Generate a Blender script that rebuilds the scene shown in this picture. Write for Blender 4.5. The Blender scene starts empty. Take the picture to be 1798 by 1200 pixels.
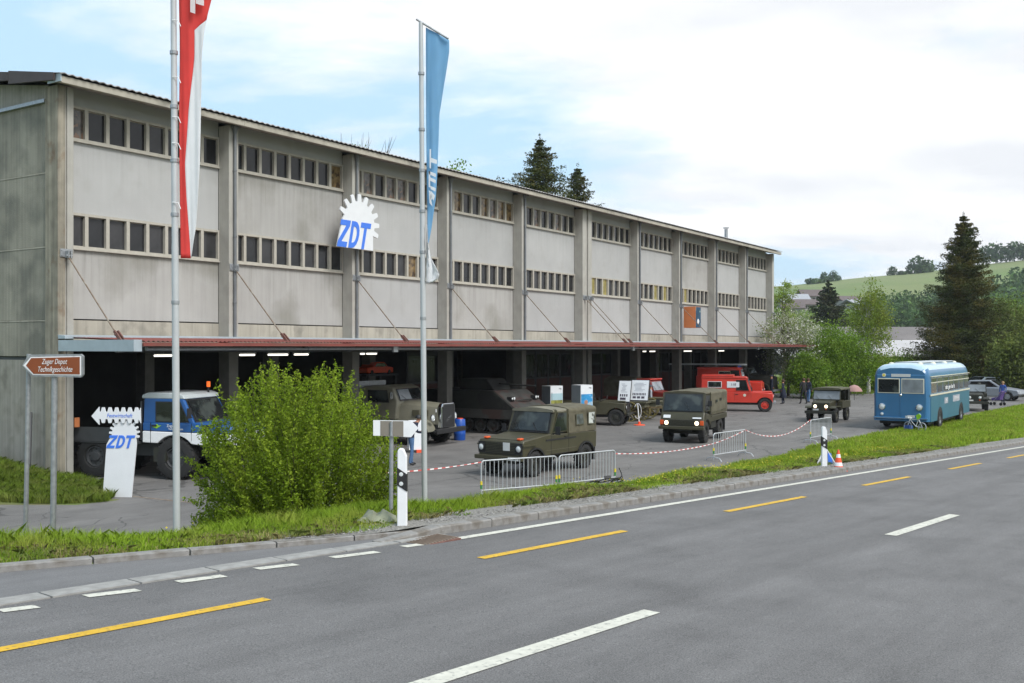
import bpy, bmesh, math, random
import numpy as np
from mathutils import Vector, Matrix
random.seed(7); np.random.seed(7)
SC = bpy.context.scene
COL = SC.collection
PI = math.pi
F = 1750.0            # focal length in pixels of the 1798 px wide photograph
EYE = 3.73            # camera height above the yard (yard is z = 0)
# ------------------------------------------------------------------ camera
cd = bpy.data.cameras.new('camera'); cam = bpy.data.objects.new('camera', cd); COL.objects.link(cam)
cam.location = (0, 0, EYE); cam.rotation_euler = (PI/2, 0, 0)
cd.sensor_width = 36; cd.lens = 36*F/1798; cd.shift_y = 10/1798
cd.clip_start = .1; cd.clip_end = 6000
SC.camera = cam
# ------------------------------------------------------------------ light
SUN_EL, SUN_AZ = math.radians(50), math.radians(138)      # azimuth clockwise from +Y: behind the camera, to the right
w = bpy.data.worlds.new("World"); SC.world = w; w.use_nodes = True
nt = w.node_tree; nt.nodes.clear(); N = nt.nodes.new; Lk = nt.links.new
out = N('ShaderNodeOutputWorld'); bg = N('ShaderNodeBackground'); bg.inputs[1].default_value = .1
sky = N('ShaderNodeTexSky'); sky.sky_type = 'NISHITA'; sky.sun_disc = False
sky.sun_elevation = SUN_EL; sky.sun_rotation = SUN_AZ; sky.air_density = 1.1; sky.dust_density = 1.5; sky.ozone_density = 1.5
tc = N('ShaderNodeTexCoord'); sx = N('ShaderNodeSeparateXYZ'); Lk(tc.outputs['Generated'], sx.inputs[0])
def wmath(op, a, b=None):
    m = N('ShaderNodeMath'); m.operation = op
    for i, v in enumerate((a, b)):
        if v is None: continue
        if isinstance(v, (int, float)): m.inputs[i].default_value = v
        else: Lk(v, m.inputs[i])
    return m.outputs[0]
zz = wmath('ADD', wmath('MAXIMUM', sx.outputs[2], 0.0), .22)
cx = N('ShaderNodeCombineXYZ'); Lk(wmath('DIVIDE', sx.outputs[0], zz), cx.inputs[0]); Lk(wmath('DIVIDE', sx.outputs[1], zz), cx.inputs[1])
mp = N('ShaderNodeMapping'); mp.inputs['Scale'].default_value = (.95, 1.5, 1); mp.inputs['Rotation'].default_value = (0, 0, .5); mp.inputs['Location'].default_value = (3.15, 1.4, 0)
Lk(cx.outputs[0], mp.inputs[0])
n1 = N('ShaderNodeTexNoise'); n1.inputs['Scale'].default_value = .62; n1.inputs['Detail'].default_value = 9; n1.inputs['Roughness'].default_value = .6; n1.inputs['Distortion'].default_value = .35
Lk(mp.outputs[0], n1.inputs[0])
CLOUD_RAMP = N('ShaderNodeValToRGB'); CLOUD_RAMP.color_ramp.elements[0].position = .42; CLOUD_RAMP.color_ramp.elements[1].position = .55
# the cloud deck is denser to the right of the view (east), thinner to the left
cov = wmath('ADD', n1.outputs[0], wmath('MULTIPLY', sx.outputs[0], .11))
Lk(cov, CLOUD_RAMP.inputs[0])
n2 = N('ShaderNodeTexNoise'); n2.inputs['Scale'].default_value = 1.7; n2.inputs['Detail'].default_value = 6
Lk(mp.outputs[0], n2.inputs[0])
cr2 = N('ShaderNodeValToRGB'); cr2.color_ramp.elements[0].position = .36; cr2.color_ramp.elements[1].position = .6
cr2.color_ramp.elements[0].color = (5.8, 5.95, 6.2, 1); cr2.color_ramp.elements[1].color = (7.6, 7.6, 7.6, 1)
Lk(n2.outputs[0], cr2.inputs[0])
# thin veil over the blue: the photograph's sky is pale
veil = N('ShaderNodeMix'); veil.data_type = 'RGBA'; veil.inputs[0].default_value = .8
Lk(sky.outputs[0], veil.inputs[6]); veil.inputs[7].default_value = (3.9, 5.7, 7.2, 1)
mx = N('ShaderNodeMix'); mx.data_type = 'RGBA'
Lk(CLOUD_RAMP.outputs[0], mx.inputs[0]); Lk(veil.outputs[2], mx.inputs[6]); Lk(cr2.outputs[0], mx.inputs[7])
Lk(mx.outputs[2], bg.inputs[0]); Lk(bg.outputs[0], out.inputs[0])
sd = bpy.data.lights.new('sun', 'SUN'); sd.energy = 2.3; sd.angle = math.radians(24); sd.color = (1, .975, .94)
sun = bpy.data.objects.new('sun', sd); COL.objects.link(sun)
sdir = Vector((math.sin(SUN_AZ)*math.cos(SUN_EL), math.cos(SUN_AZ)*math.cos(SUN_EL), math.sin(SUN_EL)))
sun.rotation_euler = (-sdir).to_track_quat('-Z', 'Y').to_euler(); sun.location = (20, -20, 40)
vs = SC.view_settings; vs.view_transform = 'Standard'; vs.look = 'None'; vs.gamma = 1; vs.exposure = 0.7; vs.use_curve_mapping = False
# ------------------------------------------------------------------ materials
def mat(name, c, rough=.7, metal=0, var=.12, scale=3, bump=0, bscale=60, spec=.5, emit=None, es=1, coat=0, streak=0, c2=None, c2t=(.5, .7), c2scale=1.5, detail=5, alpha=None, rpi=0):
    m = bpy.data.materials.new(name); m.use_nodes = True
    t = m.node_tree; b = t.nodes['Principled BSDF']
    b.inputs['Roughness'].default_value = rough; b.inputs['Metallic'].default_value = metal
    b.inputs['Specular IOR Level'].default_value = spec
    if coat: b.inputs['Coat Weight'].default_value = coat; b.inputs['Coat Roughness'].default_value = .15
    if emit: b.inputs['Emission Color'].default_value = (*emit, 1); b.inputs['Emission Strength'].default_value = es
    n, l = t.nodes.new, t.links.new
    tc = n('ShaderNodeTexCoord')
    def mixc(fac, a, bb):
        x = n('ShaderNodeMix'); x.data_type = 'RGBA'; l(fac, x.inputs[0])
        for i, v in ((6, a), (7, bb)):
            if isinstance(v, tuple): x.inputs[i].default_value = (*v[:3], 1)
            else: l(v, x.inputs[i])
        return x.outputs[2]
    def noise(s, d=detail, stretch=None):
        q = n('ShaderNodeTexNoise'); q.inputs['Scale'].default_value = s; q.inputs['Detail'].default_value = d
        if stretch:
            mm = n('ShaderNodeMapping'); mm.inputs['Scale'].default_value = stretch; l(tc.outputs['Object'], mm.inputs[0]); l(mm.outputs[0], q.inputs[0])
        else: l(tc.outputs['Object'], q.inputs[0])
        return q.outputs[0]
    def ramp(v, a, b2):
        r = n('ShaderNodeMapRange'); r.inputs[1].default_value = a; r.inputs[2].default_value = b2; l(v, r.inputs[0]); return r.outputs[0]
    lo = tuple(max(0, x*(1-var)) for x in c); hi = tuple(min(1, x*(1+var)) for x in c)
    col = mixc(ramp(noise(scale), .3, .7), lo, hi)
    if c2: col = mixc(ramp(noise(c2scale, 8), *c2t), col, c2)
    if streak:
        s = noise(1, 6, (9, 9, .25)); dk = n('ShaderNodeMix'); dk.data_type = 'RGBA'; dk.blend_type = 'MULTIPLY'; dk.inputs[0].default_value = 1
        l(col, dk.inputs[6]); g = n('ShaderNodeMapRange'); g.inputs[1].default_value = .35; g.inputs[2].default_value = .62; g.inputs[3].default_value = 1-streak; g.inputs[4].default_value = 1; l(s, g.inputs[0])
        cc = n('ShaderNodeCombineColor'); [l(g.outputs[0], cc.inputs[i]) for i in range(3)]; l(cc.outputs[0], dk.inputs[7]); col = dk.outputs[2]
    if rpi:
        ge = n('ShaderNodeNewGeometry'); dk = n('ShaderNodeMix'); dk.data_type = 'RGBA'; dk.blend_type = 'MULTIPLY'; dk.inputs[0].default_value = 1; l(col, dk.inputs[6])
        g = n('ShaderNodeMapRange'); g.inputs[3].default_value = 1-rpi; g.inputs[4].default_value = 1+rpi; l(ge.outputs['Random Per Island'], g.inputs[0])
        cc = n('ShaderNodeCombineColor'); [l(g.outputs[0], cc.inputs[i]) for i in range(3)]; l(cc.outputs[0], dk.inputs[7]); col = dk.outputs[2]
    l(col, b.inputs['Base Color'])
    if bump:
        bn = n('ShaderNodeBump'); bn.inputs['Strength'].default_value = bump; bn.inputs['Distance'].default_value = .02; l(noise(bscale, 6), bn.inputs['Height']); l(bn.outputs[0], b.inputs['Normal'])
    return m
def leafmat(name, c, c2=None, scale=.8, rpi=.35, trans=.35, var=.25):
    m = mat(name, c, rough=.6, var=var, scale=scale, spec=.15, c2=c2, c2t=(.48, .62), c2scale=scale*1.7, rpi=rpi)
    t = m.node_tree; b = t.nodes['Principled BSDF']; o = t.nodes['Material Output']
    src = b.inputs['Base Color'].links[0].from_socket
    tr = t.nodes.new('ShaderNodeBsdfTranslucent'); t.links.new(src, tr.inputs[0])
    ms = t.nodes.new('ShaderNodeMixShader'); ms.inputs[0].default_value = trans
    t.links.new(b.outputs[0], ms.inputs[1]); t.links.new(tr.outputs[0], ms.inputs[2]); t.links.new(ms.outputs[0], o.inputs[0])
    return m
M = {}
M['panel'] = mat('facade_panel_render', (.37, .374, .37), .85, var=.05, scale=.9, bump=.25, bscale=40, streak=.015, c2=(.31, .31, .295), c2t=(.56, .9), c2scale=1.3)
M['panel_dirty'] = mat('stained_panel_render', (.365, .36, .345), .85, var=.06, scale=1.0, bump=.25, bscale=40, streak=.07, c2=(.25, .245, .22), c2t=(.5, .66), c2scale=.38)
M['conc'] = mat('precast_concrete', (.375, .365, .33), .88, var=.08, scale=2.2, bump=.35, bscale=50, streak=.08, c2=(.31, .30, .27), c2t=(.5, .8))
M['conc_ledge'] = mat('ledge_concrete', (.38, .355, .30), .88, var=.10, scale=1.5, bump=.3, streak=.1, c2=(.24, .225, .19), c2t=(.55, .7), c2scale=1.2)
M['conc_side'] = mat('weathered_gable_concrete', (.28, .265, .22), .9, var=.14, scale=1.3, bump=.5, bscale=35, streak=.2, c2=(.17, .165, .14), c2t=(.45, .65), c2scale=.9)
M['conc_side_low'] = mat('plinth_concrete', (.30, .285, .25), .9, var=.14, scale=1.5, bump=.4, streak=.2, c2=(.2, .19, .16), c2t=(.5, .7))
M['corner'] = mat('corner_column_concrete', (.29, .265, .21), .9, var=.2, scale=2.5, bump=.5, streak=.4, c2=(.2, .13, .08), c2t=(.56, .66), c2scale=1.2)
M['frame'] = mat('window_frame_paint', (.39, .37, .32), .7, var=.1, scale=6, bump=.1)
M['soffit'] = mat('soffit_board', (.29, .28, .25), .85, var=.12, scale=.8)
M['brown_trim'] = mat('brown_trim', (.05, .035, .032), .6, var=.15)
M['roof_sheet'] = mat('corrugated_roof_sheet', (.34, .33, .33), .75, var=.2, scale=2, c2=(.15, .14, .13), c2t=(.5, .7))
M['red_sheet'] = mat('red_corrugated_sheet', (.19, .048, .038), .7, var=.15, scale=2, c2=(.16, .06, .045), c2t=(.5, .7))
M['pole'] = mat('painted_pole', (.44, .46, .47), .45, metal=.15, var=.06, scale=3)
M['galv'] = mat('galvanised_steel', (.33, .345, .36), .42, metal=.6, var=.16, scale=14)
M['galv_light'] = mat('pale_sheet_metal', (.36, .42, .46), .5, metal=.2, var=.08)
M['pipe'] = mat('grey_downpipe', (.16, .17, .18), .5, metal=.3, var=.12)
M['rust'] = mat('rusty_steel', (.17, .125, .09), .85, var=.3, scale=9, c2=(.26, .23, .19), c2t=(.5, .65), c2scale=5)
M['rust_red'] = mat('red_rust_steel', (.15, .07, .055), .8, var=.3, scale=9)
M['dark_wall'] = mat('dark_hall_wall', (.035, .033, .03), .9, var=.25, scale=1)  # gloom of the hall put into a near-black wall colour
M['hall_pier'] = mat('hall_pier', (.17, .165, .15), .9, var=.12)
M['door_red'] = mat('dark_red_gate', (.07, .02, .014), .6, var=.15)
M['grey_dark'] = mat('dark_grey_steel', (.05, .052, .055), .6, var=.15)
def glass(name, c=(.015, .017, .02), rough=.06, spec=.6):
    return mat(name, c, rough, var=.35, scale=1.5, spec=spec)
M['glass_a'] = glass('dark_window_glass', (.022, .023, .025), .1, .35); M['glass_b'] = glass('grey_window_glass', (.04, .04, .042), .1, .35)
M['glass_wood'] = mat('window_glass_before_boards', (.19, .13, .06), .15, var=.5, scale=5, c2=(.06, .04, .025), c2t=(.5, .6), c2scale=4)
M['glass_curt'] = mat('window_glass_before_stored_goods', (.10, .09, .08), .15, var=.6, scale=4, c2=(.2, .12, .08), c2t=(.55, .6), c2scale=5)
M['glass_yel'] = mat('window_glass_before_lamp_light', (.16, .14, .05), .15, var=.5, scale=3, emit=(.9, .75, .25), es=.10)
M['carglass'] = glass('vehicle_glass', (.014, .017, .018), .05, .35)
M['carglass'] = mat('vehicle_glass', (.014, .017, .018), .05, var=.4, scale=2, spec=.5, c2=(.055, .065, .06), c2t=(.52, .6), c2scale=1.3)  # lighter noise patches paint tree reflections into the glass colour
M['carglass_pale'] = mat('glass_painted_reflection', (.2, .22, .24), .08, var=.3, scale=2)  # pale reflection painted in as the base colour
M['olive'] = mat('olive_paint', (.046, .042, .021), .42, var=.14, scale=3, bump=.05)
M['olive_dk'] = mat('dark_olive_paint', (.02, .02, .014), .55, var=.2, scale=3)
M['olive_lt'] = mat('pale_olive_paint', (.09, .085, .055), .42, var=.1, scale=3)
M['olive_grey'] = mat('olive_grey_paint', (.17, .165, .125), .4, var=.1, scale=3)
M['canvas'] = mat('olive_canvas', (.105, .095, .062), .9, var=.16, scale=4, bump=.5, bscale=14, c2=(.07, .062, .038), c2t=(.45, .65), c2scale=3)
M['canvas_lt'] = mat('canvas_painted_skylight', (.17, .16, .12), .9, var=.14, scale=4, bump=.4, bscale=14)  # paler copy of the canvas: skylight on the roof put into its colour
M['canvas_dk'] = mat('dark_olive_canvas', (.085, .082, .05), .9, var=.18, scale=4, bump=.4, bscale=25)
M['interior'] = mat('pale_interior', (.2, .2, .18), .8)
M['tyre'] = mat('tyre_rubber', (.018, .018, .018), .85, var=.25, scale=12, bump=.3)
M['black'] = mat('black_plastic', (.014, .014, .015), .55, var=.2)
M['chrome'] = mat('chrome', (.6, .62, .65), .15, metal=1, var=.05)
M['lamp'] = mat('headlamp_glass', (.55, .58, .58), .12, var=.1, spec=.8)
M['lamp_on'] = mat('lit_headlamp', (.8, .75, .6), .2, emit=(1, .8, .5), es=2.2, var=.02)
M['amber'] = mat('orange_indicator', (.6, .09, .02), .25, var=.1)
M['white'] = mat('white_paint', (.72, .73, .74), .5, var=.05, scale=4)
M['white_clean'] = mat('white_board', (.66, .68, .7), .45, var=.03)
M['plate'] = mat('number_plate', (.55, .56, .55), .4, var=.05)
M['blue_sign'] = mat('sign_blue', (.045, .17, .68), .45, var=.04)
M['fire_red'] = mat('fire_engine_red', (.55, .035, .018), .3, var=.08, coat=.5)
M['dark_red'] = mat('dark_red_paint', (.16, .014, .01), .4, var=.12)
M['bus_blue'] = mat('bus_blue_paint', (.026, .13, .27), .34, var=.1, scale=1, coat=.3)
M['bus_side'] = mat('bus_faded_blue_paint', (.03, .125, .19), .45, var=.1, scale=1)
M['bus_roof'] = mat('bus_roof_paint', (.1, .26, .46), .3, var=.1, coat=.3)
M['bus_top'] = mat('bus_roof_deck', (.42, .46, .47), .45, var=.1)
M['cream'] = mat('cream_trim', (.6, .58, .47), .4, var=.05)
M['skin'] = mat('skin', (.36, .17, .1), .6, var=.08)
M['jeans'] = mat('blue_denim', (.07, .14, .27), .9, var=.2, scale=12)
M['navy'] = mat('navy_cloth', (.012, .016, .035), .9, var=.2, scale=10)
M['shirt_grey'] = mat('grey_shirt', (.3, .32, .36), .9, var=.1)
M['blk_cloth'] = mat('black_cloth', (.014, .014, .016), .9, var=.2)
M['jacket_blue'] = mat('blue_jacket', (.03, .08, .3), .8, var=.15)
M['tan'] = mat('tan_cloth', (.3, .2, .1), .9, var=.15)
M['hair'] = mat('brown_hair', (.06, .03, .015), .8, var=.3)
M['barrel'] = mat('blue_barrel_plastic', (.01, .07, .34), .35, var=.08)
M['sign_brown'] = mat('sign_brown', (.20, .05, .012), .5, var=.05)
M['orange'] = mat('cone_orange', (.75, .09, .03), .5, var=.08)
M['orange_box'] = mat('orange_panel', (.6, .2, .07), .55, var=.06)
M['flag_red'] = leafmat('red_flag_cloth', (.82, .11, .10), None, 3, 0, .5, .06)
M['flag_white'] = leafmat('white_flag_cloth', (.86, .87, .88), None, 3, 0, .5, .02)
M['flag_blue'] = leafmat('blue_flag_cloth', (.27, .52, .74), None, 2, 0, .5, .06)
M['yellow'] = mat('yellow_paint', (.7, .55, .03), .6, var=.1); M['green'] = mat('green_plastic', (.03, .2, .05), .6, var=.1)
M['tube_light'] = mat('fluorescent_tube', (.9, .9, .85), .4, emit=(1, .95, .85), es=1.1, var=.01)
M['beacon'] = mat('orange_beacon', (.8, .15, .02), .3, emit=(1, .15, .02), es=.5, var=.05)
M['trunk'] = mat('tree_bark', (.07, .055, .04), .9, var=.3, scale=6, bump=.6, bscale=20)
M['birch_bark'] = mat('birch_bark', (.42, .42, .38), .8, var=.3, scale=5, c2=(.1, .09, .08), c2t=(.6, .64), c2scale=4)
M['wood'] = mat('old_cart_wood', (.15, .11, .055), .8, var=.3, scale=8)
M['spoke'] = mat('yellow_olive_wood', (.2, .17, .06), .8, var=.2, scale=8)
M['print_dark'] = mat('dark_print', (.06, .05, .07), .6, var=.4, scale=9)
M['print_blue'] = mat('blue_picture_print', (.03, .25, .52), .4, var=.5, scale=3, c2=(.35, .45, .5), c2t=(.55, .62), c2scale=3)
M['print_sky'] = mat('sky_picture_print', (.35, .5, .55), .5, var=.1)
M['print_field'] = mat('field_picture_print', (.22, .22, .05), .5, var=.5, scale=6)
M['grey_panel'] = mat('grey_display_side', (.17, .19, .21), .5, var=.06)
# ------------------------------------------------------------------ mesh builder
class MB:
    def __init__(s): s.v = []; s.f = []; s.m = []; s.mats = []; s.cur = 0
    def use(s, m):
        m = M[m] if isinstance(m, str) else m
        if m not in s.mats: s.mats.append(m)
        s.cur = s.mats.index(m); return s
    def add(s, vs, fs):
        o = len(s.v); s.v += [tuple(p) for p in vs]
        for f in fs: s.f.append(tuple(i+o for i in f)); s.m.append(s.cur)
        return s
    def box(s, x0, x1, y0, y1, z0, z1, mtx=None):
        vs = [Vector((x, y, z)) for z in (z0, z1) for y in (y0, y1) for x in (x0, x1)]
        if mtx: vs = [mtx @ v for v in vs]
        return s.add(vs, [(0, 2, 3, 1), (4, 5, 7, 6), (0, 1, 5, 4), (2, 6, 7, 3), (0, 4, 6, 2), (1, 3, 7, 5)])
    def prism(s, pts, lo, hi, axis='y', ins=0, mtx=None):
        n = len(pts)
        def P(p, h):
            if axis == 'y': q = Vector((p[0], h, p[1]))
            elif axis == 'x': q = Vector((h, p[0], p[1]))
            else: q = Vector((p[0], p[1], h))
            return mtx @ q if mtx else q
        vs = [P(p, lo) for p in pts] + [P(p, hi) for p in pts]
        fs = [tuple(range(n))[::-1], tuple(range(n, 2*n))] + [(i, (i+1) % n, n+(i+1) % n, n+i) for i in range(n)]
        return s.add(vs, fs)
    def cyl(s, p0, p1, r0, r1=None, n=12, caps=True):
        r1 = r0 if r1 is None else r1
        p0, p1 = Vector(p0), Vector(p1); d = (p1-p0).normalized()
        a = d.orthogonal().normalized(); b = d.cross(a)
        vs = []
        for p, r in ((p0, r0), (p1, r1)):
            for i in range(n):
                t = 2*PI*i/n; vs.append(p+a*math.cos(t)*r+b*math.sin(t)*r)
        fs = [(i, (i+1) % n, n+(i+1) % n, n+i) for i in range(n)]
        if caps: fs += [tuple(range(n))[::-1], tuple(range(n, 2*n))]
        return s.add(vs, fs)
    def tube(s, pts, r, n=8):
        pts = [Vector(p) for p in pts]
        rs = r if isinstance(r, (list, tuple)) else [r]*len(pts)
        vs = []; a = None
        for i, p in enumerate(pts):
            d = (pts[min(i+1, len(pts)-1)]-pts[max(i-1, 0)]).normalized()
            if a is None: a = d.orthogonal().normalized()
            else: a = (a-d*a.dot(d)).normalized()
            b = d.cross(a)
            for k in range(n):
                t = 2*PI*k/n; vs.append(p+(a*math.cos(t)+b*math.sin(t))*rs[i])
        fs = []
        for i in range(len(pts)-1):
            for k in range(n): fs.append((i*n+k, i*n+(k+1) % n, (i+1)*n+(k+1) % n, (i+1)*n+k))
        fs += [tuple(range(n))[::-1], tuple(range((len(pts)-1)*n, len(pts)*n))]
        return s.add(vs, fs)
    def lathe(s, prof, n=20, mtx=None, closed=False):      # prof: (radius, height along local y axis)
        vs = []
        for r, h in prof:
            for i in range(n):
                t = 2*PI*i/n; q = Vector((math.cos(t)*r, h, math.sin(t)*r)); vs.append(mtx @ q if mtx else q)
        m = len(prof); fs = []
        for j in range(m if closed else m-1):
            for i in range(n): fs.append((j*n+i, j*n+(i+1) % n, ((j+1) % m)*n+(i+1) % n, ((j+1) % m)*n+i))
        return s.add(vs, fs)
    def loft(s, secs, closed=True, caps=True):
        n = len(secs[0]); vs = [p for q in secs for p in q]; fs = []
        for j in range(len(secs)-1):
            for i in range(n if closed else n-1): fs.append((j*n+i, j*n+(i+1) % n, (j+1)*n+(i+1) % n, (j+1)*n+i))
        if caps and closed: fs += [tuple(range(n))[::-1], tuple(range((len(secs)-1)*n, len(secs)*n))]
        return s.add(vs, fs)
    def grid(s, rows): return s.loft(rows, closed=False, caps=False)
    def build(s, name, parent=None, loc=None, rotz=0, smooth=False, bevel=0, seg=2, recalc=True):
        me = bpy.data.meshes.new(name); me.from_pydata(s.v, [], s.f)
        for m in s.mats: me.materials.append(m)
        me.polygons.foreach_set('material_index', s.m)
        if recalc:
            bm = bmesh.new(); bm.from_mesh(me); bmesh.ops.recalc_face_normals(bm, faces=bm.faces); bm.to_mesh(me); bm.free()
        if smooth:
            me.polygons.foreach_set('use_smooth', [True]*len(me.polygons))
            try: me.set_sharp_from_angle(angle=math.radians(smooth if smooth > 1 else 40))
            except Exception: pass
        o = bpy.data.objects.new(name, me); COL.objects.link(o)
        if parent is not None: o.parent = parent
        if loc is not None: o.location = loc
        if rotz: o.rotation_euler.z = rotz
        if bevel:
            b = o.modifiers.new('bevel', 'BEVEL'); b.width = bevel; b.segments = seg; b.limit_method = 'ANGLE'; b.angle_limit = math.radians(35)
            b.harden_normals = False
        return o
def tag(o, label=None, cat=None, group=None, kind=None):
    if label: o['label'] = label
    if cat: o['category'] = cat
    if group: o['group'] = group
    if kind: o['kind'] = kind
    return o
def thing(name, label, cat, loc=(0, 0, 0), rz=0, group=None):
    o = bpy.data.objects.new(name, None); COL.objects.link(o); o.location = loc; o.rotation_euler = (0, 0, rz); o.empty_display_size = .2
    return tag(o, label, cat, group)
def dup(o, parent=None):
    c = o.copy(); COL.objects.link(c)
    if parent is not None: c.parent = parent
    for ch in [x for x in bpy.data.objects if x.parent == o]: dup(ch, c)
    return c
def inst(src, parent, loc, rotz=None, scale=None):
    c = src.copy(); COL.objects.link(c); c.parent = parent; c.location = loc
    if rotz is not None: c.rotation_euler.z = rotz
    if scale is not None: c.scale = scale
    return c
def at(px, py, Y): return Vector(((px-899)/F*Y, Y, EYE-(py-610)/F*Y))
def gnd(px, py, h=0.0):
    Y = F*(EYE-h)/(py-610); return Vector(((px-899)/F*Y, Y, h))
def text(body, size, m, parent, mtx, name='lettering', shear=0, xs=1, ext=.002, align='CENTER', bold=0, spacing=1, label=None):
    cu = bpy.data.curves.new(name, 'FONT'); cu.body = body; cu.size = size; cu.shear = shear; cu.extrude = ext; cu.align_x = align; cu.align_y = 'CENTER'
    cu.offset = bold; cu.space_character = spacing; cu.resolution_u = 3
    tmp = bpy.data.objects.new('tmp', cu); COL.objects.link(tmp); bpy.context.view_layer.update()
    me = bpy.data.meshes.new_from_object(tmp.evaluated_get(bpy.context.evaluated_depsgraph_get()))
    bpy.data.objects.remove(tmp); bpy.data.curves.remove(cu)
    me.transform(Matrix.Diagonal((xs, 1, 1, 1))); me.transform(mtx); me.name = name
    me.materials.clear(); me.materials.append(M[m] if isinstance(m, str) else m)
    o = bpy.data.objects.new(name, me); COL.objects.link(o); o.parent = parent
    if label: o['label'] = label
    return o
def face_mtx(origin, right, up):       # text/flat shapes drawn in local xy, standing in the world
    r = Vector(right).normalized(); u = Vector(up).normalized(); n = r.cross(u)
    return Matrix(((r.x, u.x, n.x, origin[0]), (r.y, u.y, n.y, origin[1]), (r.z, u.z, n.z, origin[2]), (0, 0, 0, 1)))
def quads_obj(name, cen, nrm_up, wid, hei, m, parent=None, tri=False):
    """many small leaf-like faces: cen (N,3), two axis vectors (N,3) each scaled"""
    a, b = nrm_up; n = len(cen)
    A = a*wid[:, None]; B = b*hei[:, None]
    v = np.empty((n, 4, 3)); v[:, 0] = cen-B; v[:, 1] = cen+A*.5; v[:, 2] = cen+B; v[:, 3] = cen-A*.5
    me = bpy.data.meshes.new(name)
    me.vertices.add(n*4); me.vertices.foreach_set('co', v.reshape(-1).astype(np.float32))
    me.loops.add(n*4); me.loops.foreach_set('vertex_index', np.arange(n*4, dtype=np.int32))
    me.polygons.add(n); me.polygons.foreach_set('loop_start', np.arange(0, n*4, 4, dtype=np.int32)); me.polygons.foreach_set('loop_total', np.full(n, 4, dtype=np.int32))
    me.update(calc_edges=True); me.materials.append(m)
    o = bpy.data.objects.new(name, me); COL.objects.link(o)
    if parent is not None: o.parent = parent
    return o
def rand_axes(n, upbias=0.0, rs=np.random):
    a = rs.normal(size=(n, 3)); a /= np.linalg.norm(a, axis=1)[:, None]
    b = rs.normal(size=(n, 3)); b[:, 2] += upbias; b -= a*(a*b).sum(1)[:, None]; b /= np.linalg.norm(b, axis=1)[:, None]
    return a, b
# ------------------------------------------------------------------ frames of reference
TH = math.atan(1149/1750.0)
BD = Vector((math.sin(TH), math.cos(TH), 0)); BN = Vector((-math.cos(TH), math.sin(TH), 0))
B0 = BD*16.9+BN*26.03; BROT = PI/2-TH
def bp(a, b, z=0): return B0+BD*a+BN*b+Vector((0, 0, z))            # building coordinates
RF = math.radians(38.97); RD = Vector((math.sin(RF), math.cos(RF), 0)); RS = Vector((math.cos(RF), -math.sin(RF), 0))
def zr(t): return 1.78-.0404*t if t < 75 else 1.78-.0404*75-.012*(min(t, 300)-75)
def rp(s, t, dz=0.0): p = RD*t+RS*s; return Vector((p.x, p.y, zr(t)+dz))
def road_st(px, py):
    k = (px-899)/F; D = (py-610)/F; c, S = math.cos(RF), math.sin(RF); tz = k*S+c
    Z = 1.95/(D-.0404*tz); return (Z*(k*c-S), Z*tz)
# ================================================================== ground
def smooth(x): x = max(0., min(1., x)); return x*x*(3-2*x)
VERGE, FOOT = -9.3, -14.3
def kerb_s(t):      # outer kerb line: straight along the road, flaring away at the driveway on the left
    if t > 9.0: return -8.62
    if t > 4.3: return -8.62-(9.0-t)*.235
    return -9.72-(4.3-t)*.26-(4.3-t)**2*.02 if t > -6 else -14.5
def far_drop(t): return smooth((t-75)/60)
def gz(s, t):
    r = zr(t)
    ks = kerb_s(t)
    if s > ks+.25:
        base = r-.06
        if s > 2.5: base -= .3*smooth((s-2.5)/3)
        return base
    v = ks-.7
    top = r+.04+.05*smooth((t-8.4)/.8)+.05*math.sin(t*1.3+s)*smooth((ks-s)/1.5)
    foot = min(FOOT, ks-4.2)
    if s > v: return top if s < ks-.02 else r-.04
    y = -.03
    u = smooth((v-s)/(v-foot))
    return top*(1-u)+y*u
tt = list(np.arange(-30, 60, .5))+list(np.arange(60, 120, 3))+list(np.arange(120, 420, 20))+[500, 700, 1000, 1400, 1900]
tt = [-400, -150, -60]+tt
ssv = [-1900, -1200, -700, -400, -250, -150, -90, -60, -40, -28, -22, -18, -16]+list(np.arange(-15, -8, .2))+[-8, -7, -4, 0, 2.5, 3.2, 4, 5, 6, 10, 20, 60, 150, 400, 1200]
b = MB()
M['soil'] = mat('grass_ground', (.11, .15, .03), .95, var=.3, scale=2, bump=.4, bscale=30, c2=(.12, .10, .05), c2t=(.5, .7), c2scale=.7)
b.use('soil')
b.grid([[(lambda p: (p.x, p.y, gz(s, t)))(RD*t+RS*s) for s in ssv] for t in tt])
g = b.build('ground', smooth=True, recalc=False); tag(g, kind='structure')
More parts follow.
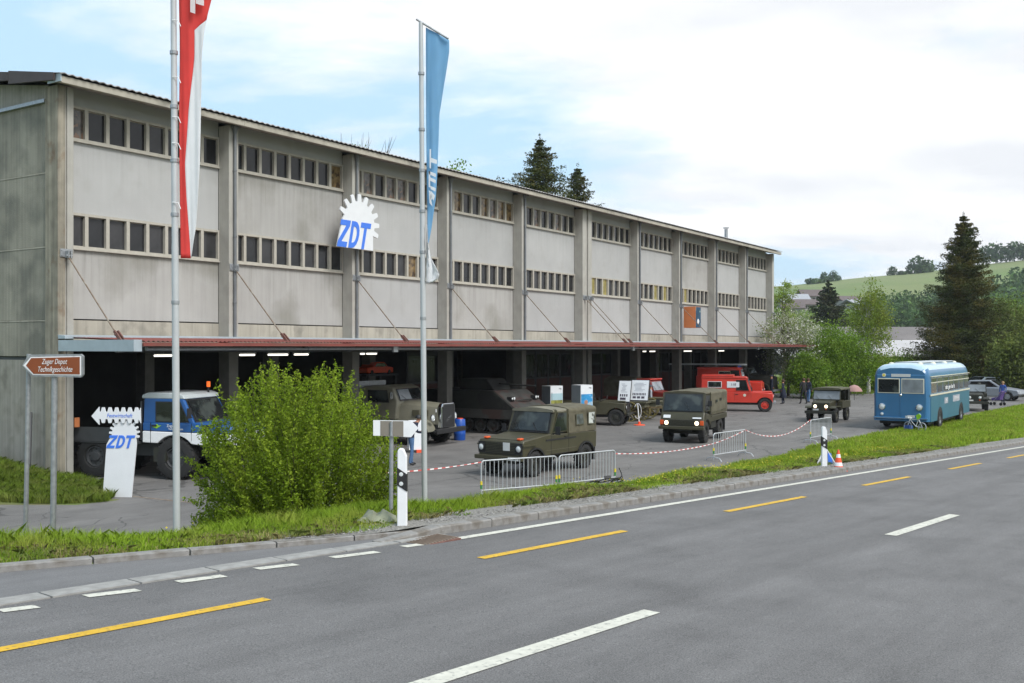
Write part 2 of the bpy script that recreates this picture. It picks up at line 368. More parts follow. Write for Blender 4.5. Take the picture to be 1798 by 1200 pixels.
# asphalt material
def asphalt(name, c, crack=0.0, fleck=.25, patch=.12):
    m = mat(name, c, .78, var=patch, scale=.35, bump=.5, bscale=180, spec=.35, c2=tuple(x*.8 for x in c), c2t=(.5, .75), c2scale=.9)
    t = m.node_tree; n, l = t.nodes.new, t.links.new; b = t.nodes['Principled BSDF']
    src = b.inputs['Base Color'].links[0].from_socket; tc = n('ShaderNodeTexCoord')
    v = n('ShaderNodeTexNoise'); v.inputs['Scale'].default_value = 90; v.inputs['Detail'].default_value = 3; l(tc.outputs['Object'], v.inputs[0])
    r = n('ShaderNodeMapRange'); r.inputs[1].default_value = .3; r.inputs[2].default_value = .7; r.inputs[3].default_value = 1-fleck; r.inputs[4].default_value = 1+fleck; l(v.outputs[0], r.inputs[0])
    cc = n('ShaderNodeCombineColor'); [l(r.outputs[0], cc.inputs[i]) for i in range(3)]
    mu = n('ShaderNodeMix'); mu.data_type = 'RGBA'; mu.blend_type = 'MULTIPLY'; mu.inputs[0].default_value = 1; l(src, mu.inputs[6]); l(cc.outputs[0], mu.inputs[7]); o = mu.outputs[2]
    if crack:
        w = n('ShaderNodeTexNoise'); w.inputs['Scale'].default_value = .8; w.inputs['Detail'].default_value = 6; l(tc.outputs['Object'], w.inputs[0])
        ad = n('ShaderNodeMix'); ad.data_type = 'VECTOR'; ad.inputs[0].default_value = .5; l(tc.outputs['Object'], ad.inputs[4]); l(w.outputs['Color'], ad.inputs[5])
        sc = n('ShaderNodeMapping'); sc.inputs['Scale'].default_value = (.8, .8, .8); l(ad.outputs[1], sc.inputs[0])
        vo = n('ShaderNodeTexVoronoi'); vo.feature = 'DISTANCE_TO_EDGE'; vo.inputs['Scale'].default_value = 1.3; l(sc.outputs[0], vo.inputs[0])
        n3 = n('ShaderNodeTexNoise'); n3.inputs['Scale'].default_value = .23; l(tc.outputs['Object'], n3.inputs[0])
        th = n('ShaderNodeMapRange'); th.inputs[1].default_value = .42; th.inputs[2].default_value = .62; th.inputs[3].default_value = .0; th.inputs[4].default_value = .028; l(n3.outputs[0], th.inputs[0])
        lt = n('ShaderNodeMath'); lt.operation = 'LESS_THAN'; l(vo.outputs['Distance'], lt.inputs[0]); l(th.outputs[0], lt.inputs[1])
        ml = n('ShaderNodeMath'); ml.operation = 'MULTIPLY'; l(lt.outputs[0], ml.inputs[0]); ml.inputs[1].default_value = crack
        mk = n('ShaderNodeMix'); mk.data_type = 'RGBA'; l(ml.outputs[0], mk.inputs[0]); l(o, mk.inputs[6]); mk.inputs[7].default_value = (.03, .03, .028, 1); o = mk.outputs[2]
    l(o, b.inputs['Base Color']); return m
M['road'] = asphalt('road_asphalt', (.14, .136, .134), 0, .42, .07)
M['yard'] = asphalt('yard_asphalt', (.15, .143, .136), .5, .25, .16)
M['shoulder'] = asphalt('shoulder_asphalt', (.15, .148, .148), .0, .2, .08)
M['paint_w'] = mat('white_road_paint', (.52, .51, .44), .7, var=.12, scale=9, bump=.2, c2=(.28, .28, .25), c2t=(.56, .68), c2scale=22)
M['paint_y'] = mat('yellow_road_paint', (.56, .34, .02), .7, var=.14, scale=9, bump=.2, c2=(.3, .2, .05), c2t=(.58, .66), c2scale=28)
M['stone'] = mat('granite_kerb', (.235, .228, .215), .88, var=.22, scale=6, bump=.6, bscale=90, c2=(.15, .135, .115), c2t=(.5, .66), c2scale=5)
M['stone_lt'] = mat('pale_granite_sett', (.27, .265, .25), .85, var=.2, scale=7, bump=.4, bscale=90)
M['gravel'] = mat('gravel', (.2, .19, .17), .95, var=.5, scale=40, bump=1, bscale=60, rpi=.3)
# ROAD_WEAR: bands worn by tyres, a long seam, repair strips and coarse light aggregate, laid along the road
def road_wear(m, dark=.84, light=1.13):
    t = m.node_tree; n, l = t.nodes.new, t.links.new; b = t.nodes['Principled BSDF']; src = b.inputs['Base Color'].links[0].from_socket
    tc = n('ShaderNodeTexCoord'); mp = n('ShaderNodeMapping'); mp.vector_type = 'TEXTURE'; mp.inputs['Rotation'].default_value = (0, 0, -RF); l(tc.outputs['Object'], mp.inputs[0])
    st = n('ShaderNodeMapping'); st.inputs['Scale'].default_value = (1, .035, 0); l(mp.outputs[0], st.inputs[0])
    n1 = n('ShaderNodeTexNoise'); n1.inputs['Scale'].default_value = 1.5; n1.inputs['Detail'].default_value = 4; l(st.outputs[0], n1.inputs[0])
    r1 = n('ShaderNodeMapRange'); r1.inputs[1].default_value = .32; r1.inputs[2].default_value = .68; r1.inputs[3].default_value = dark; r1.inputs[4].default_value = light; l(n1.outputs[0], r1.inputs[0])
    st2 = n('ShaderNodeMapping'); st2.inputs['Scale'].default_value = (1, .25, 0); l(mp.outputs[0], st2.inputs[0])
    n2 = n('ShaderNodeTexNoise'); n2.inputs['Scale'].default_value = 5; n2.inputs['Detail'].default_value = 8; n2.inputs['Roughness'].default_value = .75; l(st2.outputs[0], n2.inputs[0])
    r2 = n('ShaderNodeMapRange'); r2.inputs[1].default_value = .3; r2.inputs[2].default_value = .7; r2.inputs[3].default_value = .88; r2.inputs[4].default_value = 1.12; l(n2.outputs[0], r2.inputs[0])
    vo = n('ShaderNodeTexVoronoi'); vo.inputs['Scale'].default_value = 38; l(tc.outputs['Object'], vo.inputs[0])
    r3 = n('ShaderNodeMapRange'); r3.inputs[1].default_value = .08; r3.inputs[2].default_value = .2; r3.inputs[3].default_value = 1.5; r3.inputs[4].default_value = 1.0; l(vo.outputs['Distance'], r3.inputs[0])
    a = n('ShaderNodeMath'); a.operation = 'MULTIPLY'; l(r1.outputs[0], a.inputs[0]); l(r2.outputs[0], a.inputs[1])
    c = n('ShaderNodeMath'); c.operation = 'MULTIPLY'; l(a.outputs[0], c.inputs[0]); l(r3.outputs[0], c.inputs[1])
    cc = n('ShaderNodeCombineColor'); [l(c.outputs[0], cc.inputs[i]) for i in range(3)]
    mu = n('ShaderNodeMix'); mu.data_type = 'RGBA'; mu.blend_type = 'MULTIPLY'; mu.inputs[0].default_value = 1; l(src, mu.inputs[6]); l(cc.outputs[0], mu.inputs[7]); l(mu.outputs[2], b.inputs['Base Color'])
road_wear(M['road']); road_wear(M['yard'], .90, 1.08); road_wear(M['shoulder'], .9, 1.1)
b = MB().use('road')
ts = list(np.arange(-30, 120, 2.0))+list(np.arange(120, 310, 10.0))
b.grid([[rp(s, t, .0) for s in (-8.42, -4.4, 0, 2.5)] for t in ts])
tag(b.build('road', recalc=False), kind='structure')
# flared shoulder of the driveway between the flush stones and the low kerb
b = MB().use('shoulder')
b.grid([[rp(s, t, .003 if s > -8.6 else -.002) for s in (-8.44, (kerb_s(t)-8.44)/2, kerb_s(t)+.06)] for t in np.arange(-12, 8.6, .5)])
tag(b.build('driveway', recalc=False), kind='structure')
# markings
def strip(name, segs, m, wdt, dz=.006):
    b = MB().use(m)
    for s0, t0, s1, t1 in segs:
        n = max(2, int(abs(t1-t0)/2)+1)
        rows = []
        for i in range(n+1):
            u = i/n; s = s0+(s1-s0)*u; t = t0+(t1-t0)*u
            rows.append([rp(s-wdt/2, t, dz), rp(s+wdt/2, t, dz)])
        b.grid(rows)
    o = b.build(name, recalc=False); tag(o, kind='structure'); return o
strip('centre_line_marking', [(-4.4, t, -4.4, t+3) for t in (-4.7, 4.33, 13.4, 22.4, 31.4, 40.4, 49.4, 58.4)], 'paint_w', .16)
YS = -7.02
yd = [((0, 1142), (467, 1052)), ((843, 981), (1105, 934)), ((1275, 899), (1415, 873)), ((1515, 853), (1600, 838)), ((1662, 824), (1722, 814))]
ys = []
for p0, p1 in yd: ys.append((YS, road_st(*p0)[1], YS, road_st(*p1)[1]))
d = ys[-1][1]-ys[-2][1]; ys += [(YS, ys[-1][1]+d*k, YS, ys[-1][3]+d*k) for k in range(1, 8)]; ys[0] = (YS, ys[0][3]-3.6, YS, ys[0][3])
strip('bicycle_lane_marking', ys, 'paint_y', .12)
es = road_st(795, 948)
segs = [(es[0], es[1], -8.06, es[1]+4), (-8.06, es[1]+4, -8.06, 110)]
for a0, a1 in (((0, 1074), (65, 1066)), ((150, 1048), (243, 1037)), ((312, 1023), (393, 1012)), ((450, 1000), (520, 992)), ((583, 980), (663, 970)), ((708, 961), (738, 957))):
    q0, q1 = road_st(*a0), road_st(*a1); segs.append((q0[0], q0[1], q1[0], q1[1]))
strip('edge_line_marking', segs, 'paint_w', .13)
# hairline seam along the lane and a few repair strips
M['seam'] = mat('bitumen_seam', (.075, .075, .075), .7, var=.3, scale=20)
b = MB().use('seam')
rs_ = random.Random(4)
def crack(pts, wd=.012):
    b.grid([[rp(s-wd*rs_.uniform(.3, 1), t, .004), rp(s+wd*rs_.uniform(.3, 1), t, .004)] for s, t in pts])
if 0: crack([(-5.75+.02*math.sin(t*1.7)+.012*math.sin(t*5.1), t) for t in np.arange(-6, 70, .4)], .007)
crack([(-1.6+.5*math.sin(u*1.1)+.05*math.sin(u*9)+.15*u, 5.2+u*.9) for u in np.arange(0, 3.5, .12)], .006)
if 0: crack([(-3.6+.4*u+.05*math.sin(u*11), 8.5+.5*u+.1*math.sin(u*7)) for u in np.arange(0, 3, .12)], .006)
tag(b.build('road_seams', recalc=False), kind='structure')
# yard
b = MB().use('yard')
yp = []
for t in [-12, -4, 2, 6, 10, 20, 30, 40, 50, 60, 68, 76, 84, 92]:
    s = -14.35+.25*math.sin(t*.9)
    if t < 4: s = -14.9+(4-t)*.05
    if t > 60: s = -14.35+(t-60)*.03
    yp.append((RD*t+RS*s))
far = [bp(a, bb) for a, bb in ((86, -26), (66.5, -8.5), (62.5, -2), (61.2, 12), (-1.2, 12), (-1.2, -.9), (-14, -.9), (-22, -.9))]
far[0] = RD*92+RS*(-15.5)
pts = [(p.x, p.y, 0) for p in yp]+[(p.x, p.y, 0) for p in [RD*92+RS*(-19), RD*75+RS*(-24), bp(70, -12.5), bp(66.5, -8), bp(62.5, -2), bp(61.2, 12), bp(-1.2, 12), bp(-1.2, -1.0), bp(-9, -1.6), bp(-30, -2.5)]]
b.add(pts, [tuple(range(len(pts)))])
yo = b.build('yard', recalc=False)
bm = bmesh.new(); bm.from_mesh(yo.data); bmesh.ops.triangulate(bm, faces=bm.faces)
for f in bm.faces:
    if f.normal.z < 0: f.normal_flip()
bm.to_mesh(yo.data); bm.free(); tag(yo, kind='structure')
# low kerb between the yard and the street driveway: a rusty gutter line near the sign board
b = MB().use('rust')
q0, q1 = gnd(232, 872), gnd(345, 884)
b.add([q0+Vector((0, .05, .004)), q1+Vector((0, .05, .004)), q1+Vector((0, -.05, .004)), q0+Vector((0, -.05, .004))], [(0, 1, 2, 3)])
tag(b.build('drain_channel', recalc=False), 'narrow rusty drain channel set in the asphalt in front of the first bay', 'drain')
# kerbs: every stone its own piece
kroot = bpy.data.objects.new('kerb', None); COL.objects.link(kroot); tag(kroot, kind='structure')
kb = MB().use('stone').prism([(-.06, -.2), (.1, -.2), (.1, .085), (.085, .10), (-.06, .105)], -.492, .492, 'y')
ks0 = kb.build('kerb_stone', kroot, bevel=0)
def place_stone(src, parent, s, t, dt, dz, ang, first, k):
    o = src if first else inst(src, parent, (0, 0, 0))
    p = rp(s, t); o.location = (p.x, p.y, p.z+dz)
    yaw = PI/2-RF-PI/2-ang if False else -RF-ang
    o.rotation_euler = (math.atan(-.0404), 0, yaw+random.uniform(-.004, .004)); o.scale = (1, dt, 1); return o
rmp = inst(ks0, kroot, (0, 0, 0)); p_ = rp(-8.53, 8.52); rmp.location = (p_.x, p_.y, p_.z-.045); rmp.rotation_euler = (math.atan(-.0404)+.09, 0, -RF)
for k in range(90):
    place_stone(ks0, kroot, -8.53, 9.5+k, 1, random.uniform(-.004, .004), 0, k == 0, k)
lk = bpy.data.objects.new('low_kerb', None); COL.objects.link(lk); tag(lk, kind='structure')
lb = MB().use('stone').prism([(-.07, -.2), (.07, -.2), (.07, .05), (.05, .06), (-.07, .06)], -.49, .49, 'y').build('kerb_stone', lk)
t = 8.9; k = 0
while t > -9:
    s0, s1 = kerb_s(t), kerb_s(t-.95); ang = math.atan2(s1-s0, -.95)   # direction in (s,t)
    p0, p1 = rp(s0, t), rp(s1, t-.95); m = (p0+p1)/2; d = (p0-p1)
    o = lb if k == 0 else inst(lb, lk, (0, 0, 0))
    o.location = (m.x, m.y, m.z+random.uniform(-.003, .003)); L = d.length
    o.rotation_euler = (math.asin(d.z/L), 0, math.atan2(d.y, d.x)-PI/2); o.scale = (1, L, 1)
    t -= .95; k += 1
fr = bpy.data.objects.new('flush_stone_strip', None); COL.objects.link(fr); tag(fr, kind='structure')
fb = MB().use('stone_lt').box(-.12, .12, -.4, .4, -.1, .012).build('paving_stone', fr)
for k in range(26):
    t = 8.6-k*.82; o = fb if k == 0 else inst(fb, fr, (0, 0, 0)); p = rp(-8.42, t)
    o.location = (p.x, p.y, p.z+random.uniform(-.002, .003)); o.rotation_euler = (math.atan(-.0404), 0, -RF)
# gully grate in the gutter
gp = rp(*[(-8.2), road_st(765, 951)[1]])
gt = thing('gully_grate', 'rusty iron gully grate in the gutter at the start of the solid white line', 'grate', (gp.x, gp.y, gp.z), -RF)
fb = MB().use('rust_red').box(-.2, .2, -.32, .32, -.02, .008); fb.build('grate_plate', gt)
gbm = MB().use('rust')
gb0 = gbm.box(-.17, .17, -.012, .012, .008, .018).build('grate_bar', gt)
for k in range(12):
    (gb0 if k == 0 else inst(gb0, gt, (0, 0, 0))).location = (0, -.29+k*.053, 0)
# gravel strip: a bed and loose stones
b = MB().use('gravel')
b.grid([[rp(kerb_s(t)+o_, t, .058+.043*smooth((t-8.2)/.9)+(0.003 if o_ > -.7 else -.05)) for o_ in (.04, -.3, -.55, -.9)] for t in list(np.arange(7.0, 10, .3))+list(np.arange(10, 96, 1.0))])
gbed = b.build('gravel_strip', recalc=False); tag(gbed, kind='structure')
rs = np.random.RandomState(3)
n = 7000
t = 7.2+rs.rand(n)**1.6*40; s = np.array([kerb_s(x) for x in t])-.04-np.abs(rs.normal(size=n))*.24*np.clip((t-5.5)/4, .2, 1)
C = np.array([rp(a, bb, (.104 if a < -8.5 and bb > 9.1 else .066)+.006*rs.rand()) for a, bb in zip(s, t)])
a_, b_ = rand_axes(n, 0, rs); a_[:, 2] *= .3; b_[:, 2] *= .3
sz = .006+rs.rand(n)*.012
gs = quads_obj('gravel', C, (a_, b_), sz*2.2, sz, mat('loose_gravel', (.23, .22, .21), .95, var=.3, scale=30, rpi=.5)); tag(gs, kind='stuff')
# grass -----------------------------------------------------------------
def blades(name, P, h, wdt, lean, m, rs):
    n = len(P); ang = rs.rand(n)*2*PI
    dx = np.stack([np.cos(ang), np.sin(ang), np.zeros(n)], 1)
    la = rs.rand(n)*2*PI; L = np.stack([np.cos(la), np.sin(la), np.zeros(n)], 1)*(lean*rs.rand(n)*h)[:, None]
    v = np.empty((n, 5, 3)); up = np.zeros((n, 3)); up[:, 2] = h
    v[:, 0] = P-dx*wdt[:, None]/2; v[:, 1] = P+dx*wdt[:, None]/2
    v[:, 2] = P+up*.55+L*.35+dx*wdt[:, None]*.38; v[:, 3] = P+up*1.0*np.maximum(.5, 1-lean*.25)+L; v[:, 4] = P+up*.55+L*.35-dx*wdt[:, None]*.38
    me = bpy.data.meshes.new(name); me.vertices.add(n*5); me.vertices.foreach_set('co', v.reshape(-1).astype(np.float32))
    me.loops.add(n*5); me.loops.foreach_set('vertex_index', np.arange(n*5, dtype=np.int32))
    me.polygons.add(n); me.polygons.foreach_set('loop_start', np.arange(0, n*5, 5, dtype=np.int32)); me.polygons.foreach_set('loop_total', np.full(n, 5, dtype=np.int32))
    me.update(calc_edges=True); me.materials.append(m)
    o = bpy.data.objects.new(name, me); COL.objects.link(o); return o
M['grass'] = leafmat('grass_blades', (.26, .38, .035), (.35, .41, .07), .9, .35, .45, .2)
M['grass_dry'] = leafmat('dry_grass_blades', (.27, .24, .10), (.14, .19, .04), 1.2, .35, .4, .2)
def gzp(s, t): p = RD*t+RS*s; return (p.x, p.y, gz(s, t))
rs = np.random.RandomState(11)
def region(n, tf, sf):
    t = tf(rs.rand(n)); s = np.array([sf(a, b) for a, b in zip(t, rs.rand(n))]); return s, t
# density falls with distance, blades grow a little wider
parts = []
s, t = region(270000, lambda u: -1+13*u, lambda t, u: kerb_s(t)-(.10 if t < 8 else .10+.55*smooth((t-8)/2.))-u**.9*(4.6))
P = np.array([gzp(a, b) for a, b in zip(s, t)]); nz = np.sin(s*2.1+t*1.3)+np.sin(t*2.9-s*1.7)
h = (.09+.17*rs.rand(len(P))**1.5)*(1+.12*nz)
e = np.clip((np.array([kerb_s(x) for x in t])-s-.1)/1.1, .35, 1); h *= e*1.1
parts.append(blades('grass', P, h, .0035+.0045*rs.rand(len(P)), .75, M['grass'], rs))
s, t = region(220000, lambda u: 11.5+u**1.3*24, lambda t, u: -9.02-u*5.3)
P = np.array([gzp(a, b) for a, b in zip(s, t)]); nz = np.sin(s*2.1+t*1.3)+np.sin(t*2.9-s*1.7)
h = (.06+.11*rs.rand(len(P))+.08*np.clip((t-18)/8, 0, 1)*rs.rand(len(P)))*(1+.2*nz)*np.clip((-9.1-s)/.9, .4, 1)
parts.append(blades('grass', P, h, .006+.008*rs.rand(len(P)), .7, M['grass'], rs))
s, t = region(110000, lambda u: 35+u*58, lambda t, u: -9.25-u*5.4)
P = np.array([gzp(a, b) for a, b in zip(s, t)])
h = (.10+.18*rs.rand(len(P)))
parts.append(blades('grass', P, h, .025+.02*rs.rand(len(P)), .7, M['grass'], rs))
# grass plot at the building's corner, on the yard's edge
q = [gnd(0, 884), gnd(60, 886), gnd(130, 886), gnd(190, 882), gnd(203, 872), gnd(190, 858), gnd(131, 842), bp(-.5, .1), bp(-.7, 6), bp(-1, 16), bp(-14, 20), bp(-20, 2)]
b = MB().use('soil')
def plot_h(x, y):
    d = Vector((x, y, 0))-B0; a = d.dot(BD); bb = d.dot(BN)
    return .02+.55*smooth((bb+1.2)/3.5)*smooth((-a+.2)/2.0)
def inpoly(x, y, poly):
    c = False; j = len(poly)-1
    for i in range(len(poly)):
        if (poly[i].y > y) != (poly[j].y > y) and x < (poly[j].x-poly[i].x)*(y-poly[i].y)/(poly[j].y-poly[i].y)+poly[i].x: c = not c
        j = i
    return c
xs = np.arange(-40, -8.5, .45); yy = np.arange(22, 46, .45)
vs = {}; vl = []; fl = []
for i, x in enumerate(xs):
    for j, y in enumerate(yy):
        vs[i, j] = len(vl); vl.append((x, y, plot_h(x, y) if inpoly(x, y, q) else -.02))
for i in range(len(xs)-1):
    for j in range(len(yy)-1):
        if any(inpoly(xs[i+u], yy[j+v_], q) for u in (0, 1) for v_ in (0, 1)): fl.append((vs[i, j], vs[i+1, j], vs[i+1, j+1], vs[i, j+1]))
b.add(vl, fl); tag(b.build('grass_bank', smooth=True, recalc=False), kind='structure')
P = []
while len(P) < 80000:
    x, y = rs.rand()*26-34, rs.rand()*18+22.5
    if x/y < -.56 or x > -8.6: continue
    if inpoly(x, y, q): P.append((x, y, plot_h(x, y)))
P = np.array(P)
M['grass2'] = leafmat('rough_grass_blades', (.16, .23, .03), (.21, .25, .055), 1.0, .4, .4, .25)
parts.append(blades('grass', P, .10+.22*rs.rand(len(P))**2, .006+.008*rs.rand(len(P)), .9, M['grass2'], rs))
# far lawn
P = []
while len(P) < 60000:
    a, bb = 60+rs.rand()*45, -32+rs.rand()*45
    d_ = bp(a, bb)
    if a < 62.5 and bb > -2: continue
    k = d_.x/d_.y
    if k < .24 or k > .56: continue
    t_ = d_.dot(RD); s_ = d_.dot(RS)
    if s_ > -19: continue
    e0 = (a-62.5)-(-2-bb)*.62 if bb < -2 else 1
    if e0 < .2: continue
    P.append((d_.x, d_.y, -.03))
P = np.array(P); parts.append(blades('grass', P, .15+.25*rs.rand(len(P)), .04+.03*rs.rand(len(P)), .8, M['grass2'], rs))
# dry fringe beside the kerb
s, t = region(26000, lambda u: -1+u**1.1*34, lambda t, u: kerb_s(t)-(.1 if t < 8 else .35)-u**1.7*.9)
P = np.array([gzp(a, b) for a, b in zip(s, t)]); keep = (np.sin(t*1.1)+np.sin(t*2.7+1)+rs.normal(size=len(t))*.5) > -.2
P = P[keep]; parts.append(blades('grass', P, .05+.10*rs.rand(len(P)), .007+.008*rs.rand(len(P)), 1.6, M['grass_dry'], rs))
for o in parts: tag(o, kind='stuff')
# yellow flowers (a band on the verge) and a few dandelions
M['flower'] = mat('yellow_petals', (.5, .42, .02), .6, var=.15, rpi=.2)
s, t = region(1500, lambda u: 15+u*17, lambda t, u: -9.35-abs(rs.normal())*.6)
P = np.array([gzp(a, b) for a, b in zip(s, t)]); P[:, 2] += .08+.12*rs.rand(len(P))
s2, t2 = region(60, lambda u: 1+u*34, lambda t, u: kerb_s(t)-.6-u*2.2); P2 = np.array([gzp(a, b) for a, b in zip(s2, t2)]); P2[:, 2] += .2
P = np.vstack([P, P2]); n = len(P); a_, b_ = rand_axes(n, .0, rs); sz = .006+.008*rs.rand(n)
tag(quads_obj('yellow_flowers', P, (a_, b_), sz*2, sz, M['flower']), kind='stuff')
# broad-leaved weeds along the kerb
s, t = region(110, lambda u: -1+u*36, lambda t, u: kerb_s(t)-.25-u*.8)
C = []
for a, b_0 in zip(s, t):
    p = Vector(gzp(a, b_0))
    for k in range(rs.randint(30, 90)): C.append((p.x+rs.normal()*.08, p.y+rs.normal()*.08, p.z+.02+abs(rs.normal())*.035))
C = np.array(C); n = len(C); a_, b_ = rand_axes(n, 0, rs); sz = .007+.008*rs.rand(n)
tag(quads_obj('weeds', C, (a_, b_), sz*1.6, sz, leafmat('weed_leaves', (.10, .17, .025), (.14, .20, .03), 2, .3, .35)), kind='stuff')
# ================================================================== the depot building (local x along the front, y into the building)
BLD = thing('depot_building', 'long three-storey grey concrete depot hall with two rows of strip windows and open gates', 'building', B0, BROT)
def colx(k): return (6*k-.38 if k <= 5 else 6*k+.22)      # left edge of column k's front
H0 = EYE
def piece(name, build, parent=BLD, **kw): return build.build(name, parent, **kw)
def sill_streaks(m, k=.5):
    '''rain run-off: narrow dark streaks that start under the sills and fade out below them'''
    t = m.node_tree; n, l = t.nodes.new, t.links.new; b = t.nodes['Principled BSDF']; src = b.inputs['Base Color'].links[0].from_socket
    tc = n('ShaderNodeTexCoord'); sp = n('ShaderNodeSeparateXYZ'); l(tc.outputs['Object'], sp.inputs[0])
    mp = n('ShaderNodeMapping'); mp.inputs['Scale'].default_value = (5.5, 5.5, .22); l(tc.outputs['Object'], mp.inputs[0])
    no = n('ShaderNodeTexNoise'); no.inputs['Scale'].default_value = 1; no.inputs['Detail'].default_value = 7; no.inputs['Roughness'].default_value = .7; l(mp.outputs[0], no.inputs[0])
    q = n('ShaderNodeMapRange'); q.inputs[1].default_value = .48; q.inputs[2].default_value = .72; q.inputs[3].default_value = 0; q.inputs[4].default_value = 1; l(no.outputs[0], q.inputs[0])
    fades = []
    for top in (EYE+6.01, EYE+2.87, EYE+.79):
        d = n('ShaderNodeMath'); d.operation = 'SUBTRACT'; d.inputs[0].default_value = top; l(sp.outputs[2], d.inputs[1])
        f = n('ShaderNodeMapRange'); f.inputs[1].default_value = 0; f.inputs[2].default_value = 1.9; f.inputs[3].default_value = 1; f.inputs[4].default_value = 0; l(d.outputs[0], f.inputs[0])
        g = n('ShaderNodeMath'); g.operation = 'GREATER_THAN'; l(d.outputs[0], g.inputs[0]); g.inputs[1].default_value = 0
        h = n('ShaderNodeMath'); h.operation = 'MULTIPLY'; l(f.outputs[0], h.inputs[0]); l(g.outputs[0], h.inputs[1]); fades.append(h.outputs[0])
    a = n('ShaderNodeMath'); a.operation = 'MAXIMUM'; l(fades[0], a.inputs[0]); l(fades[1], a.inputs[1])
    c = n('ShaderNodeMath'); c.operation = 'MAXIMUM'; l(a.outputs[0], c.inputs[0]); l(fades[2], c.inputs[1])
    e = n('ShaderNodeMath'); e.operation = 'MULTIPLY'; l(c.outputs[0], e.inputs[0]); l(q.outputs[0], e.inputs[1])
    e2 = n('ShaderNodeMath'); e2.operation = 'MULTIPLY'; l(e.outputs[0], e2.inputs[0]); e2.inputs[1].default_value = k
    oi = n('ShaderNodeObjectInfo'); ov = n('ShaderNodeMapRange'); ov.inputs[3].default_value = .94; ov.inputs[4].default_value = 1.05; l(oi.outputs['Random'], ov.inputs[0])
    cc = n('ShaderNodeCombineColor'); [l(ov.outputs[0], cc.inputs[i]) for i in range(3)]
    mu = n('ShaderNodeMix'); mu.data_type = 'RGBA'; mu.blend_type = 'MULTIPLY'; mu.inputs[0].default_value = 1; l(src, mu.inputs[6]); l(cc.outputs[0], mu.inputs[7])
    mx = n('ShaderNodeMix'); mx.data_type = 'RGBA'; l(e2.outputs[0], mx.inputs[0]); l(mu.outputs[2], mx.inputs[6]); mx.inputs[7].default_value = (.16, .155, .135, 1); l(mx.outputs[2], b.inputs['Base Color'])
sill_streaks(M['panel'], .28); sill_streaks(M['panel_dirty'], .6); sill_streaks(M['conc_ledge'], .6)
# columns
colm = MB().use('conc').box(0, .4, 0, .52, 3.95, 11.12)
col0 = colm.build('column', BLD, loc=(colx(1), 0, 0), bevel=.012, seg=1)
for k in (2, 3, 4, 5, 6, 7, 8, 9, 10): inst(col0, BLD, (colx(k), 0, 0))
inst(col0, BLD, (colx(5)+.61, 0, 0))
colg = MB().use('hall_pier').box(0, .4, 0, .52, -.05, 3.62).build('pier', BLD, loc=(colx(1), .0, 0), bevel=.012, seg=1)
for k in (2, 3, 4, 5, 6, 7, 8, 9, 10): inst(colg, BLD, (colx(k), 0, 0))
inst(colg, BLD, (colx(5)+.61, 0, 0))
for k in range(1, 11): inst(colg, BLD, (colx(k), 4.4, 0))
# joint fillers of the double column: two slim pilaster strips
b = MB().use('conc').box(colx(5)+.41, colx(5)+.48, .08, .5, 3.95, 11.1).box(colx(5)+.53, colx(5)+.60, .08, .5, 3.95, 11.1); piece('joint_strip', b)
# corner column, full height, with a groove in its front
b = MB().use('corner').box(-.5, -.27, 0, .62, -.2, 11.12).use('conc').box(-.27, -.2, .06, .6, -.2, 11.1).box(-.2, 0, .02, .52, -.2, 11.12)
piece('corner_column', b, bevel=.01, seg=1)
# opposite corner: slight extra pier
# facade panels bay by bay: top band, panel, panel, ledge
Z_S2, Z_T2, Z_S1, Z_T1 = H0+6.01, H0+7.02, H0+2.87, H0+3.91     # window rows: bottom/top
rows = [('fascia_panel', Z_T2, H0+7.62), ('wall_panel', Z_T1, Z_S2), ('wall_panel', H0+.82, Z_S1), ('ledge_panel', H0+.1, H0+.79)]
bays = []
for k in range(10):
    x0 = (0 if k == 0 else colx(k)+.4 + (.61 if k == 5 else 0)); x1 = colx(k+1); bays.append((x0, x1))
cache = {}
for k, (x0, x1) in enumerate(bays):
    for r, (nm, z0, z1) in enumerate(rows):
        m = 'conc_ledge' if r == 3 else ('panel_dirty' if (k, r) in ((1, 1), (1, 2), (3, 2), (0, 2), (7, 1)) else 'panel')
        if r == 0: m = 'panel'
        b = MB().use(m).box(x0+.006, x1-.006, .52 if r != 3 else .5, .7, z0+.004, z1-.004); piece(nm, b, bevel=.006, seg=1)
b = MB().use('grey_dark').box(-.1, 60.6, .66, .9, 3.75, 11.2); piece('wall_core', b)
# windows
NW = 8
glist = ['glass_a', 'glass_b', 'glass_curt', 'glass_wood', 'glass_yel']
wcache = {}
rr = random.Random(5)
def window(x0, x1, z0, z1, g):
    w_ = round(x1-x0, 3); key = (w_, round(z1-z0, 2))
    if key not in wcache:
        h = z1-z0; f = .075
        b = MB().use('frame').box(0, w_, 0, .13, 0, f).box(0, w_, 0, .13, h-f, h).box(0, f*.75, .003, .13, f, h-f).box(w_-f*.75, w_, .003, .13, f, h-f)
        b.box(f*.75, w_-f*.75, .10, .128, f, f+.02).box(f*.75, w_-f*.75, .10, .128, h-f-.02, h-f)
        fo = b.build('window', BLD, loc=(x0, .465, z0)); wcache[key] = fo
    else: fo = inst(wcache[key], BLD, (x0, .465, z0))
    gk = (key, g)
    if gk not in wcache:
        h = z1-z0
        wcache[gk] = MB().use(g).box(.056, w_-.056, .112, .12, .076, h-.076).build('pane', fo)
    else: inst(wcache[gk], fo, (0, 0, 0))
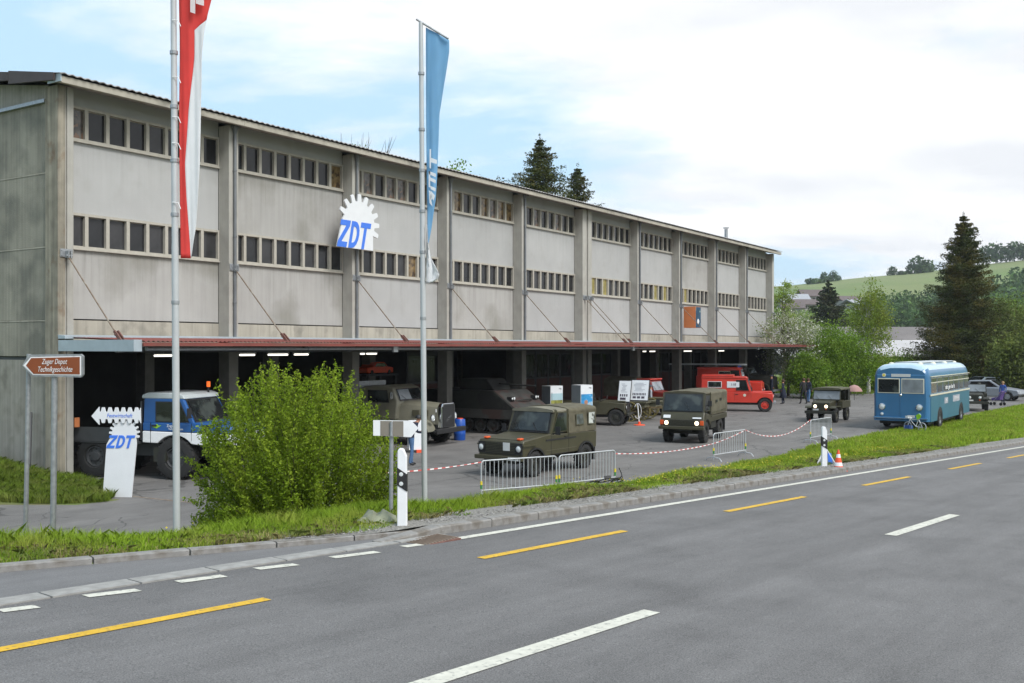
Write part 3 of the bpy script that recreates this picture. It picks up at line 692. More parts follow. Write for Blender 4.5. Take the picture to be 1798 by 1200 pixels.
special = {(0, 1, 0): 'glass_curt', (1, 1, 7): 'glass_wood', (2, 1, 0): 'glass_curt', (2, 1, 1): 'glass_curt', (2, 1, 3): 'glass_curt', (2, 1, 4): 'glass_curt', (2, 0, 5): 'glass_wood', (3, 1, 1): 'glass_wood',
           (3, 1, 4): 'glass_wood', (3, 1, 5): 'glass_curt', (3, 1, 6): 'glass_wood', (3, 1, 7): 'glass_wood', (4, 1, 2): 'glass_curt', (4, 1, 5): 'glass_curt', (5, 0, 1): 'glass_yel', (5, 0, 3): 'glass_yel', (5, 0, 2): 'glass_b',
           (6, 0, 4): 'glass_yel', (6, 0, 6): 'glass_yel', (1, 0, 2): 'glass_b', (2, 1, 7): 'glass_wood', (7, 0, 2): 'glass_yel'}
for k, (x0, x1) in enumerate(bays):
    for r, (z0, z1) in enumerate(((Z_S1, Z_T1), (Z_S2, Z_T2))):
        wd = (x1-x0-.02)/NW
        for i in range(NW):
            g = special.get((k, r, i)) or rr.choice(['glass_a', 'glass_a', 'glass_b'])
            window(round(x0+.01+i*wd, 3), round(x0+.01+(i+1)*wd-.001, 3), z0, z1, g)
        # sill
for k, (x0, x1) in enumerate(bays):
    for z in (Z_S1, Z_S2):
        piece('sill', MB().use('frame').box(x0+.01, x1-.01, .43, .52, z-.035, z-.002))
# roof: soffit, gutter beam, corrugated sheet
SL = math.tan(math.radians(9.0))
OV = -.42
zt = H0+7.35
b = MB().use('soffit').prism([(OV+.02, zt), (.72, zt+.22), (.72, zt+.27), (OV+.02, zt+.06)], -.62, 60.78, 'x'); piece('soffit', b)
bx = -.95; segs_r = 11
for k in range(10):      # eaves beam in lengths
    xa = -.72 if k == 0 else bays[k][0]-.2; xb = bays[k+1][0]-.2 if k < 9 else 60.85
    piece('eaves_beam', MB().use('conc_ledge').box(xa+.004, xb-.004, OV-.10, OV+.02, zt-.03, zt+.16), bevel=.008, seg=1)
piece('eaves_end', MB().use('galv_light').box(-.76, -.725, OV-.12, OV+.5, zt-.0, zt+.22))
b = MB().use('roof_sheet'); P0 = .2
def wave(x, pitch, amp): return amp*math.sin(2*PI*x/pitch)
xs_ = np.arange(-.8, 60.95, .04)
b.grid([[(x, OV-.17, zt+.2+wave(x, .24, .018)) for x in xs_], [(x, OV-.17, zt+.225+wave(x, .24, .018)) for x in xs_], [(x, 10, zt+.22+(10.5)*SL+wave(x, .24, .018)) for x in xs_]])
b.grid([[(x, 10, zt+.22+(10.5)*SL) for x in (-.8, 60.95)], [(x, 20.6, zt+.22) for x in (-.8, 60.95)]])
piece('roof', b, smooth=True, recalc=False)
# gable wall panels (weathered) with pale joints, ledge, brown verge
zj = [3.44, 4.49, 6.59, 8.71, 10.75]
for i in range(4):
    piece('gable_panel', MB().use('conc_side').box(-.42, -.2, .64, 19.9, zj[i]+.02, zj[i+1]-.02), bevel=.01, seg=1)
    piece('joint_strip', MB().use('conc_ledge').box(-.43, -.2, .64, 19.9, zj[i+1]-.02, zj[i+1]+.02) if i < 3 else MB().use('galv').box(-.52, -.2, .64, 19.9, 10.70, 10.80))
piece('gable_head', MB().use('conc_side_low').prism([(.64, 10.80), (19.9, 10.80), (19.9, 11.15), (10, 12.6), (.64, 11.2)], -.40, -.2, 'x'))
piece('plinth_wall', MB().use('conc_side_low').box(-.40, -.2, .64, 19.9, -.2, 3.36).use('grey_dark').box(-.36, -.2, .64, 19.9, 3.36, 3.44))
for y0, y1 in ((.70, 1.9), (1.92, 4.6), (4.62, 7.4), (7.42, 10)):
    za = zt+.10+(y0-OV)*SL; zb = zt+.10+(y1-OV)*SL
    if y0 == .70: y0 = OV+.1; za = zt+.16
    piece('verge_board', MB().use('brown_trim').prism([(y0, za-.12), (y1, zb-.22), (y1, zb+.16), (y0, za+.09)], -.84, -.78, 'x'))
piece('verge_board', MB().use('brown_trim').prism([(10.02, 12.9), (20.5, 11.1), (20.5, 11.5), (10.02, 13.25)], -.84, -.78, 'x'))
piece('back_wall', MB().use('panel').box(-.4, 60.6, 19.9, 20.1, -.1, 11.2))
piece('end_wall', MB().use('panel').box(60.55, 60.68, .55, 19.9, -.1, 11.2).prism([(.55, 11.2), (19.9, 11.2), (10, 12.7)], 60.55, 60.68, 'x'))
# hall inside
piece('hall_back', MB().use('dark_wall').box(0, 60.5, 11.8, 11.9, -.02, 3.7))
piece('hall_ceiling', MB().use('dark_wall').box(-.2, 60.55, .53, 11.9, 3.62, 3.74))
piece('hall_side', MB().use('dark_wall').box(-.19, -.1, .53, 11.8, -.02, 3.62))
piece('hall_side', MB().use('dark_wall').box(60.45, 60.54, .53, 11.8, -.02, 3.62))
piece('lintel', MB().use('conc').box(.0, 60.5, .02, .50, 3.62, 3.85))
for k, (x0, x1) in enumerate(bays):      # inner folding gates behind the columns in the bays that are shut
    if k in (5, 6, 8, 9, 3):
        n = 4; wd = (x1-x0)/n
        for i in range(n):
            if k == 3 and i < 2: continue
            l_ = MB().use('grey_dark').box(.03, wd-.03, -.03, .03, 0, 3.5)
            l_.use('door_red').box(.12, wd-.12, -.045, -.03, .15, 1.9)
            g_ = l_.build('gate_leaf', BLD, loc=(x0+i*wd, 4.9 if k != 5 else 4.5, 0))
            MB().use('glass_a').box(.12, wd-.12, -.04, -.031, 2.0, 3.3).build('pane', g_)
for k, (x0, x1) in enumerate(bays):      # partition posts
    pass
# canopy
CY = -3.45
piece('canopy_flashing', MB().use('galv_light').prism([(-.02, 3.97), (-.34, 3.97), (-.34, 4.05), (-.0, 4.08)], -.5, 60.7, 'x'))
b = MB().use('red_sheet'); xs2 = np.arange(-.25, 61.1, .0375)
b.grid([[(x, CY-.04, 3.885+wave(x, .15, .022)) for x in xs2], [(x, -.2, 4.0+wave(x, .15, .022)) for x in xs2]])
piece('canopy_sheet', b, recalc=False)
piece('canopy_fascia', MB().use('red_sheet').box(-.25, 61.05, CY-.02, CY+.03, 3.76, 3.86))
piece('canopy_end', MB().use('galv_light').box(-.5, -.42, CY+.05, -.02, 3.62, 3.93).box(-.42, -.25, CY+.05, CY+.09, 3.62, 3.93))
piece('canopy_beam', MB().use('grey_dark').box(-.3, 60.9, CY+1.0, CY+1.14, 3.58, 3.74))
for k in range(10):
    xa, xb = bays[k][0], (bays[k+1][0] if k < 9 else 61.0)
    piece('canopy_gutter', MB().use('galv').cyl((xa+.02, CY+.25, 3.69), (xb-.02, CY+.25, 3.69), .055, n=8))
b0 = MB().use('grey_dark').prism([(CY+.06, 3.72), (-.02, 3.6), (-.02, 3.86), (CY+.06, 3.84)], -.05, .05, 'x').build('canopy_bracket', BLD, loc=(colx(1)+.2, 0, 0))
for k in range(2, 11): inst(b0, BLD, (colx(k)+.2, 0, 0))
b0 = MB().use('galv').box(-.12, .12, CY+.12, CY+.2, 3.56, 3.78).build('canopy_block', BLD, loc=(colx(2)-1.4, 0, 0))
for x in (29.0, 47.6): inst(b0, BLD, (x, 0, 0))
# tie rods, brackets
rod_x = [-.25]+[colx(k)+.2 for k in range(1, 6)]+[colx(5)+.81]+[colx(k)+.2 for k in range(6, 11)]
ro = MB().use('rust').tube([(0, -.12, H0+2.55), (0, -2.35, H0+.32)], .021, 7)
r0 = ro.build('tie_rod', BLD, loc=(rod_x[0], 0, 0), smooth=True)
br = MB().use('galv').box(-.19, .19, -.03, -.002, H0+2.55, H0+2.78).box(-.05, -.02, -.2, -.03, H0+2.52, H0+2.72).box(.02, .05, -.2, -.03, H0+2.52, H0+2.72).cyl((-.09, -.15, H0+2.58), (.09, -.15, H0+2.58), .03)
for sx_ in (-.15, .15):
    for dz_ in (2.59, 2.74): br.cyl((sx_, -.05, H0+dz_), (sx_, -.03, H0+dz_), .018, n=6)
br0 = br.build('rod_bracket', r0)
sh = MB().use('rust_red').prism([(-2.25, H0+.42), (-2.52, H0+.14), (-2.66, H0+.16), (-2.32, H0+.46)], -.07, -.035, 'x').prism([(-2.25, H0+.42), (-2.52, H0+.14), (-2.66, H0+.16), (-2.32, H0+.46)], .035, .07, 'x').cyl((-.09, -2.36, H0+.34), (.09, -2.36, H0+.34), .03, n=8)
sh0 = sh.build('rod_shoe', r0)
for x in rod_x[1:]:
    o = inst(r0, BLD, (x, 0, 0)); inst(br0, o, (0, 0, 0)); inst(sh0, o, (0, 0, 0))
# downpipes with hoppers, on the columns' fronts
dp = MB().use('pipe').cyl((0, -.06, 4.05), (0, -.06, 10.92), .055, n=10).cyl((0, -.06, 10.85), (0, -.06, 11.05), .06, .12, n=10).box(-.13, .13, -.2, .0, 11.05, 11.17)
for z in (5.2, 7.4, 9.6): dp.cyl((0, -.06, z), (0, -.06, z+.04), .068, n=10)
d0 = dp.build('downpipe', BLD, loc=(colx(1)+.2, 0, 0), smooth=True)
for k in (2, 3, 4, 6, 7, 8, 9): inst(d0, BLD, (colx(k)+.2, 0, 0))
# lamps inside
def abp(px, bb):       # distance along the front for a pixel column at depth bb
    k = (px-899)/F; dist = 26.03+bb; Z = dist/(math.cos(TH)*0+ (-k*math.cos(TH)+math.sin(TH))); return Z*(k*math.sin(TH)+math.cos(TH))-16.9
lam = []
tl = None
for px0, px1, bb in ((271, 304, 2.6), (421, 447, 2.6), (471, 505, 2.6), (517, 541, 2.6), (633, 640, 3.2), (644, 661, 3.2), (1129, 1134, 3.5), (1141, 1150, 3.5), (1201, 1214, 3.2), (1262, 1271, 3.2)):
    a0, a1 = abp(px0, bb), abp(px1, bb); L = min(1.6, a1-a0); lam.append(px0)
    p = bp((a0+a1)/2, bb, 3.44)
    where = {271: 'over the blue cab in the first bay', 421: 'left of three above the bush', 471: 'middle of three above the bush', 517: 'right of three above the bush',
             633: 'short one at the third bay\'s left', 644: 'over the grey vintage lorry', 1129: 'short one above the old pickup', 1141: 'long one above the old pickup', 1201: 'over the red off-roader', 1262: 'over the fire engine ladder'}[px0]
    t_ = thing('ceiling_lamp', 'lit white tube lamp under the hall ceiling, '+where, 'lamp', p, BROT, 'tube lamps under the hall ceiling')
    MB().use('tube_light').cyl((-L/2, 0, 0), (L/2, 0, 0), .035, n=8).build('tube', t_, smooth=True)
    MB().use('white').box(-L/2-.04, L/2+.04, -.05, .05, .04, .09).cyl((0, 0, .09), (0, 0, .18), .012, n=6).build('batten', t_)
# gear sign "ZDT"
def gear(cx, cz, r0, r1, a0, a1, nt, frac=.5, flat=None):
    pts = []; st = (a1-a0)/nt
    for i in range(nt):
        c = a0+(i+.5)*st; w0 = st*.27; w1 = st*.19
        for rr_, da in ((r0, -w0*1.25), (r1*.985, -w1), (r1, -w1*.5), (r1, w1*.5), (r1*.985, w1), (r0, w0*1.25)):
            pts.append((cx+rr_*math.cos(c+da), cz+rr_*math.sin(c+da)))
    return pts
gs_ = thing('gear_sign', 'big white half gear sign with slanted blue letters ZDT, high on the depot wall', 'sign', bp(colx(2)-.12, -.32, 0), BROT)
zc = H0+4.78
# outline: gear arc from the lower right up and round to the left, straight bottom
def big_gear(R0, R1):
    arc = gear(0, 0, R0, R1, math.radians(-30), math.radians(165), 9)
    return arc
pts = [(x*.88+.1, z*.88-.05) for x, z in big_gear(.98, 1.3)]
pts += [(-.80, .1), (-.86, -.08), (-1.12, -1.0), (.88, -1.0)]
b = MB().use('white_clean').prism([(x, zc-.05+z) for x, z in pts], -.06, 0, 'y'); gpan = b.build('gear_panel', gs_)
b = MB().use('galv').box(-.5, -.42, 0, .3, zc+.3, zc+.36).box(.42, .5, 0, .3, zc+.3, zc+.36).box(-.5, -.42, 0, .3, zc-.8, zc-.74).box(.42, .5, 0, .3, zc-.8, zc-.74); b.build('bracket', gs_)
def letters_zdt(parent, m, x0, z0, h, w, y, sh=.22, dy=.01):
    """Z, D and T as solid italic letters, one mesh per letter"""
    def T(p): return (x0+p[0]*w+p[1]*h*sh, z0+p[1]*h)
    Z = [(0, 1), (.9, 1), (.9, .80), (.33, .2), (.86, .2), (.86, 0), (0, 0), (0, .2), (.56, .8), (0, .8)]
    MB().use(m).prism([T(p) for p in Z], y-dy, y, 'y').build('letter', parent)
    D = [(1.02, 0), (1.02, 1)]+[(1.35+.52*math.sin(a), .5+.5*math.cos(a)) for a in np.linspace(0, PI, 9)]
    Di = [(1.26, .2), (1.26, .8)]+[(1.36+.27*math.sin(a), .5+.3*math.cos(a)) for a in np.linspace(0, PI, 9)]
    n = len(D); V = [(*T(p)[:1], y-dy, T(p)[1]) for p in D]+[(T(p)[0], y-dy, T(p)[1]) for p in Di]+[(T(p)[0], y, T(p)[1]) for p in D]+[(T(p)[0], y, T(p)[1]) for p in Di]
    fs = []
    for i in range(n):
        j = (i+1) % n
        fs += [(i, j, n+j, n+i), (2*n+i, 3*n+i, 3*n+j, 2*n+j), (i, 2*n+i, 2*n+j, j), (n+i, n+j, 3*n+j, 3*n+i)]
    MB().use(m).add(V, fs).build('letter', parent)
    Tt = [(1.9, 1), (2.85, 1), (2.85, .8), (2.5, .8), (2.5, 0), (2.25, 0), (2.25, .8), (1.9, .8)]
    MB().use(m).prism([T(p) for p in Tt], y-dy, y, 'y').build('letter', parent)
letters_zdt(gs_, 'blue_sign', -1.14, zc-1.04, 1.02, .59, -.062)
# orange and blue box sign
a0 = abp(1206, -.0)
ob = thing('box_sign', 'orange box sign with a dark blue picture on its front, mounted above the canopy', 'sign', bp(abp(1231, -1.05), 0, 0), BROT)
zb0, zb1 = EYE-(577-610)/F*bp(abp(1225, -1), -1).y, EYE-(541-610)/F*bp(abp(1225, -1), -1).y
zb0, zb1 = EYE+33/F*66, EYE+69/F*66
MB().use('orange_box').box(-.42, .42, -.85, -.03, zb0, zb1).build('box', ob, bevel=.01)
M['pic'] = mat('dark_blue_poster', (.012, .06, .12), .5, var=.4, scale=2, c2=(.2, .3, .28), c2t=(.56, .62), c2scale=2.2)
MB().use('pic').box(-.40, .40, -.862, -.852, zb0+.02, zb1-.02).build('picture', ob)
MB().use('white').lathe([(.0, -.866), (.14, -.866), (.16, -.864)], 16, Matrix.Translation((-.02, 0, zb0+.42))).build('emblem', ob)
# flue on the roof
fp = at(1275, 418, 76)
fl_ = thing('flue_pipe', 'short steel flue pipe with a flat cap on the far end of the roof', 'chimney', (fp.x, fp.y, zt+.9))
MB().use('galv').cyl((0, 0, -.2), (0, 0, .75), .13, n=12).build('pipe', fl_, smooth=True)
MB().use('galv').cyl((0, 0, .82), (0, 0, .87), .24, n=12).cyl((.1, 0, .7), (.1, 0, .84), .01, n=5).cyl((-.1, 0, .7), (-.1, 0, .84), .01, n=5).build('cap', fl_)
# security lamp on end column + small orange box on the corner
sm = MB().use('orange_box').box(.0, .14, -.05, .0, 1.45, 1.72); piece('socket_box', sm)
piece('wall_lamp', MB().use('galv').box(60.66, 60.8, .1, .3, 6.0, 6.2).cyl((60.75, .05, 6.05), (60.9, -.1, 5.98), .08, n=8))
# short leaning pipe against the gable plinth
pp = thing('leaning_pipe', 'short dark pipe leaning against the foot of the gable wall', 'pipe', bp(-.75, 1.2, .35), BROT)
MB().use('grey_dark').cyl((-.1, -.35, -.1), (.22, .1, 1.5), .06, n=8).build('pipe', pp, smooth=True)
# ================================================================== vehicles (local x forward, y left, origin on the ground)
WC = {}
def tyre_rim(r, w_, rim_r, rim, lugs, tyre='tyre', holes=0):
    key = (r, w_, rim_r, rim, lugs)
    if key in WC: return WC[key]
    b = MB().use(tyre); h = w_/2
    b.lathe([(rim_r, -h*.8), (rim_r+.03, -h), (r*.86, -h*1.04), (r*.965, -h*.9), (r, -h*.55), (r, h*.55), (r*.965, h*.9), (r*.86, h*1.04), (rim_r+.03, h), (rim_r, h*.8)], 28)
    if lugs:
        for i in range(lugs):
            for sd_ in (-1, 1):
                a = 2*PI*(i+(.5 if sd_ > 0 else 0))/lugs; mt = Matrix.Rotation(a, 4, 'Y')
                b.box(r*.97, r*1.025, sd_*h*.12 if sd_ > 0 else -h*.98, h*.98 if sd_ > 0 else -h*.12, -.022, .022, mt)
    m = MB().use(rim)
    m.lathe([(rim_r+.004, -h*.85), (rim_r+.004, h*.72), (rim_r*.9, h*.78), (rim_r*.84, h*.45), (rim_r*.5, h*.5), (rim_r*.42, h*.72), (rim_r*.16, h*.78), (.001, h*.78)], 24)
    for i in range(6):
        a = 2*PI*i/6; x, z = math.cos(a)*rim_r*.32, math.sin(a)*rim_r*.32; m.cyl((x, h*.7, z), (x, h*.80, z), rim_r*.05, n=6)
    m.use('black')  # black discs stand in for the shade inside the rim holes
    for i in range(8):
        a = 2*PI*(i+.5)/8; x, z = math.cos(a)*rim_r*.67, math.sin(a)*rim_r*.67; m.cyl((x, h*.44, z), (x, h*.505, z), rim_r*.085, n=8)
    WC[key] = (b, m); return WC[key]
def wheel(parent, x, y, r, w_=.2, rim_r=None, rim='olive_dk', lugs=24, z=None):
    rim_r = rim_r or r*.55; key = ('o', r, w_, rim_r, rim, lugs); z = r if z is None else z
    if key not in WC:
        b, m = tyre_rim(r, w_, rim_r, rim, lugs); t = b.build('wheel', parent, smooth=35); q = m.build('rim', t, smooth=35); WC[key] = (t, q)
    else:
        t0_, q0_ = WC[key]; t = inst(t0_, parent, (0, 0, 0)); inst(q0_, t, (0, 0, 0))
    t.location = (x, y, z); t.rotation_euler = (0, random.uniform(0, 6), 0 if y > 0 else PI); return t
def arch_profile(top, wx, ra, zb, zc):
    """side outline: points along the top from rear to front, then back along the bottom with wheel arches"""
    pts = list(top)
    for x in sorted(wx, reverse=True):
        n = 10
        dz = max(0., min(ra, zb-zc)); a0 = math.asin(dz/ra) if dz > 0 else 0
        for i in range(n+1):
            a = a0+(PI-2*a0)*i/n; pts.append((x+ra*math.cos(a), zc+ra*math.sin(a)))
    return pts
def glass_pane(parent, pts, y, side, name='window', fr='black', gl='carglass', t=.012, inset=.03):
    """side window: frame polygon in xz at y, glass proud inside it"""
    s = 1 if side > 0 else -1
    cx_ = sum(p[0] for p in pts)/len(pts); cz_ = sum(p[1] for p in pts)/len(pts)
    b = MB().use(fr).prism(pts, y, y+s*t, 'y'); o = b.build(name, parent)
    q = [(cx_+(p[0]-cx_)*(1-inset*2/max(.2, abs(p[0]-cx_)+.001)*.5), cz_+(p[1]-cz_)*(1-inset*2/max(.2, abs(p[1]-cz_)+.001)*.5)) for p in pts]
    MB().use(gl).prism(q, y+s*t*.5, y+s*(t+.004), 'y').build('pane', o); return o
def slab(parent, name, c0, c1, c2, c3, m, th=.01):
    """thin quad panel through four 3D corners, thickness along its normal"""
    c = [Vector(p) for p in (c0, c1, c2, c3)]; n = (c[1]-c[0]).cross(c[3]-c[0]).normalized()*th
    return MB().use(m).add([p for p in c]+[p+n for p in c], [(0, 3, 2, 1), (4, 5, 6, 7), (0, 1, 5, 4), (1, 2, 6, 5), (2, 3, 7, 6), (3, 0, 4, 7)]).build(name, parent)
def windscreen(parent, x0, z0, x1, z1, hw0, hw1, split=False, fr='black', gls=('carglass', 'carglass'), th=.02, f=.05, name='windscreen'):
    """slanted front window from bottom (x0,z0) to top (x1,z1)"""
    o = slab(parent, name, (x0, hw0, z0), (x0, -hw0, z0), (x1, -hw1, z1), (x1, hw1, z1), fr, -th if False else th)
    d = Vector((x1-x0, 0, z1-z0)); L = d.length; u = d/L; nrm = Vector((u.z, 0, -u.x))
    if nrm.x < 0: nrm = -nrm
    def P(y, v, e=th+.004):   # v from 0 to 1
        hw = hw0+(hw1-hw0)*v; q = Vector((x0, 0, z0))+d*v+nrm*e; return Vector((q.x, y*hw, q.z))
    vf = f/L
    rngs = [(-1+f/hw0, -f*.35/hw0), (f*.35/hw0, 1-f/hw0)] if split else [(-1+f/hw0, 1-f/hw0)]
    for i, (ya, yb) in enumerate(rngs):
        c = [P(ya, vf), P(yb, vf), P(yb, 1-vf), P(ya, 1-vf)]
        n = nrm*.006
        MB().use(gls[i % 2]).add(c+[p-n for p in c], [(0, 1, 2, 3), (7, 6, 5, 4), (0, 4, 5, 1), (1, 5, 6, 2), (2, 6, 7, 3), (3, 7, 4, 0)]).build('pane', o)
    # wipers
    for s in ((-.45, .45) if not split else (-.5, .5)):
        MB().use('black').tube([P(s, 0, th+.02), P(s-.32, .42, th+.03)], .008, 5).build('wiper', o)
    return o
def lamp(parent, x, y, z, r, m='lamp', ring='black', name='headlamp', d=(1, 0)):
    mt = Matrix.Translation((x, y, z)) @ Matrix.Rotation(-PI/2, 4, 'Z')
    o = MB().use(ring).lathe([(r*.9, -.03), (r*1.22, -.03), (r*1.22, .012), (r*1.02, .02), (r*.95, .0)], 18, mt).build(name, parent, smooth=50)
    MB().use(m).lathe([(r*.98, .002), (r*.8, .02), (r*.45, .032), (.001, .036)], 18, mt).build('lens', o, smooth=50); return o
def canvas_box(parent, x0, x1, z0, hw, zt_, arch=.1, m='canvas', rnd=.14, name='canvas_top', sag=.012, seed=1, stations=26, slope_front=0):
    R = random.Random(seed); secs = []
    for i in range(stations):
        u = i/(stations-1); x = x0+(x1-x0)*u; sec = []
        sg = sag*(math.sin(u*PI*5)+.5*math.sin(u*23+seed))
        zz_ = zt_-slope_front*u*u
        def J(k): return R.uniform(-1, 1)*sag*.5
        pr = []
        nside = 6
        for j in range(nside+1): pr.append((hw+sg*.5*(1 if 0 < j < nside else .2)+J(0)-.012*j/nside, z0+(zz_-rnd-z0)*j/nside))
        for j in range(1, 6): a = PI/2*j/6; pr.append((hw-rnd+rnd*math.cos(a)+J(0)*.3, zz_-rnd+rnd*math.sin(a)))
        for j in range(0, 5): v = j/8; pr.append(((hw-rnd)*(1-v*2), zz_+arch*math.sin(PI/2*min(1, v*2))+sg*.4))
        left = pr; right = [(-a, b2) for a, b2 in reversed(pr[:-1])]
        secs.append([Vector((x, a, b2)) for a, b2 in left+right])
    return MB().use(m).loft(secs).build(name, parent, smooth=60)
def mirror_arm(parent, x, y, z, s, r=.09, m='black'):
    b = MB().use(m).tube([(x, y, z), (x+.05, y+s*.18, z+.06)], .012, 6).box(x+.03, x+.05, y+s*.12, y+s*(.12+r*1.7), z, z+r*2.4)
    return b.build('mirror', parent)
# ---- olive 4x4 with canvas top in the yard's middle ----
f_ = Vector((-.603, -.798, 0)); ra = gnd(1024, 821.6); fa = gnd(933, 837.6); ff = gnd(867, 831)
cen = (ra+ff)/2
def place(c, f): return (c.x, c.y, 0), math.atan2(f.y, f.x)
loc, rz = place(cen, f_)
G = thing('off_road_vehicle', 'olive off-road vehicle with canvas top and orange bonnet indicators, behind the steel barriers', 'off-road vehicle', loc, rz)
WB = 2.66; xf, xr = WB/2, -WB/2; hw = .80
body = arch_profile([(xr-.62, .62), (xr-.64, 1.13), (.52, 1.16), (.56, 1.185), (xf+.55, 1.06), (xf+.60, .99), (xf+.60, .58)], (xf, xr), .44, .55, .36)
MB().use('olive').prism(body, -hw, hw, 'y').build('body', G, bevel=.03, smooth=40)
MB().use('olive_dk').box(xr-.5, xf+.45, -.42, .42, .38, .62).build('chassis', G)
for s in (-1, 1):
    MB().use('olive').box(xf+.02-.02, xf+.62, s*.80 if s > 0 else -.845, .845 if s > 0 else -.80, .90, .94).build('wing_edge', G)
    for cx_ in (xf, xr):
        fl = MB().use('black')
        for i in range(10):
            a0, a1 = PI*.08+PI*.84*i/10, PI*.08+PI*.84*(i+1)/10
            p = [(cx_+rr_*math.cos(a), .36+rr_*math.sin(a)) for rr_, a in ((.44, a0), (.49, a0), (.49, a1), (.44, a1))]
            fl.prism(p, s*.79, s*.845, 'y')
        fl.build('wheel_arch', G)
    MB().use('black').box(xr+.55, xf-.53, s*.80, s*.815, .985, 1.03).build('rubbing_strip', G)
    MB().use('olive_lt').box(xr+.5, xf-.5, s*.80, s*.808, .70, .712).build('swage_line', G)
    # door with its seam, handle and window
    d = MB().use('black')
    for x in (.53, -.40): d.box(x-.006, x+.006, s*.80, s*.806, .58, 1.15)
    d.box(-.40, .53, s*.80, s*.806, .575, .587); d.use('olive_dk').box(-.33, -.17, s*.80, s*.83, 1.045, 1.075); d.build('door', G)
    glass_pane(G, [(-.34, 1.2), (.43, 1.2), (.16, 1.80), (-.34, 1.80)], s*.765, s, 'side_window', 'olive')
    mirror_arm(G, .42, s*.79, 1.16, s, .1)
pil = MB().use('olive')
for s in (-1, 1):
    pil.prism([(.46, 1.16), (.56, 1.18), (.28, 1.86), (.18, 1.86)], s*.70, s*.78, 'y'); pil.prism([(-.42, 1.13), (-.34, 1.13), (-.34, 1.86), (-.42, 1.86)], s*.70, s*.785, 'y')
pil.box(.18, .30, -.74, .74, 1.81, 1.88).build('pillar', G)
MB().use('black').box(-.40, .45, -.70, .70, 1.1, 1.22).box(-.05, .12, -.55, -.15, 1.2, 1.62).box(-.05, .12, .15, .55, 1.2, 1.62).build('seats', G)
MB().use('black').box(-.38, -.36, -.70, .70, 1.1, 1.82).build('bulkhead', G)
windscreen(G, .56, 1.20, .30, 1.83, .74, .69, False, 'black', ('carglass',)*2)
canvas_box(G, -.40, .36, 1.80, .765, 1.875, .055, rnd=.07, seed=3, stations=12, sag=.006, name='canvas_roof', m='canvas_lt')
canvas_box(G, xr-.62, -.40, 1.14, .80, 1.90, .06, rnd=.13, seed=4, sag=.022)
MB().use('interior').lathe([(.17, 0), (.19, .015), (.195, 0), (.19, -.015)], 16, Matrix.Translation((.12, .34, 1.34)) @ Matrix.Rotation(PI/2-.5, 4, 'Z'), closed=True).build('steering_wheel', G)
M['clear_pane'] = mat('foggy_soft_window', (.10, .11, .11), .15, var=.5, scale=5); M['clear_pane2'] = mat('see_through_soft_window', (.42, .44, .42), .3, var=.5, scale=4, c2=(.04, .04, .04), c2t=(.5, .53), c2scale=2.5)
for s in (-1, 1):
    glass_pane(G, [(-1.22, 1.36), (-.78, 1.36), (-.76, 1.70), (-1.16, 1.72)], s*.812, s, 'soft_window', 'canvas_dk', 'clear_pane')
    glass_pane(G, [(-1.86, 1.33), (-1.45, 1.35), (-1.45, 1.74), (-1.84, 1.74)], s*.812, s, 'soft_window', 'canvas_dk', 'clear_pane2')
# front: grille, lamps, indicators, bumper, plate
MB().use('olive_dk').box(xf+.60, xf+.612, -.55, .55, .66, 1.0).build('grille', G)
gsl = MB().use('olive').box(xf+.612, xf+.63, -.53, .53, -.006, .006).build('grille_slat', G)
for k in range(7): (gsl if k == 0 else inst(gsl, G, (0, 0, 0))).location = (0, 0, .70+k*.045)
for s in (-1, 1):
    MB().use('black').box(xf+.60, xf+.625, s*.56 if s > 0 else -.795, .795 if s > 0 else -.56, .68, 1.0).build('lamp_bezel', G)
    lamp(G, xf+.64, s*.675, .84, .095)
    MB().use('amber').box(xf+.36, xf+.55, s*.60-.06, s*.60+.06, 1.075, 1.135).build('indicator', G, bevel=.02)
MB().use('plate').box(xf+.63, xf+.64, .12, .36, .77, 1.0).build('marker_plate', G)
MB().use('olive').box(xf+.6, xf+.74, -.86, .86, .50, .62).build('bumper', G, bevel=.02)
pl = MB().use('plate').box(xf+.742, xf+.75, .38, .75, .515, .61).build('number_plate', G)
text('M 70888', .07, 'black', pl, face_mtx((xf+.752, .565, .562), (0, 1, 0), (0, 0, 1)), 'lettering')
MB().use('olive').box(-.1, .5, -.55, .55, 1.15, 1.16)
hd = MB().use('olive').prism([(.62, 1.19), (xf+.5, 1.085), (xf+.5, 1.065), (.62, 1.165)], -.60, .60, 'y').build('bonnet', G, bevel=.01)
MB().use('black').cyl((xr-.66, .15, .98), (xr-.82, .15, .98), .34, n=24).build('spare_wheel', G, smooth=40, bevel=.03)
MB().use('black').box(xr-.66, xr-.80, -.62, -.52, .72, 1.2).build('rear_bracket', G)
for x in (xf, xr):
    for s in (-1, 1): wheel(G, x, s*.70, .37, .22, .21)
for s in (-1, 1): MB().use('black').box(xr-.52, xr-.50, s*.58, s*.82, .22, .62).build('mud_flap', G)
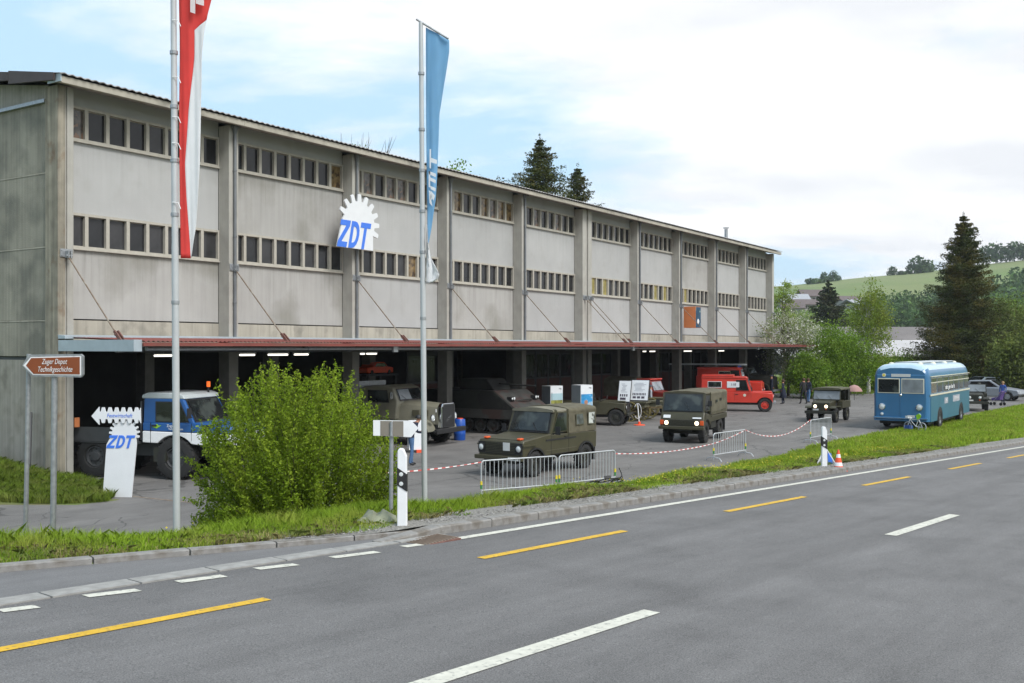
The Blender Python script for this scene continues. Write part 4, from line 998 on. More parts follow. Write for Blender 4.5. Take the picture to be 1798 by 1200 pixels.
# ---- tall olive forward-control light truck with canvas ----
fl_, fn = gnd(1175.6, 775.6), gnd(1233.6, 778.0)
side = (fn-fl_).normalized(); fwd = Vector((side.y, -side.x, 0)).normalized()
if fwd.y > 0: fwd = -fwd
mid = (fl_+fn)/2; WBp = 2.3; cen = mid-fwd*(WBp/2)
loc, rz = place(cen, fwd)
Pz = thing('light_truck', 'olive forward-control military truck with lit headlamps and a square canvas cover', 'truck', loc, rz)
xf, xr = WBp/2, -WBp/2; hw = .86
prof = arch_profile([(xr-.85, .82), (xr-.86, 1.02), (xf-.72, 1.04), (xf-.60, 1.16), (xf+.42, 1.20), (xf+.60, .84), (xf+.62, .66), (xf+.50, .60)], (xf,), .50, .62, .42)
prof = [(xr-.99, .80), (xr-1.0, 1.02), (xf-.72, 1.04), (xf+.45, 1.22), (xf+.62, .86), (xf+.64, .64)]+[(xf+.50*math.cos(a), .42+.50*math.sin(a)) for a in np.linspace(.42, PI-.42, 9)]+[(xf-.55, .78), (xr-.3, .80)]
MB().use('olive').prism(prof, -hw, hw, 'y').build('body', Pz, bevel=.03, smooth=40)
MB().use('olive_dk').box(xr-.6, xf+.3, -.3, .3, .45, .82).box(-.45, .35, .45, .80, .52, .80).box(-.45, .35, -.80, -.45, .52, .80).build('chassis', Pz)
for x in (xf, xr): MB().use('olive_dk').cyl((x, -.6, .42), (x, .6, .42), .09, n=8).build('axle', Pz)
cabm = MB().use('olive')      # cab frame pillars
for s in (-1, 1):
    cabm.prism([(xf+.36, 1.19), (xf+.45, 1.2), (xf+.26, 1.95), (xf+.18, 1.95)], s*.76, s*.84, 'y'); cabm.prism([(xf-.62, 1.1), (xf-.54, 1.1), (xf-.54, 1.95), (xf-.62, 1.95)], s*.76, s*.85, 'y')
cabm.box(xf+.14, xf+.27, -.80, .80, 1.90, 1.97).build('pillar', Pz)
windscreen(Pz, xf+.45, 1.22, xf+.27, 1.92, .80, .76, False, 'black', ('carglass',)*2, f=.04)
for s in (-1, 1):
    glass_pane(Pz, [(xf-.52, 1.22), (xf+.32, 1.24), (xf+.20, 1.88), (xf-.52, 1.88)], s*.82, s, 'side_window', 'olive')
    d = MB().use('black').box(xf-.53, xf-.52, s*.86, s*.866, .95, 1.2).box(xf+.30, xf+.31, s*.86, s*.866, .9, 1.2); d.use('olive_lt').box(xf-.5, xf+.25, s*.86, s*.868, 1.075, 1.087).use('black').box(xf-.45, xf-.32, s*.86, s*.885, 1.12, 1.15); d.build('door', Pz)
    mirror_arm(Pz, xf+.30, s*.84, 1.45, s, .09)
MB().use('black').box(xf-.5, xf+.3, -.74, .74, 1.15, 1.27).box(xf-.45, xf-.3, -.55, .55, 1.2, 1.7).box(xf-.56, xf-.54, -.76, .76, 1.1, 1.9).build('seats', Pz)
canvas_box(Pz, xf-.56, xf+.26, 1.90, .83, 1.975, .05, rnd=.07, seed=7, stations=10, sag=.006, name='canvas_roof')
canvas_box(Pz, xr-.98, xf-.57, 1.06, .87, 1.97, .05, rnd=.12, seed=8, sag=.016)
for s in (-1, 1):
    hk = MB().use('canvas_dk')
    for k in range(10): x = xr-.7+k*.235; hk.prism([(x, 1.12), (x+.09, 1.2), (x+.11, 1.1)], s*.872, s*.895, 'y')
    hk.build('canvas_lacing', Pz)
    glass_pane(Pz, [(-.35, 1.52), (-.05, 1.52), (-.05, 1.64), (-.35, 1.64)], s*.885, s, 'soft_window', 'canvas_dk', 'carglass')
    glass_pane(Pz, [(-1.05, 1.56), (-.75, 1.56), (-.75, 1.68), (-1.05, 1.68)], s*.885, s, 'soft_window', 'canvas_dk', 'carglass')
    MB().use('olive_lt').box(xr-.85, xf-.6, s*.86, s*.885, .985, 1.02).build('side_rail', Pz)
    lamp(Pz, xf+.65, s*.60, .80, .085, 'lamp_on')
    MB().use('amber').box(xf+.60, xf+.66, s*.72, s*.86, .72, .90).build('indicator', Pz, bevel=.015)
    MB().use('black').box(xr-.62, xr-.6, s*.55, s*.86, .3, .82).build('mud_flap', Pz)
MB().use('olive_dk').box(xf+.62, xf+.645, -.48, .48, .70, .92).build('grille', Pz)
gsl = MB().use('olive').box(xf+.645, xf+.655, -.45, .45, -.006, .006).build('grille_slat', Pz)
for k in range(5): (gsl if k == 0 else inst(gsl, Pz, (0, 0, 0))).location = (0, 0, .73+k*.04)
MB().use('olive').box(xf+.58, xf+.74, -.90, .90, .55, .67).build('bumper', Pz, bevel=.02)
slab(Pz, 'front_plate', (xf+.53, -.40, 1.10), (xf+.53, -.68, 1.10), (xf+.57, -.68, 1.01), (xf+.57, -.40, 1.01), 'plate', -.015) if False else None
def front_plate(parent, y0, y1, v0, v1, m):
    def P(y, v): return Vector((xf+.62+(-.17)*v+.012, y, .86+.36*v+.004))
    c = [P(y0, v0), P(y1, v0), P(y1, v1), P(y0, v1)]; n = Vector((.02, 0, .01))
    return MB().use(m).add(c+[p+n for p in c], [(0, 1, 2, 3), (7, 6, 5, 4), (0, 4, 5, 1), (1, 5, 6, 2), (2, 6, 7, 3), (3, 7, 4, 0)]).build('number_plate', parent)
fp1 = front_plate(Pz, .42, .76, .28, .42, 'white_clean') ; fp2 = front_plate(Pz, -.74, -.46, .30, .62, 'white_clean')
fp1, fp2 = fp1, fp2
for x in (xf, xr):
    for s in (-1, 1): wheel(Pz, x, s*.70, .42, .24, .22)
# ---- old jeep with lit headlamps ----
def jeep(name, label, cx_, cy_, fwd, lit=True, top=True, dark='olive_dk', lt='olive'):
    fwd = Vector(fwd).normalized(); loc, rz = place(Vector((cx_, cy_, 0)), fwd)
    J = thing(name, label, 'jeep', loc, rz); xf, xr = 1.02, -1.02
    MB().use(lt).prism([(xr-.48, .55), (xr-.50, 1.02), (.15, 1.02), (.28, 1.06), (xf+.30, 1.0), (xf+.34, .6), (xf-.4, .5), (xf-.5, .42), (.1, .42), (xr+.4, .5)], -.46, .46, 'y').build('body', J, bevel=.03)
    for s in (-1, 1):
        MB().use(lt).box(xr-.48, .12, s*.46, s*.74, .66, 1.02).build('side_panel', J, bevel=.02)
        MB().use(lt).prism([(xf-.72, .62), (xf-.55, .80), (xf+.30, .82), (xf+.42, .74), (xf+.42, .70), (xf+.28, .775), (xf-.52, .755), (xf-.68, .58)], s*.44, s*.76, 'y').build('mudguard', J)
        lamp(J, xf+.34, s*.27, .80, .085, 'lamp_on' if lit else 'lamp', lt)
        MB().use('amber').box(xf+.33, xf+.37, s*.26-.03, s*.26+.03, .635, .685).build('indicator', J)
        MB().use('black').box(xr-.3, xr-.2, s*.30, s*.62, 1.0, 1.5).build('seat', J) if not top else None
    gr = MB().use(dark).box(xf+.33, xf+.345, -.38, .38, .56, .94).build('grille', J)
    g0 = MB().use(lt).box(xf+.345, xf+.36, -.012, .012, .58, .92).build('grille_slat', J)
    for k in range(7): (g0 if k == 0 else inst(g0, J, (0, 0, 0))).location = (0, -.15+k*.05, 0)
    MB().use(dark).box(xf+.42, xf+.54, -.74, .74, .44, .58).build('bumper', J, bevel=.015)
    MB().use('plate').box(xf+.42, xf+.43, -.36, -.08, .60, .68).build('number_plate', J)
    windscreen(J, .30, 1.06, .18, 1.56, .70, .68, False, lt, ('carglass_pale',)*2, f=.05)
    if top:
        canvas_box(J, xr-.48, .28, 1.58, .72, 1.68, .03, 'canvas_dk' and .03 or .03, rnd=.07, seed=9, stations=12, sag=.006, name='canvas_roof') if False else canvas_box(J, xr-.50, .30, 1.58, .72, 1.66, .035, m='canvas_dk', rnd=.06, seed=9, stations=12, sag=.006, name='canvas_roof')
        MB().use('canvas_dk').box(xr-.49, xr-.46, -.71, .71, 1.02, 1.6).build('canvas_back', J)
        po = MB().use(dark)
        for s in (-1, 1): po.box(-.52, -.47, s*.68, s*.72, 1.0, 1.6).box(xr-.47, xr-.1, s*.69, s*.71, 1.02, 1.6)
        po.build('roof_post', J)
    dr = MB().use('blk_cloth'); dr.box(-.35, -.05, -.5, -.15, .75, .9).box(-.4, -.3, -.52, -.13, .8, 1.3).box(-.35, -.05, .15, .5, .75, .9).box(-.4, -.3, .13, .52, .8, 1.3); dr.build('seats', J)
    MB().use('black').lathe([(.17, 0), (.185, .015), (.19, 0), (.185, -.015)], 16, Matrix.Translation((.05, .30, 1.12)) @ Matrix.Rotation(PI/2-.4, 4, 'Z'), closed=True).build('steering_wheel', J)
    for x in (xf, xr):
        for s in (-1, 1): wheel(J, x, s*.63, .37, .17, .2, rim=lt, lugs=20)
    return J
bk = Vector((.54, .84, 0)).normalized(); fc = at(1440, 700, 49.3)
jc = Vector((fc.x, fc.y, 0))+bk*1.45
J1 = jeep('jeep', 'dark olive canvas-topped jeep with both headlamps lit, left of the blue bus', jc.x, jc.y, -bk)
# ---- dark jeep behind the bus ----
jp = at(1718, 700, 58); bk2 = Vector((.36, .93, 0))
J2 = jeep('jeep', 'dark open jeep with upright windscreen, half hidden behind the blue bus', jp.x+.25, jp.y+1.2, -bk2, lit=False, top=False, dark='olive_dk', lt='olive_dk')
# ---- blue bus ----
fr_ = Vector((18.42, 44, 0)); back = Vector((.57, .82, 0)).normalized(); lft = Vector((-.82, .57, 0)).normalized()
W2 = 1.2; L = 9.2
cen = fr_+lft*W2; fwd = -back
# heading: forward = towards the camera; local left (y+) = 90 deg ccw of forward
loc, rz = place(cen, fwd)
B = thing('bus', 'old light blue coach with cream waist line and split windscreen, parked at the grass edge', 'bus', loc, rz)
# local: x=0 at the front face, x negative to the rear; side seen from the camera is local left? (see below)
def bus_sec(x, hw, z0, zr_, wn=.0, rnd=.28):
    pts = [(hw, z0), (hw+.01, 1.45), (hw-.02, 2.35)]
    for j in range(1, 8): a = PI/2*j/8; pts.append((hw-.02-rnd*1.6+rnd*1.6*math.cos(a), 2.40+(zr_-2.46)*math.sin(a)))
    pts.append((.45, zr_-.01)); pts.append((0, zr_))
    return [Vector((x, a, b2)) for a, b2 in pts]+[Vector((x, -a, b2)) for a, b2 in reversed(pts[:-1])]
secs = []
for x, k, zz_ in ((0.02, .90, 2.80), (-.06, .965, 2.90), (-.2, .995, 2.97), (-.45, 1, 3.01), (-1, 1, 3.02), (-4, 1, 3.03), (-8, 1, 3.02), (-8.8, .99, 2.99), (-9.1, .95, 2.9), (-9.2, .88, 2.78)):
    secs.append(bus_sec(x, W2*k, .42, zz_))
# body up to roof as loft, wheel arches added as flat black plates painting the wells' shade, wheels proud
bus_shell = MB().use('bus_blue').loft(secs).build('body', B, smooth=35)
M['bus_roof'] = mat('bus_roof_painted_sheen', (.36, .50, .60), .3, var=.08, coat=.3); bus_shell.data.materials.append(M['bus_roof'])  # sheen of the domed top painted as a paler colour
for p_ in bus_shell.data.polygons:
    if p_.center.z > 2.74: p_.material_index = 1
MB().use('black').box(-8.6, -.5, -1.05, 1.05, .26, .45).build('underbody', B)
sideM = MB().use('bus_side')
for s in (-1, 1):
    pf = [(-.25, .40), (-.25, 1.52), (-9.0, 1.52), (-9.0, .40)]
    for wx_ in (-6.9, -2.1):
        pf += [(wx_+.60*math.cos(a), .40+.60*math.sin(a)) for a in np.linspace(PI, 0, 11)]
    MB().use('bus_side').prism(pf, s*(W2-.02), s*(W2+.025), 'y').build('side_panel', B, bevel=.008, seg=1)
    for wx_ in (-6.9, -2.1):
        MB().use('black').prism([(wx_+.60*math.cos(a), .40+.60*math.sin(a)) for a in np.linspace(0, PI, 11)], s*(W2-.01), s*(W2+.014), 'y').build('wheel_well_shade', B)
        w_ = wheel(B, wx_, s*(W2-.075), .47, .24, .27, rim='grey_panel', lugs=0)
    MB().use('cream').box(-9.02, -.10, s*(W2+.01), s*(W2+.045), 1.56, 1.63).build('waist_strip', B)
    MB().use('cream').box(-8.9, -.3, s*(W2-.01), s*(W2+.012), 2.13, 2.16).build('window_bar', B)
    for k in range(7):
        x0 = -.38-k*1.22; x1 = x0-1.12
        o = MB().use('galv').prism([(x0, 1.66), (x1, 1.66), (x1, 2.36), (x0, 2.36)], s*(W2-.03), s*(W2+.006), 'y').build('window', B)
        q = MB().use('carglass' if k else 'glass_curt').prism([(x0-.03, 1.69), (x1+.03, 1.69), (x1+.03, 2.11), (x0-.03, 2.11)], s*(W2-.02), s*(W2+.011), 'y').build('pane', o)
        MB().use('carglass').prism([(x0-.03, 2.17), (x1+.03, 2.17), (x1+.03, 2.33), (x0-.03, 2.33)], s*(W2-.02), s*(W2+.011), 'y').build('pane', o)
    MB().use('cream').box(-9.0, -.3, s*(W2-.02), s*(W2+.03), 2.40, 2.43).build('gutter_strip', B)
# front face details (front at x = .02; sides rounded)
FX = .03
fs_ = MB().use('bus_blue').prism([(-1.06, .42), (1.06, .42), (1.10, 1.5), (1.05, 2.5), (-1.05, 2.5), (-1.10, 1.5)], -.02, .045, 'x'); fs_.build('front_panel', B, bevel=.03)
MB().use('bus_blue').box(.045, .062, -.012, .012, .62, 1.60).build('front_seam', B)
for s, gl in ((1, 'carglass_pale'), (-1, 'carglass')):
    ya, yb = (.03, 1.0) if s > 0 else (-1.0, -.03)
    o = MB().use('cream').prism([(ya, 1.66), (yb, 1.66), (yb, 2.33), (ya, 2.33)], .03, .062, 'x').build('windscreen', B, bevel=.01)
    MB().use(gl if True else '').prism([(ya+.04, 1.70), (yb-.04, 1.70), (yb-.04, 2.29), (ya+.04, 2.29)], .05, .068, 'x').build('pane', o)
    lamp(B, .075, s*.80, 1.05, .12, 'lamp', 'chrome'); lamp(B, .07, s*.80, .72, .075, 'lamp', 'bus_blue', 'fog_lamp')
MB().use('cream').box(.045, .06, -.42, .42, 2.42, 2.57).build('destination_box', B) if False else MB().use('plate').box(.03, .062, -.40, .42, 2.40, 2.53).build('destination_box', B)
MB().use('cream').cyl((.03, -.72, 2.47), (.065, -.72, 2.47), .085, n=14).use('yellow').cyl((.062, -.72, 2.47), (.072, -.72, 2.47), .05, n=12).build('route_disc', B)
MB().use('bus_blue').box(.03, .13, -1.16, 1.16, .50, .60).box(.03, .10, -1.14, 1.14, .42, .47).build('bumper', B, bevel=.02)
MB().use('galv').box(.12, .14, -1.14, 1.14, .545, .56).build('bumper_trim', B)
MB().use('plate').box(.13, .14, .30, .62, .60, .70).build('number_plate', B)
MB().use('chrome').lathe([(.001, .02), (.05, .01), (.06, 0)], 12, Matrix.Translation((.06, 0, 1.58)) @ Matrix.Rotation(-PI/2, 4, 'Z')).build('badge', B)
MB().use('bus_top').prism([(-.62, 3.022), (.62, 3.022), (.5, 3.05), (-.5, 3.05)], -8.4, -1.1, 'x').build('roof_deck', B)
for x, y in ((-.9, -.62), (-.9, .62), (-3.1, -.7), (-3.1, .7), (-5.6, .7), (-5.6, -.7), (-8.2, -.62), (-8.2, .62)):
    MB().use('cream').lathe([(.14, 0), (.13, .06), (.07, .10), (.001, .11)], 12, Matrix.Translation((x, y, 2.93)) @ Matrix.Rotation(PI/2, 4, 'X')).build('roof_vent', B, smooth=60)
# bus lettering
text('oder  gern  bus  fit', .27, 'white', B, face_mtx((-4.1, W2+.055, 1.86), (-1, 0, 0), (0, 0, 1)), 'lettering', bold=.006)
for x0, x1, z0, z1 in ((-3.0, -3.8, 1.10, 1.38), (-4.9, -6.5, 1.10, 1.42)):
    p = MB().use('shirt_grey').box(x1, x0, W2+.022, W2+.03, z0, z1).build('poster', B)
text('ZVB', .2, 'white', B, face_mtx((-3.4, W2+.034, 1.24), (-1, 0, 0), (0, 0, 1)), 'lettering')
text('ZUGERLAND', .2, 'white', B, face_mtx((-5.7, W2+.034, 1.26), (-1, 0, 0), (0, 0, 1)), 'lettering')
OUT = -BN
def bplace(a, n_, ang=0):        # vehicle standing in front of bay, origin at distance n_ from the camera's facade-parallel line
    f = (Matrix.Rotation(ang, 3, 'Z') @ OUT); p = BD*(16.9+a)+BN*n_
    return (p.x, p.y, 0), math.atan2(f.y, f.x), f
# ---- blue and white utility truck in bay 1 (facing out) ----
ff_ = Vector((math.cos(math.radians(-13)), math.sin(math.radians(-13)), 0)); cw = gnd(312, 842)-ff_*.25-Vector((ff_.y, -ff_.x, 0))*.82; loc, rz = place(cw, ff_)
U = thing('utility_truck', 'blue and white utility truck with grey roof standing in the first bay', 'truck', loc, rz)
M['cab_blue'] = mat('cab_blue_paint', (.012, .085, .28), .35, var=.06, coat=.3)
xf = .25; hw = 1.0
top = [(-.75, 1.02), (-.75, 1.42), (1.0, 1.42), (1.9, 1.28), (2.0, 1.15), (2.0, .95)]
low = [(-.75, 1.04), (-.75, 1.36), (2.0, 1.30), (2.02, 1.0), (1.6, .98), (.95, 1.0)]+[(xf+.70*math.cos(a), .56+.70*math.sin(a)) for a in np.linspace(.72, PI-.72, 10)]
MB().use('white').prism(low, -hw, hw, 'y').build('lower_body', U, bevel=.02)
MB().use('cab_blue').prism([(-.75, 1.37), (2.0, 1.31), (2.0, 1.34), (1.9, 1.52), (.85, 1.62), (.82, 1.60), (-.75, 1.60)], -hw+.01, hw-.01, 'y').build('body', U, bevel=.04, smooth=40)
MB().use('cab_blue').prism([(-.75, 1.58), (.86, 1.58), (.50, 2.28), (-.72, 2.30)], -.96, .96, 'y').build('cab', U, bevel=.03)
MB().use('bus_top').prism([(-.80, 2.28), (.55, 2.27), (.50, 2.38), (.3, 2.44), (-.6, 2.45), (-.78, 2.38)], -.97, .97, 'y').build('cab_roof', U, bevel=.03)
windscreen(U, .88, 1.62, .52, 2.26, .9, .86, False, 'black', ('carglass',)*2)
for s in (-1, 1):
    glass_pane(U, [(-.35, 1.62), (.70, 1.62), (.42, 2.20), (-.35, 2.20)], s*.965, s, 'side_window', 'black')
    MB().use('black').box(-.50, -.485, s*.99, s*1.003, 1.0, 1.6).box(.78, .79, s*.99, s*1.003, 1.1, 1.6).box(-.45, -.3, s*.99, s*1.02, 1.5, 1.54).build('door', U)
    MB().use('black').cyl((1.25, s*.985, 1.48), (1.25, s*1.0, 1.48), .09, n=14).build('air_intake', U)
    mirror_arm(U, .8, s*.98, 1.75, s, .12); lamp(U, 2.02, s*.72, .98, .1)
    MB().use('grey_dark').box(-3.1, -.85, s*1.03, s*1.05, 1.05, 1.45).build('side_board', U)
    for x in (.25, -2.3): wheel(U, x, s*.82, .60, .36, .30, rim='grey_dark', lugs=18)
MB().use('grey_dark').box(-3.1, -.85, -1.03, 1.03, 1.0, 1.06).box(-2.9, 1.7, -.4, .4, .6, .95).build('load_bed', U)
MB().use('grey_dark').box(-.3, .3, -.80, .80, 1.1, 1.62).box(-.85, -.80, -.95, .95, 1.1, 2.2).build('bulkhead', U)
MB().use('olive_dk').box(-.4, .0, -1.0, -.5, .5, .9).build('tank', U)
MB().use('beacon').cyl((.42, .55, 2.56), (.42, .55, 2.72), .055, n=12).use('black').cyl((.42, .55, 2.40), (.42, .55, 2.56), .03, n=8).build('beacon', U)
M['logo_green'] = mat('logo_green', (.25, .5, .03), .5)
for s in (-1,):
    MB().use('logo_green').prism([(-.45, 1.48), (-.30, 1.44), (-.15, 1.53), (-.24, 1.52), (-.3, 1.57), (-.36, 1.50)], s*.992, s*.999, 'y').build('emblem', U)
    text('Zugerland', .11, 'white', U, face_mtx((.22, -1.0, 1.52), (1, 0, 0), (0, 0, 1)), xs=.9); text('Verkehrsbetriebe', .08, 'white', U, face_mtx((.30, -1.0, 1.43), (1, 0, 0), (0, 0, 1)), xs=.8)
# ---- grey bonneted truck in bay 3 ----
loc, rz, f = bplace(12.7+.82, 22.6+1.25, .10)
K = thing('vintage_lorry', 'grey-olive vintage bonneted lorry with tall chromed radiator, leaving the third bay', 'lorry', loc, rz)
hw = .62
def hood_sec(x, hw, z0, z1): return [Vector((x, a, b2)) for a, b2 in ((hw, z0), (hw, z1-.25), (hw*.92, z1-.1), (hw*.6, z1), (0, z1+.03), (-hw*.6, z1), (-hw*.92, z1-.1), (-hw, z1-.25), (-hw, z0))]
MB().use('olive_grey').loft([hood_sec(-1.0, .80, .80, 1.66), hood_sec(-.3, .70, .80, 1.62), hood_sec(.75, .48, .80, 1.55)]).build('bonnet', K, smooth=35)
MB().use('chrome').prism([(-.50, .66), (.50, .66), (.50, 1.48), (.40, 1.60), (-.40, 1.60), (-.50, 1.48)], .75, .92, 'x').build('radiator_shell', K, bevel=.03)
MB().use('black').prism([(-.42, .70), (.42, .70), (.42, 1.46), (.36, 1.53), (-.36, 1.53), (-.42, 1.46)], .90, .935, 'x').build('radiator_core', K)
text('SAURER', .15, 'chrome', K, face_mtx((.94, .0, 1.02), (0, 1, .45), (0, -.45, 1)), 'lettering', xs=.8)
MB().use('olive_grey').prism([(-2.55, .95), (-2.55, 2.02), (-2.4, 2.22), (-1.35, 2.28), (-1.0, 2.16), (-.78, 1.68), (-.85, .95)], -.95, .95, 'y').build('cab', K, bevel=.07, seg=3, smooth=45)
windscreen(K, -.735, 1.68, -.955, 2.13, .84, .80, True, 'chrome', ('carglass_pale', 'carglass'), f=.045)
for s in (-1, 1):
    glass_pane(K, [(-2.15, 1.60), (-1.15, 1.60), (-1.25, 2.08), (-2.15, 2.08)], s*.95, s, 'side_window', 'olive_dk')
    # swept mudguard
    g_ = []
    for i, a in enumerate(np.linspace(.15, PI*.86, 10)): g_.append((.05+.62*math.cos(a), .46+.58*math.sin(a)))
    g2 = [(.05+.57*math.cos(a), .46+.53*math.sin(a)) for a in np.linspace(PI*.86, .15, 10)]
    MB().use('olive_grey').prism(g_+[(-1.5, .60), (-1.5, .56)]+g2, s*.50 if s > 0 else -1.06, 1.06 if s > 0 else -.50, 'y').build('mudguard', K, smooth=30)
    MB().use('olive_dk').box(-1.55, -.6, s*.80, s*1.05, .50, .58).build('running_board', K)
    lamp(K, .72, s*.80, 1.06, .11, 'lamp', 'chrome'); mirror_arm(K, -.95, s*.95, 1.75, s, .11, 'chrome')
    MB().use('olive_lt').box(-.25, .05, s*.70, s*.725, 1.12, 1.34).box(.15, .4, s*.62, s*.645, 1.12, 1.34).build('bonnet_flap', K)
    wheel(K, .05, s*.82, .48, .26, .26, rim='olive_grey', lugs=22); wheel(K, -3.9, s*.82, .48, .26, .26, rim='olive_grey', lugs=22)
MB().use('grey_dark').box(-5.2, -2.7, -1.05, 1.05, 1.05, 1.15).box(-5.0, .7, -.35, .35, .55, .85).build('load_bed', K)
lad = MB().use('galv').box(-2.75, -2.70, -1.0, 1.0, 1.1, 2.32)
lad.build('headboard', K); MB().use('galv').box(-2.7, -2.6, -.95, .9, 2.22, 2.40).build('roof_rail', K)
MB().use('black').box(.95, 1.08, -1.08, 1.08, .48, .66).cyl((.9, -1.08, .57), (1.02, -1.08, .57), .04, n=8).build('bumper', K, bevel=.02)
st = MB().use('black').cyl((.98, -1.0, .6), (.98, -1.0, 1.3), .012, n=6).use('white').cyl((.98, -1.0, 1.3), (.98, -1.0, 1.42), .02, n=6).build('marker_rod', K)
# ---- tracked carrier in bay 4/5 ----
Pc = BD*(16.9+19.8)+BN*23.0
rz = math.atan2(OUT.y, OUT.x)
T = thing('tracked_carrier', 'dark olive tracked armoured carrier standing nose out in the fourth bay', 'armoured vehicle', (Pc.x, Pc.y, 0), rz)
M['armour'] = mat('dark_armour_paint', (.018, .02, .017), .7, var=.3, scale=2, c2=(.01, .01, .01), c2t=(.5, .54), c2scale=1.1)
M['armour_lt'] = mat('camouflage_armour_paint', (.04, .041, .038), .6, var=.3, scale=2, c2=(.045, .028, .025), c2t=(.5, .55), c2scale=1.3)
MB().use('armour').prism([(-4.8, .75), (-4.9, 1.85), (-1.2, 1.85), (.0, 1.05), (-.25, .62)], -1.35, 1.35, 'y').build('hull', T, bevel=.02)
MB().use('armour_lt').prism([(-1.18, 1.862), (.03, 1.062), (.02, 1.04), (-1.2, 1.84)], -1.30, 1.30, 'y').build('glacis_plate', T)
MB().use('armour').prism([(-4.7, .42), (-4.6, .76), (-.3, .76), (-.5, .42)], -.95, .95, 'y').build('lower_hull', T)
MB().use('armour').prism([(-3.4, 1.85), (-3.3, 2.35), (-1.9, 2.35), (-1.5, 1.85)], -.8, .6, 'y').build('turret', T, bevel=.05)
MB().use('armour').cyl((-1.7, -.1, 2.12), (.2, -.1, 2.05), .035, n=8).build('gun_barrel', T, smooth=True)
MB().use('armour_lt').box(-4.6, -.15, -1.4, -1.36, .66, 1.05).build('side_skirt', T)
for s in (-1, 1):
    tr = MB().use('tyre'); pth = []
    for a in np.linspace(PI*1.5, PI*2.3, 6): pth.append((-.62+.33*math.cos(a), .66+.30*math.sin(a)))
    pth = [(-4.2, .02), (-1.0, .02)]+[(-.62+.30*math.cos(a), .56+.28*math.sin(a)) for a in np.linspace(-.9, 1.6, 6)]+[(-4.3, .84)]+[(-4.45+.26*math.cos(a), .56+.28*math.sin(a)) for a in np.linspace(1.7, 3.9, 6)]
    cx0 = sum(p[0] for p in pth)/len(pth); inn = [(cx0+(p[0]-cx0)*.985, .43+(p[1]-.43)*.86) for p in pth]
    y0, y1 = (s*.98, s*1.36)
    n = len(pth); V = [(p[0], y0, p[1]) for p in pth]+[(p[0], y0, p[1]) for p in inn]+[(p[0], y1, p[1]) for p in pth]+[(p[0], y1, p[1]) for p in inn]; fs = []
    for i in range(n):
        j = (i+1) % n; fs += [(i, j, n+j, n+i), (2*n+i, 3*n+i, 3*n+j, 2*n+j), (i, 2*n+i, 2*n+j, j), (n+i, n+j, 3*n+j, 3*n+i)]
    tr.add(V, fs).build('track', T)
    for k in range(5): wheel(T, -1.25-k*.66, s*1.17, .31, .26, .2, rim='armour_lt', lugs=0, z=.36)
    lg = MB().use('black').box(-.62, -.44, s*.78, s*1.12, 1.42, 1.60)
    lg.build('lamp_guard', T)
    lamp(T, -.40, s*.88, 1.52, .075, 'lamp', 'black'); lamp(T, -.40, s*1.04, 1.52, .06, 'lamp', 'black')
MB().use('armour').tube([(-.5, -.6, 1.4), (-.35, -.2, 1.45), (-.35, .3, 1.45), (-.5, .7, 1.4)], .03, 6).build('tow_cable', T)
# ---- olive 4x4 beside the double column ----
ct = gnd(1082, 748); loc = ct+OUT*(-1.3)+BD*.7
def offroader(name, label, cat, wheelpos, paint, roof=None, rim='olive_dk', L=4.3, wb=2.5, tarp=False, windows=True, hood_z=1.12, roof_z=1.95, fwd=OUT, hd=None):
    """classic boxy off-roader: wheelpos = ground point of its camera-side front wheel, which is its right-hand one"""
    fwd = Vector(fwd).normalized(); right = Vector((fwd.y, -fwd.x, 0)); c = wheelpos-right*.70-fwd*(wb/2)
    loc, rz = place(c, fwd); O = thing(name, label, cat, loc, rz); xf, xr = wb/2, -wb/2; roof = roof or paint
    pr = arch_profile([(xr-.85, .60), (xr-.87, 1.10), (xf-.75, 1.12), (xf-.7, hood_z+.02), (xf+.42, hood_z-.05), (xf+.44, .62)], (xf, xr), .46, .52, .38)
    MB().use(paint).prism(pr, -.82, .82, 'y').build('body', O, bevel=.03, smooth=40)
    MB().use('black').box(xr-.6, xf+.3, -.4, .4, .38, .6).build('chassis', O)
    MB().use(paint).box(xf-.72, xf+.38, -.50, .50, hood_z-.03, hood_z+.05).build('bonnet', O, bevel=.03)
    if windows:
        MB().use(paint).prism([(xr-.86, 1.10), (xr-.82, roof_z-.06), (xf-1.05, roof_z-.06), (xf-.76, 1.12)], -.76, .76, 'y').build('cab', O, bevel=.03)
        MB().use(roof).prism([(xr-.88, roof_z-.08), (xr-.82, roof_z+.02), (xf-1.1, roof_z+.02), (xf-.96, roof_z-.08)], -.79, .79, 'y').build('cab_roof', O, bevel=.03)
        windscreen(O, xf-.755, 1.16, xf-.985, roof_z-.10, .70, .70, True, paint, ('carglass_pale',)*2, f=.04)
        for s in (-1, 1):
            glass_pane(O, [(xf-1.65, 1.18), (xf-.86, 1.18), (xf-1.02, roof_z-.14), (xf-1.65, roof_z-.14)], s*.762, s, 'side_window', paint)
            MB().use('black').box(xf-1.72, xf-1.71, s*.82, s*.826, .62, 1.1).box(xf-.78, xf-.77, s*.82, s*.826, .8, 1.1).box(xf-1.66, xf-1.5, s*.82, s*.84, .98, 1.02).build('door', O)
    for s in (-1, 1):
        lamp(O, xf+.46, s*.62, .88, .085, 'lamp', paint)
        for x in (xf, xr): wheel(O, x, s*.70, .39, .2, .22, rim=rim, lugs=20)
        mirror_arm(O, xf-.8, s*.80, 1.2, s, .07)
    MB().use('black').box(xf+.44, xf+.455, -.42, .42, .62, 1.02).build('grille', O)
    MB().use('galv' if paint == 'fire_red' else 'olive_dk').box(xf+.50, xf+.60, -.80, .80, .48, .60).build('bumper', O, bevel=.01)
    return O, xf, xr
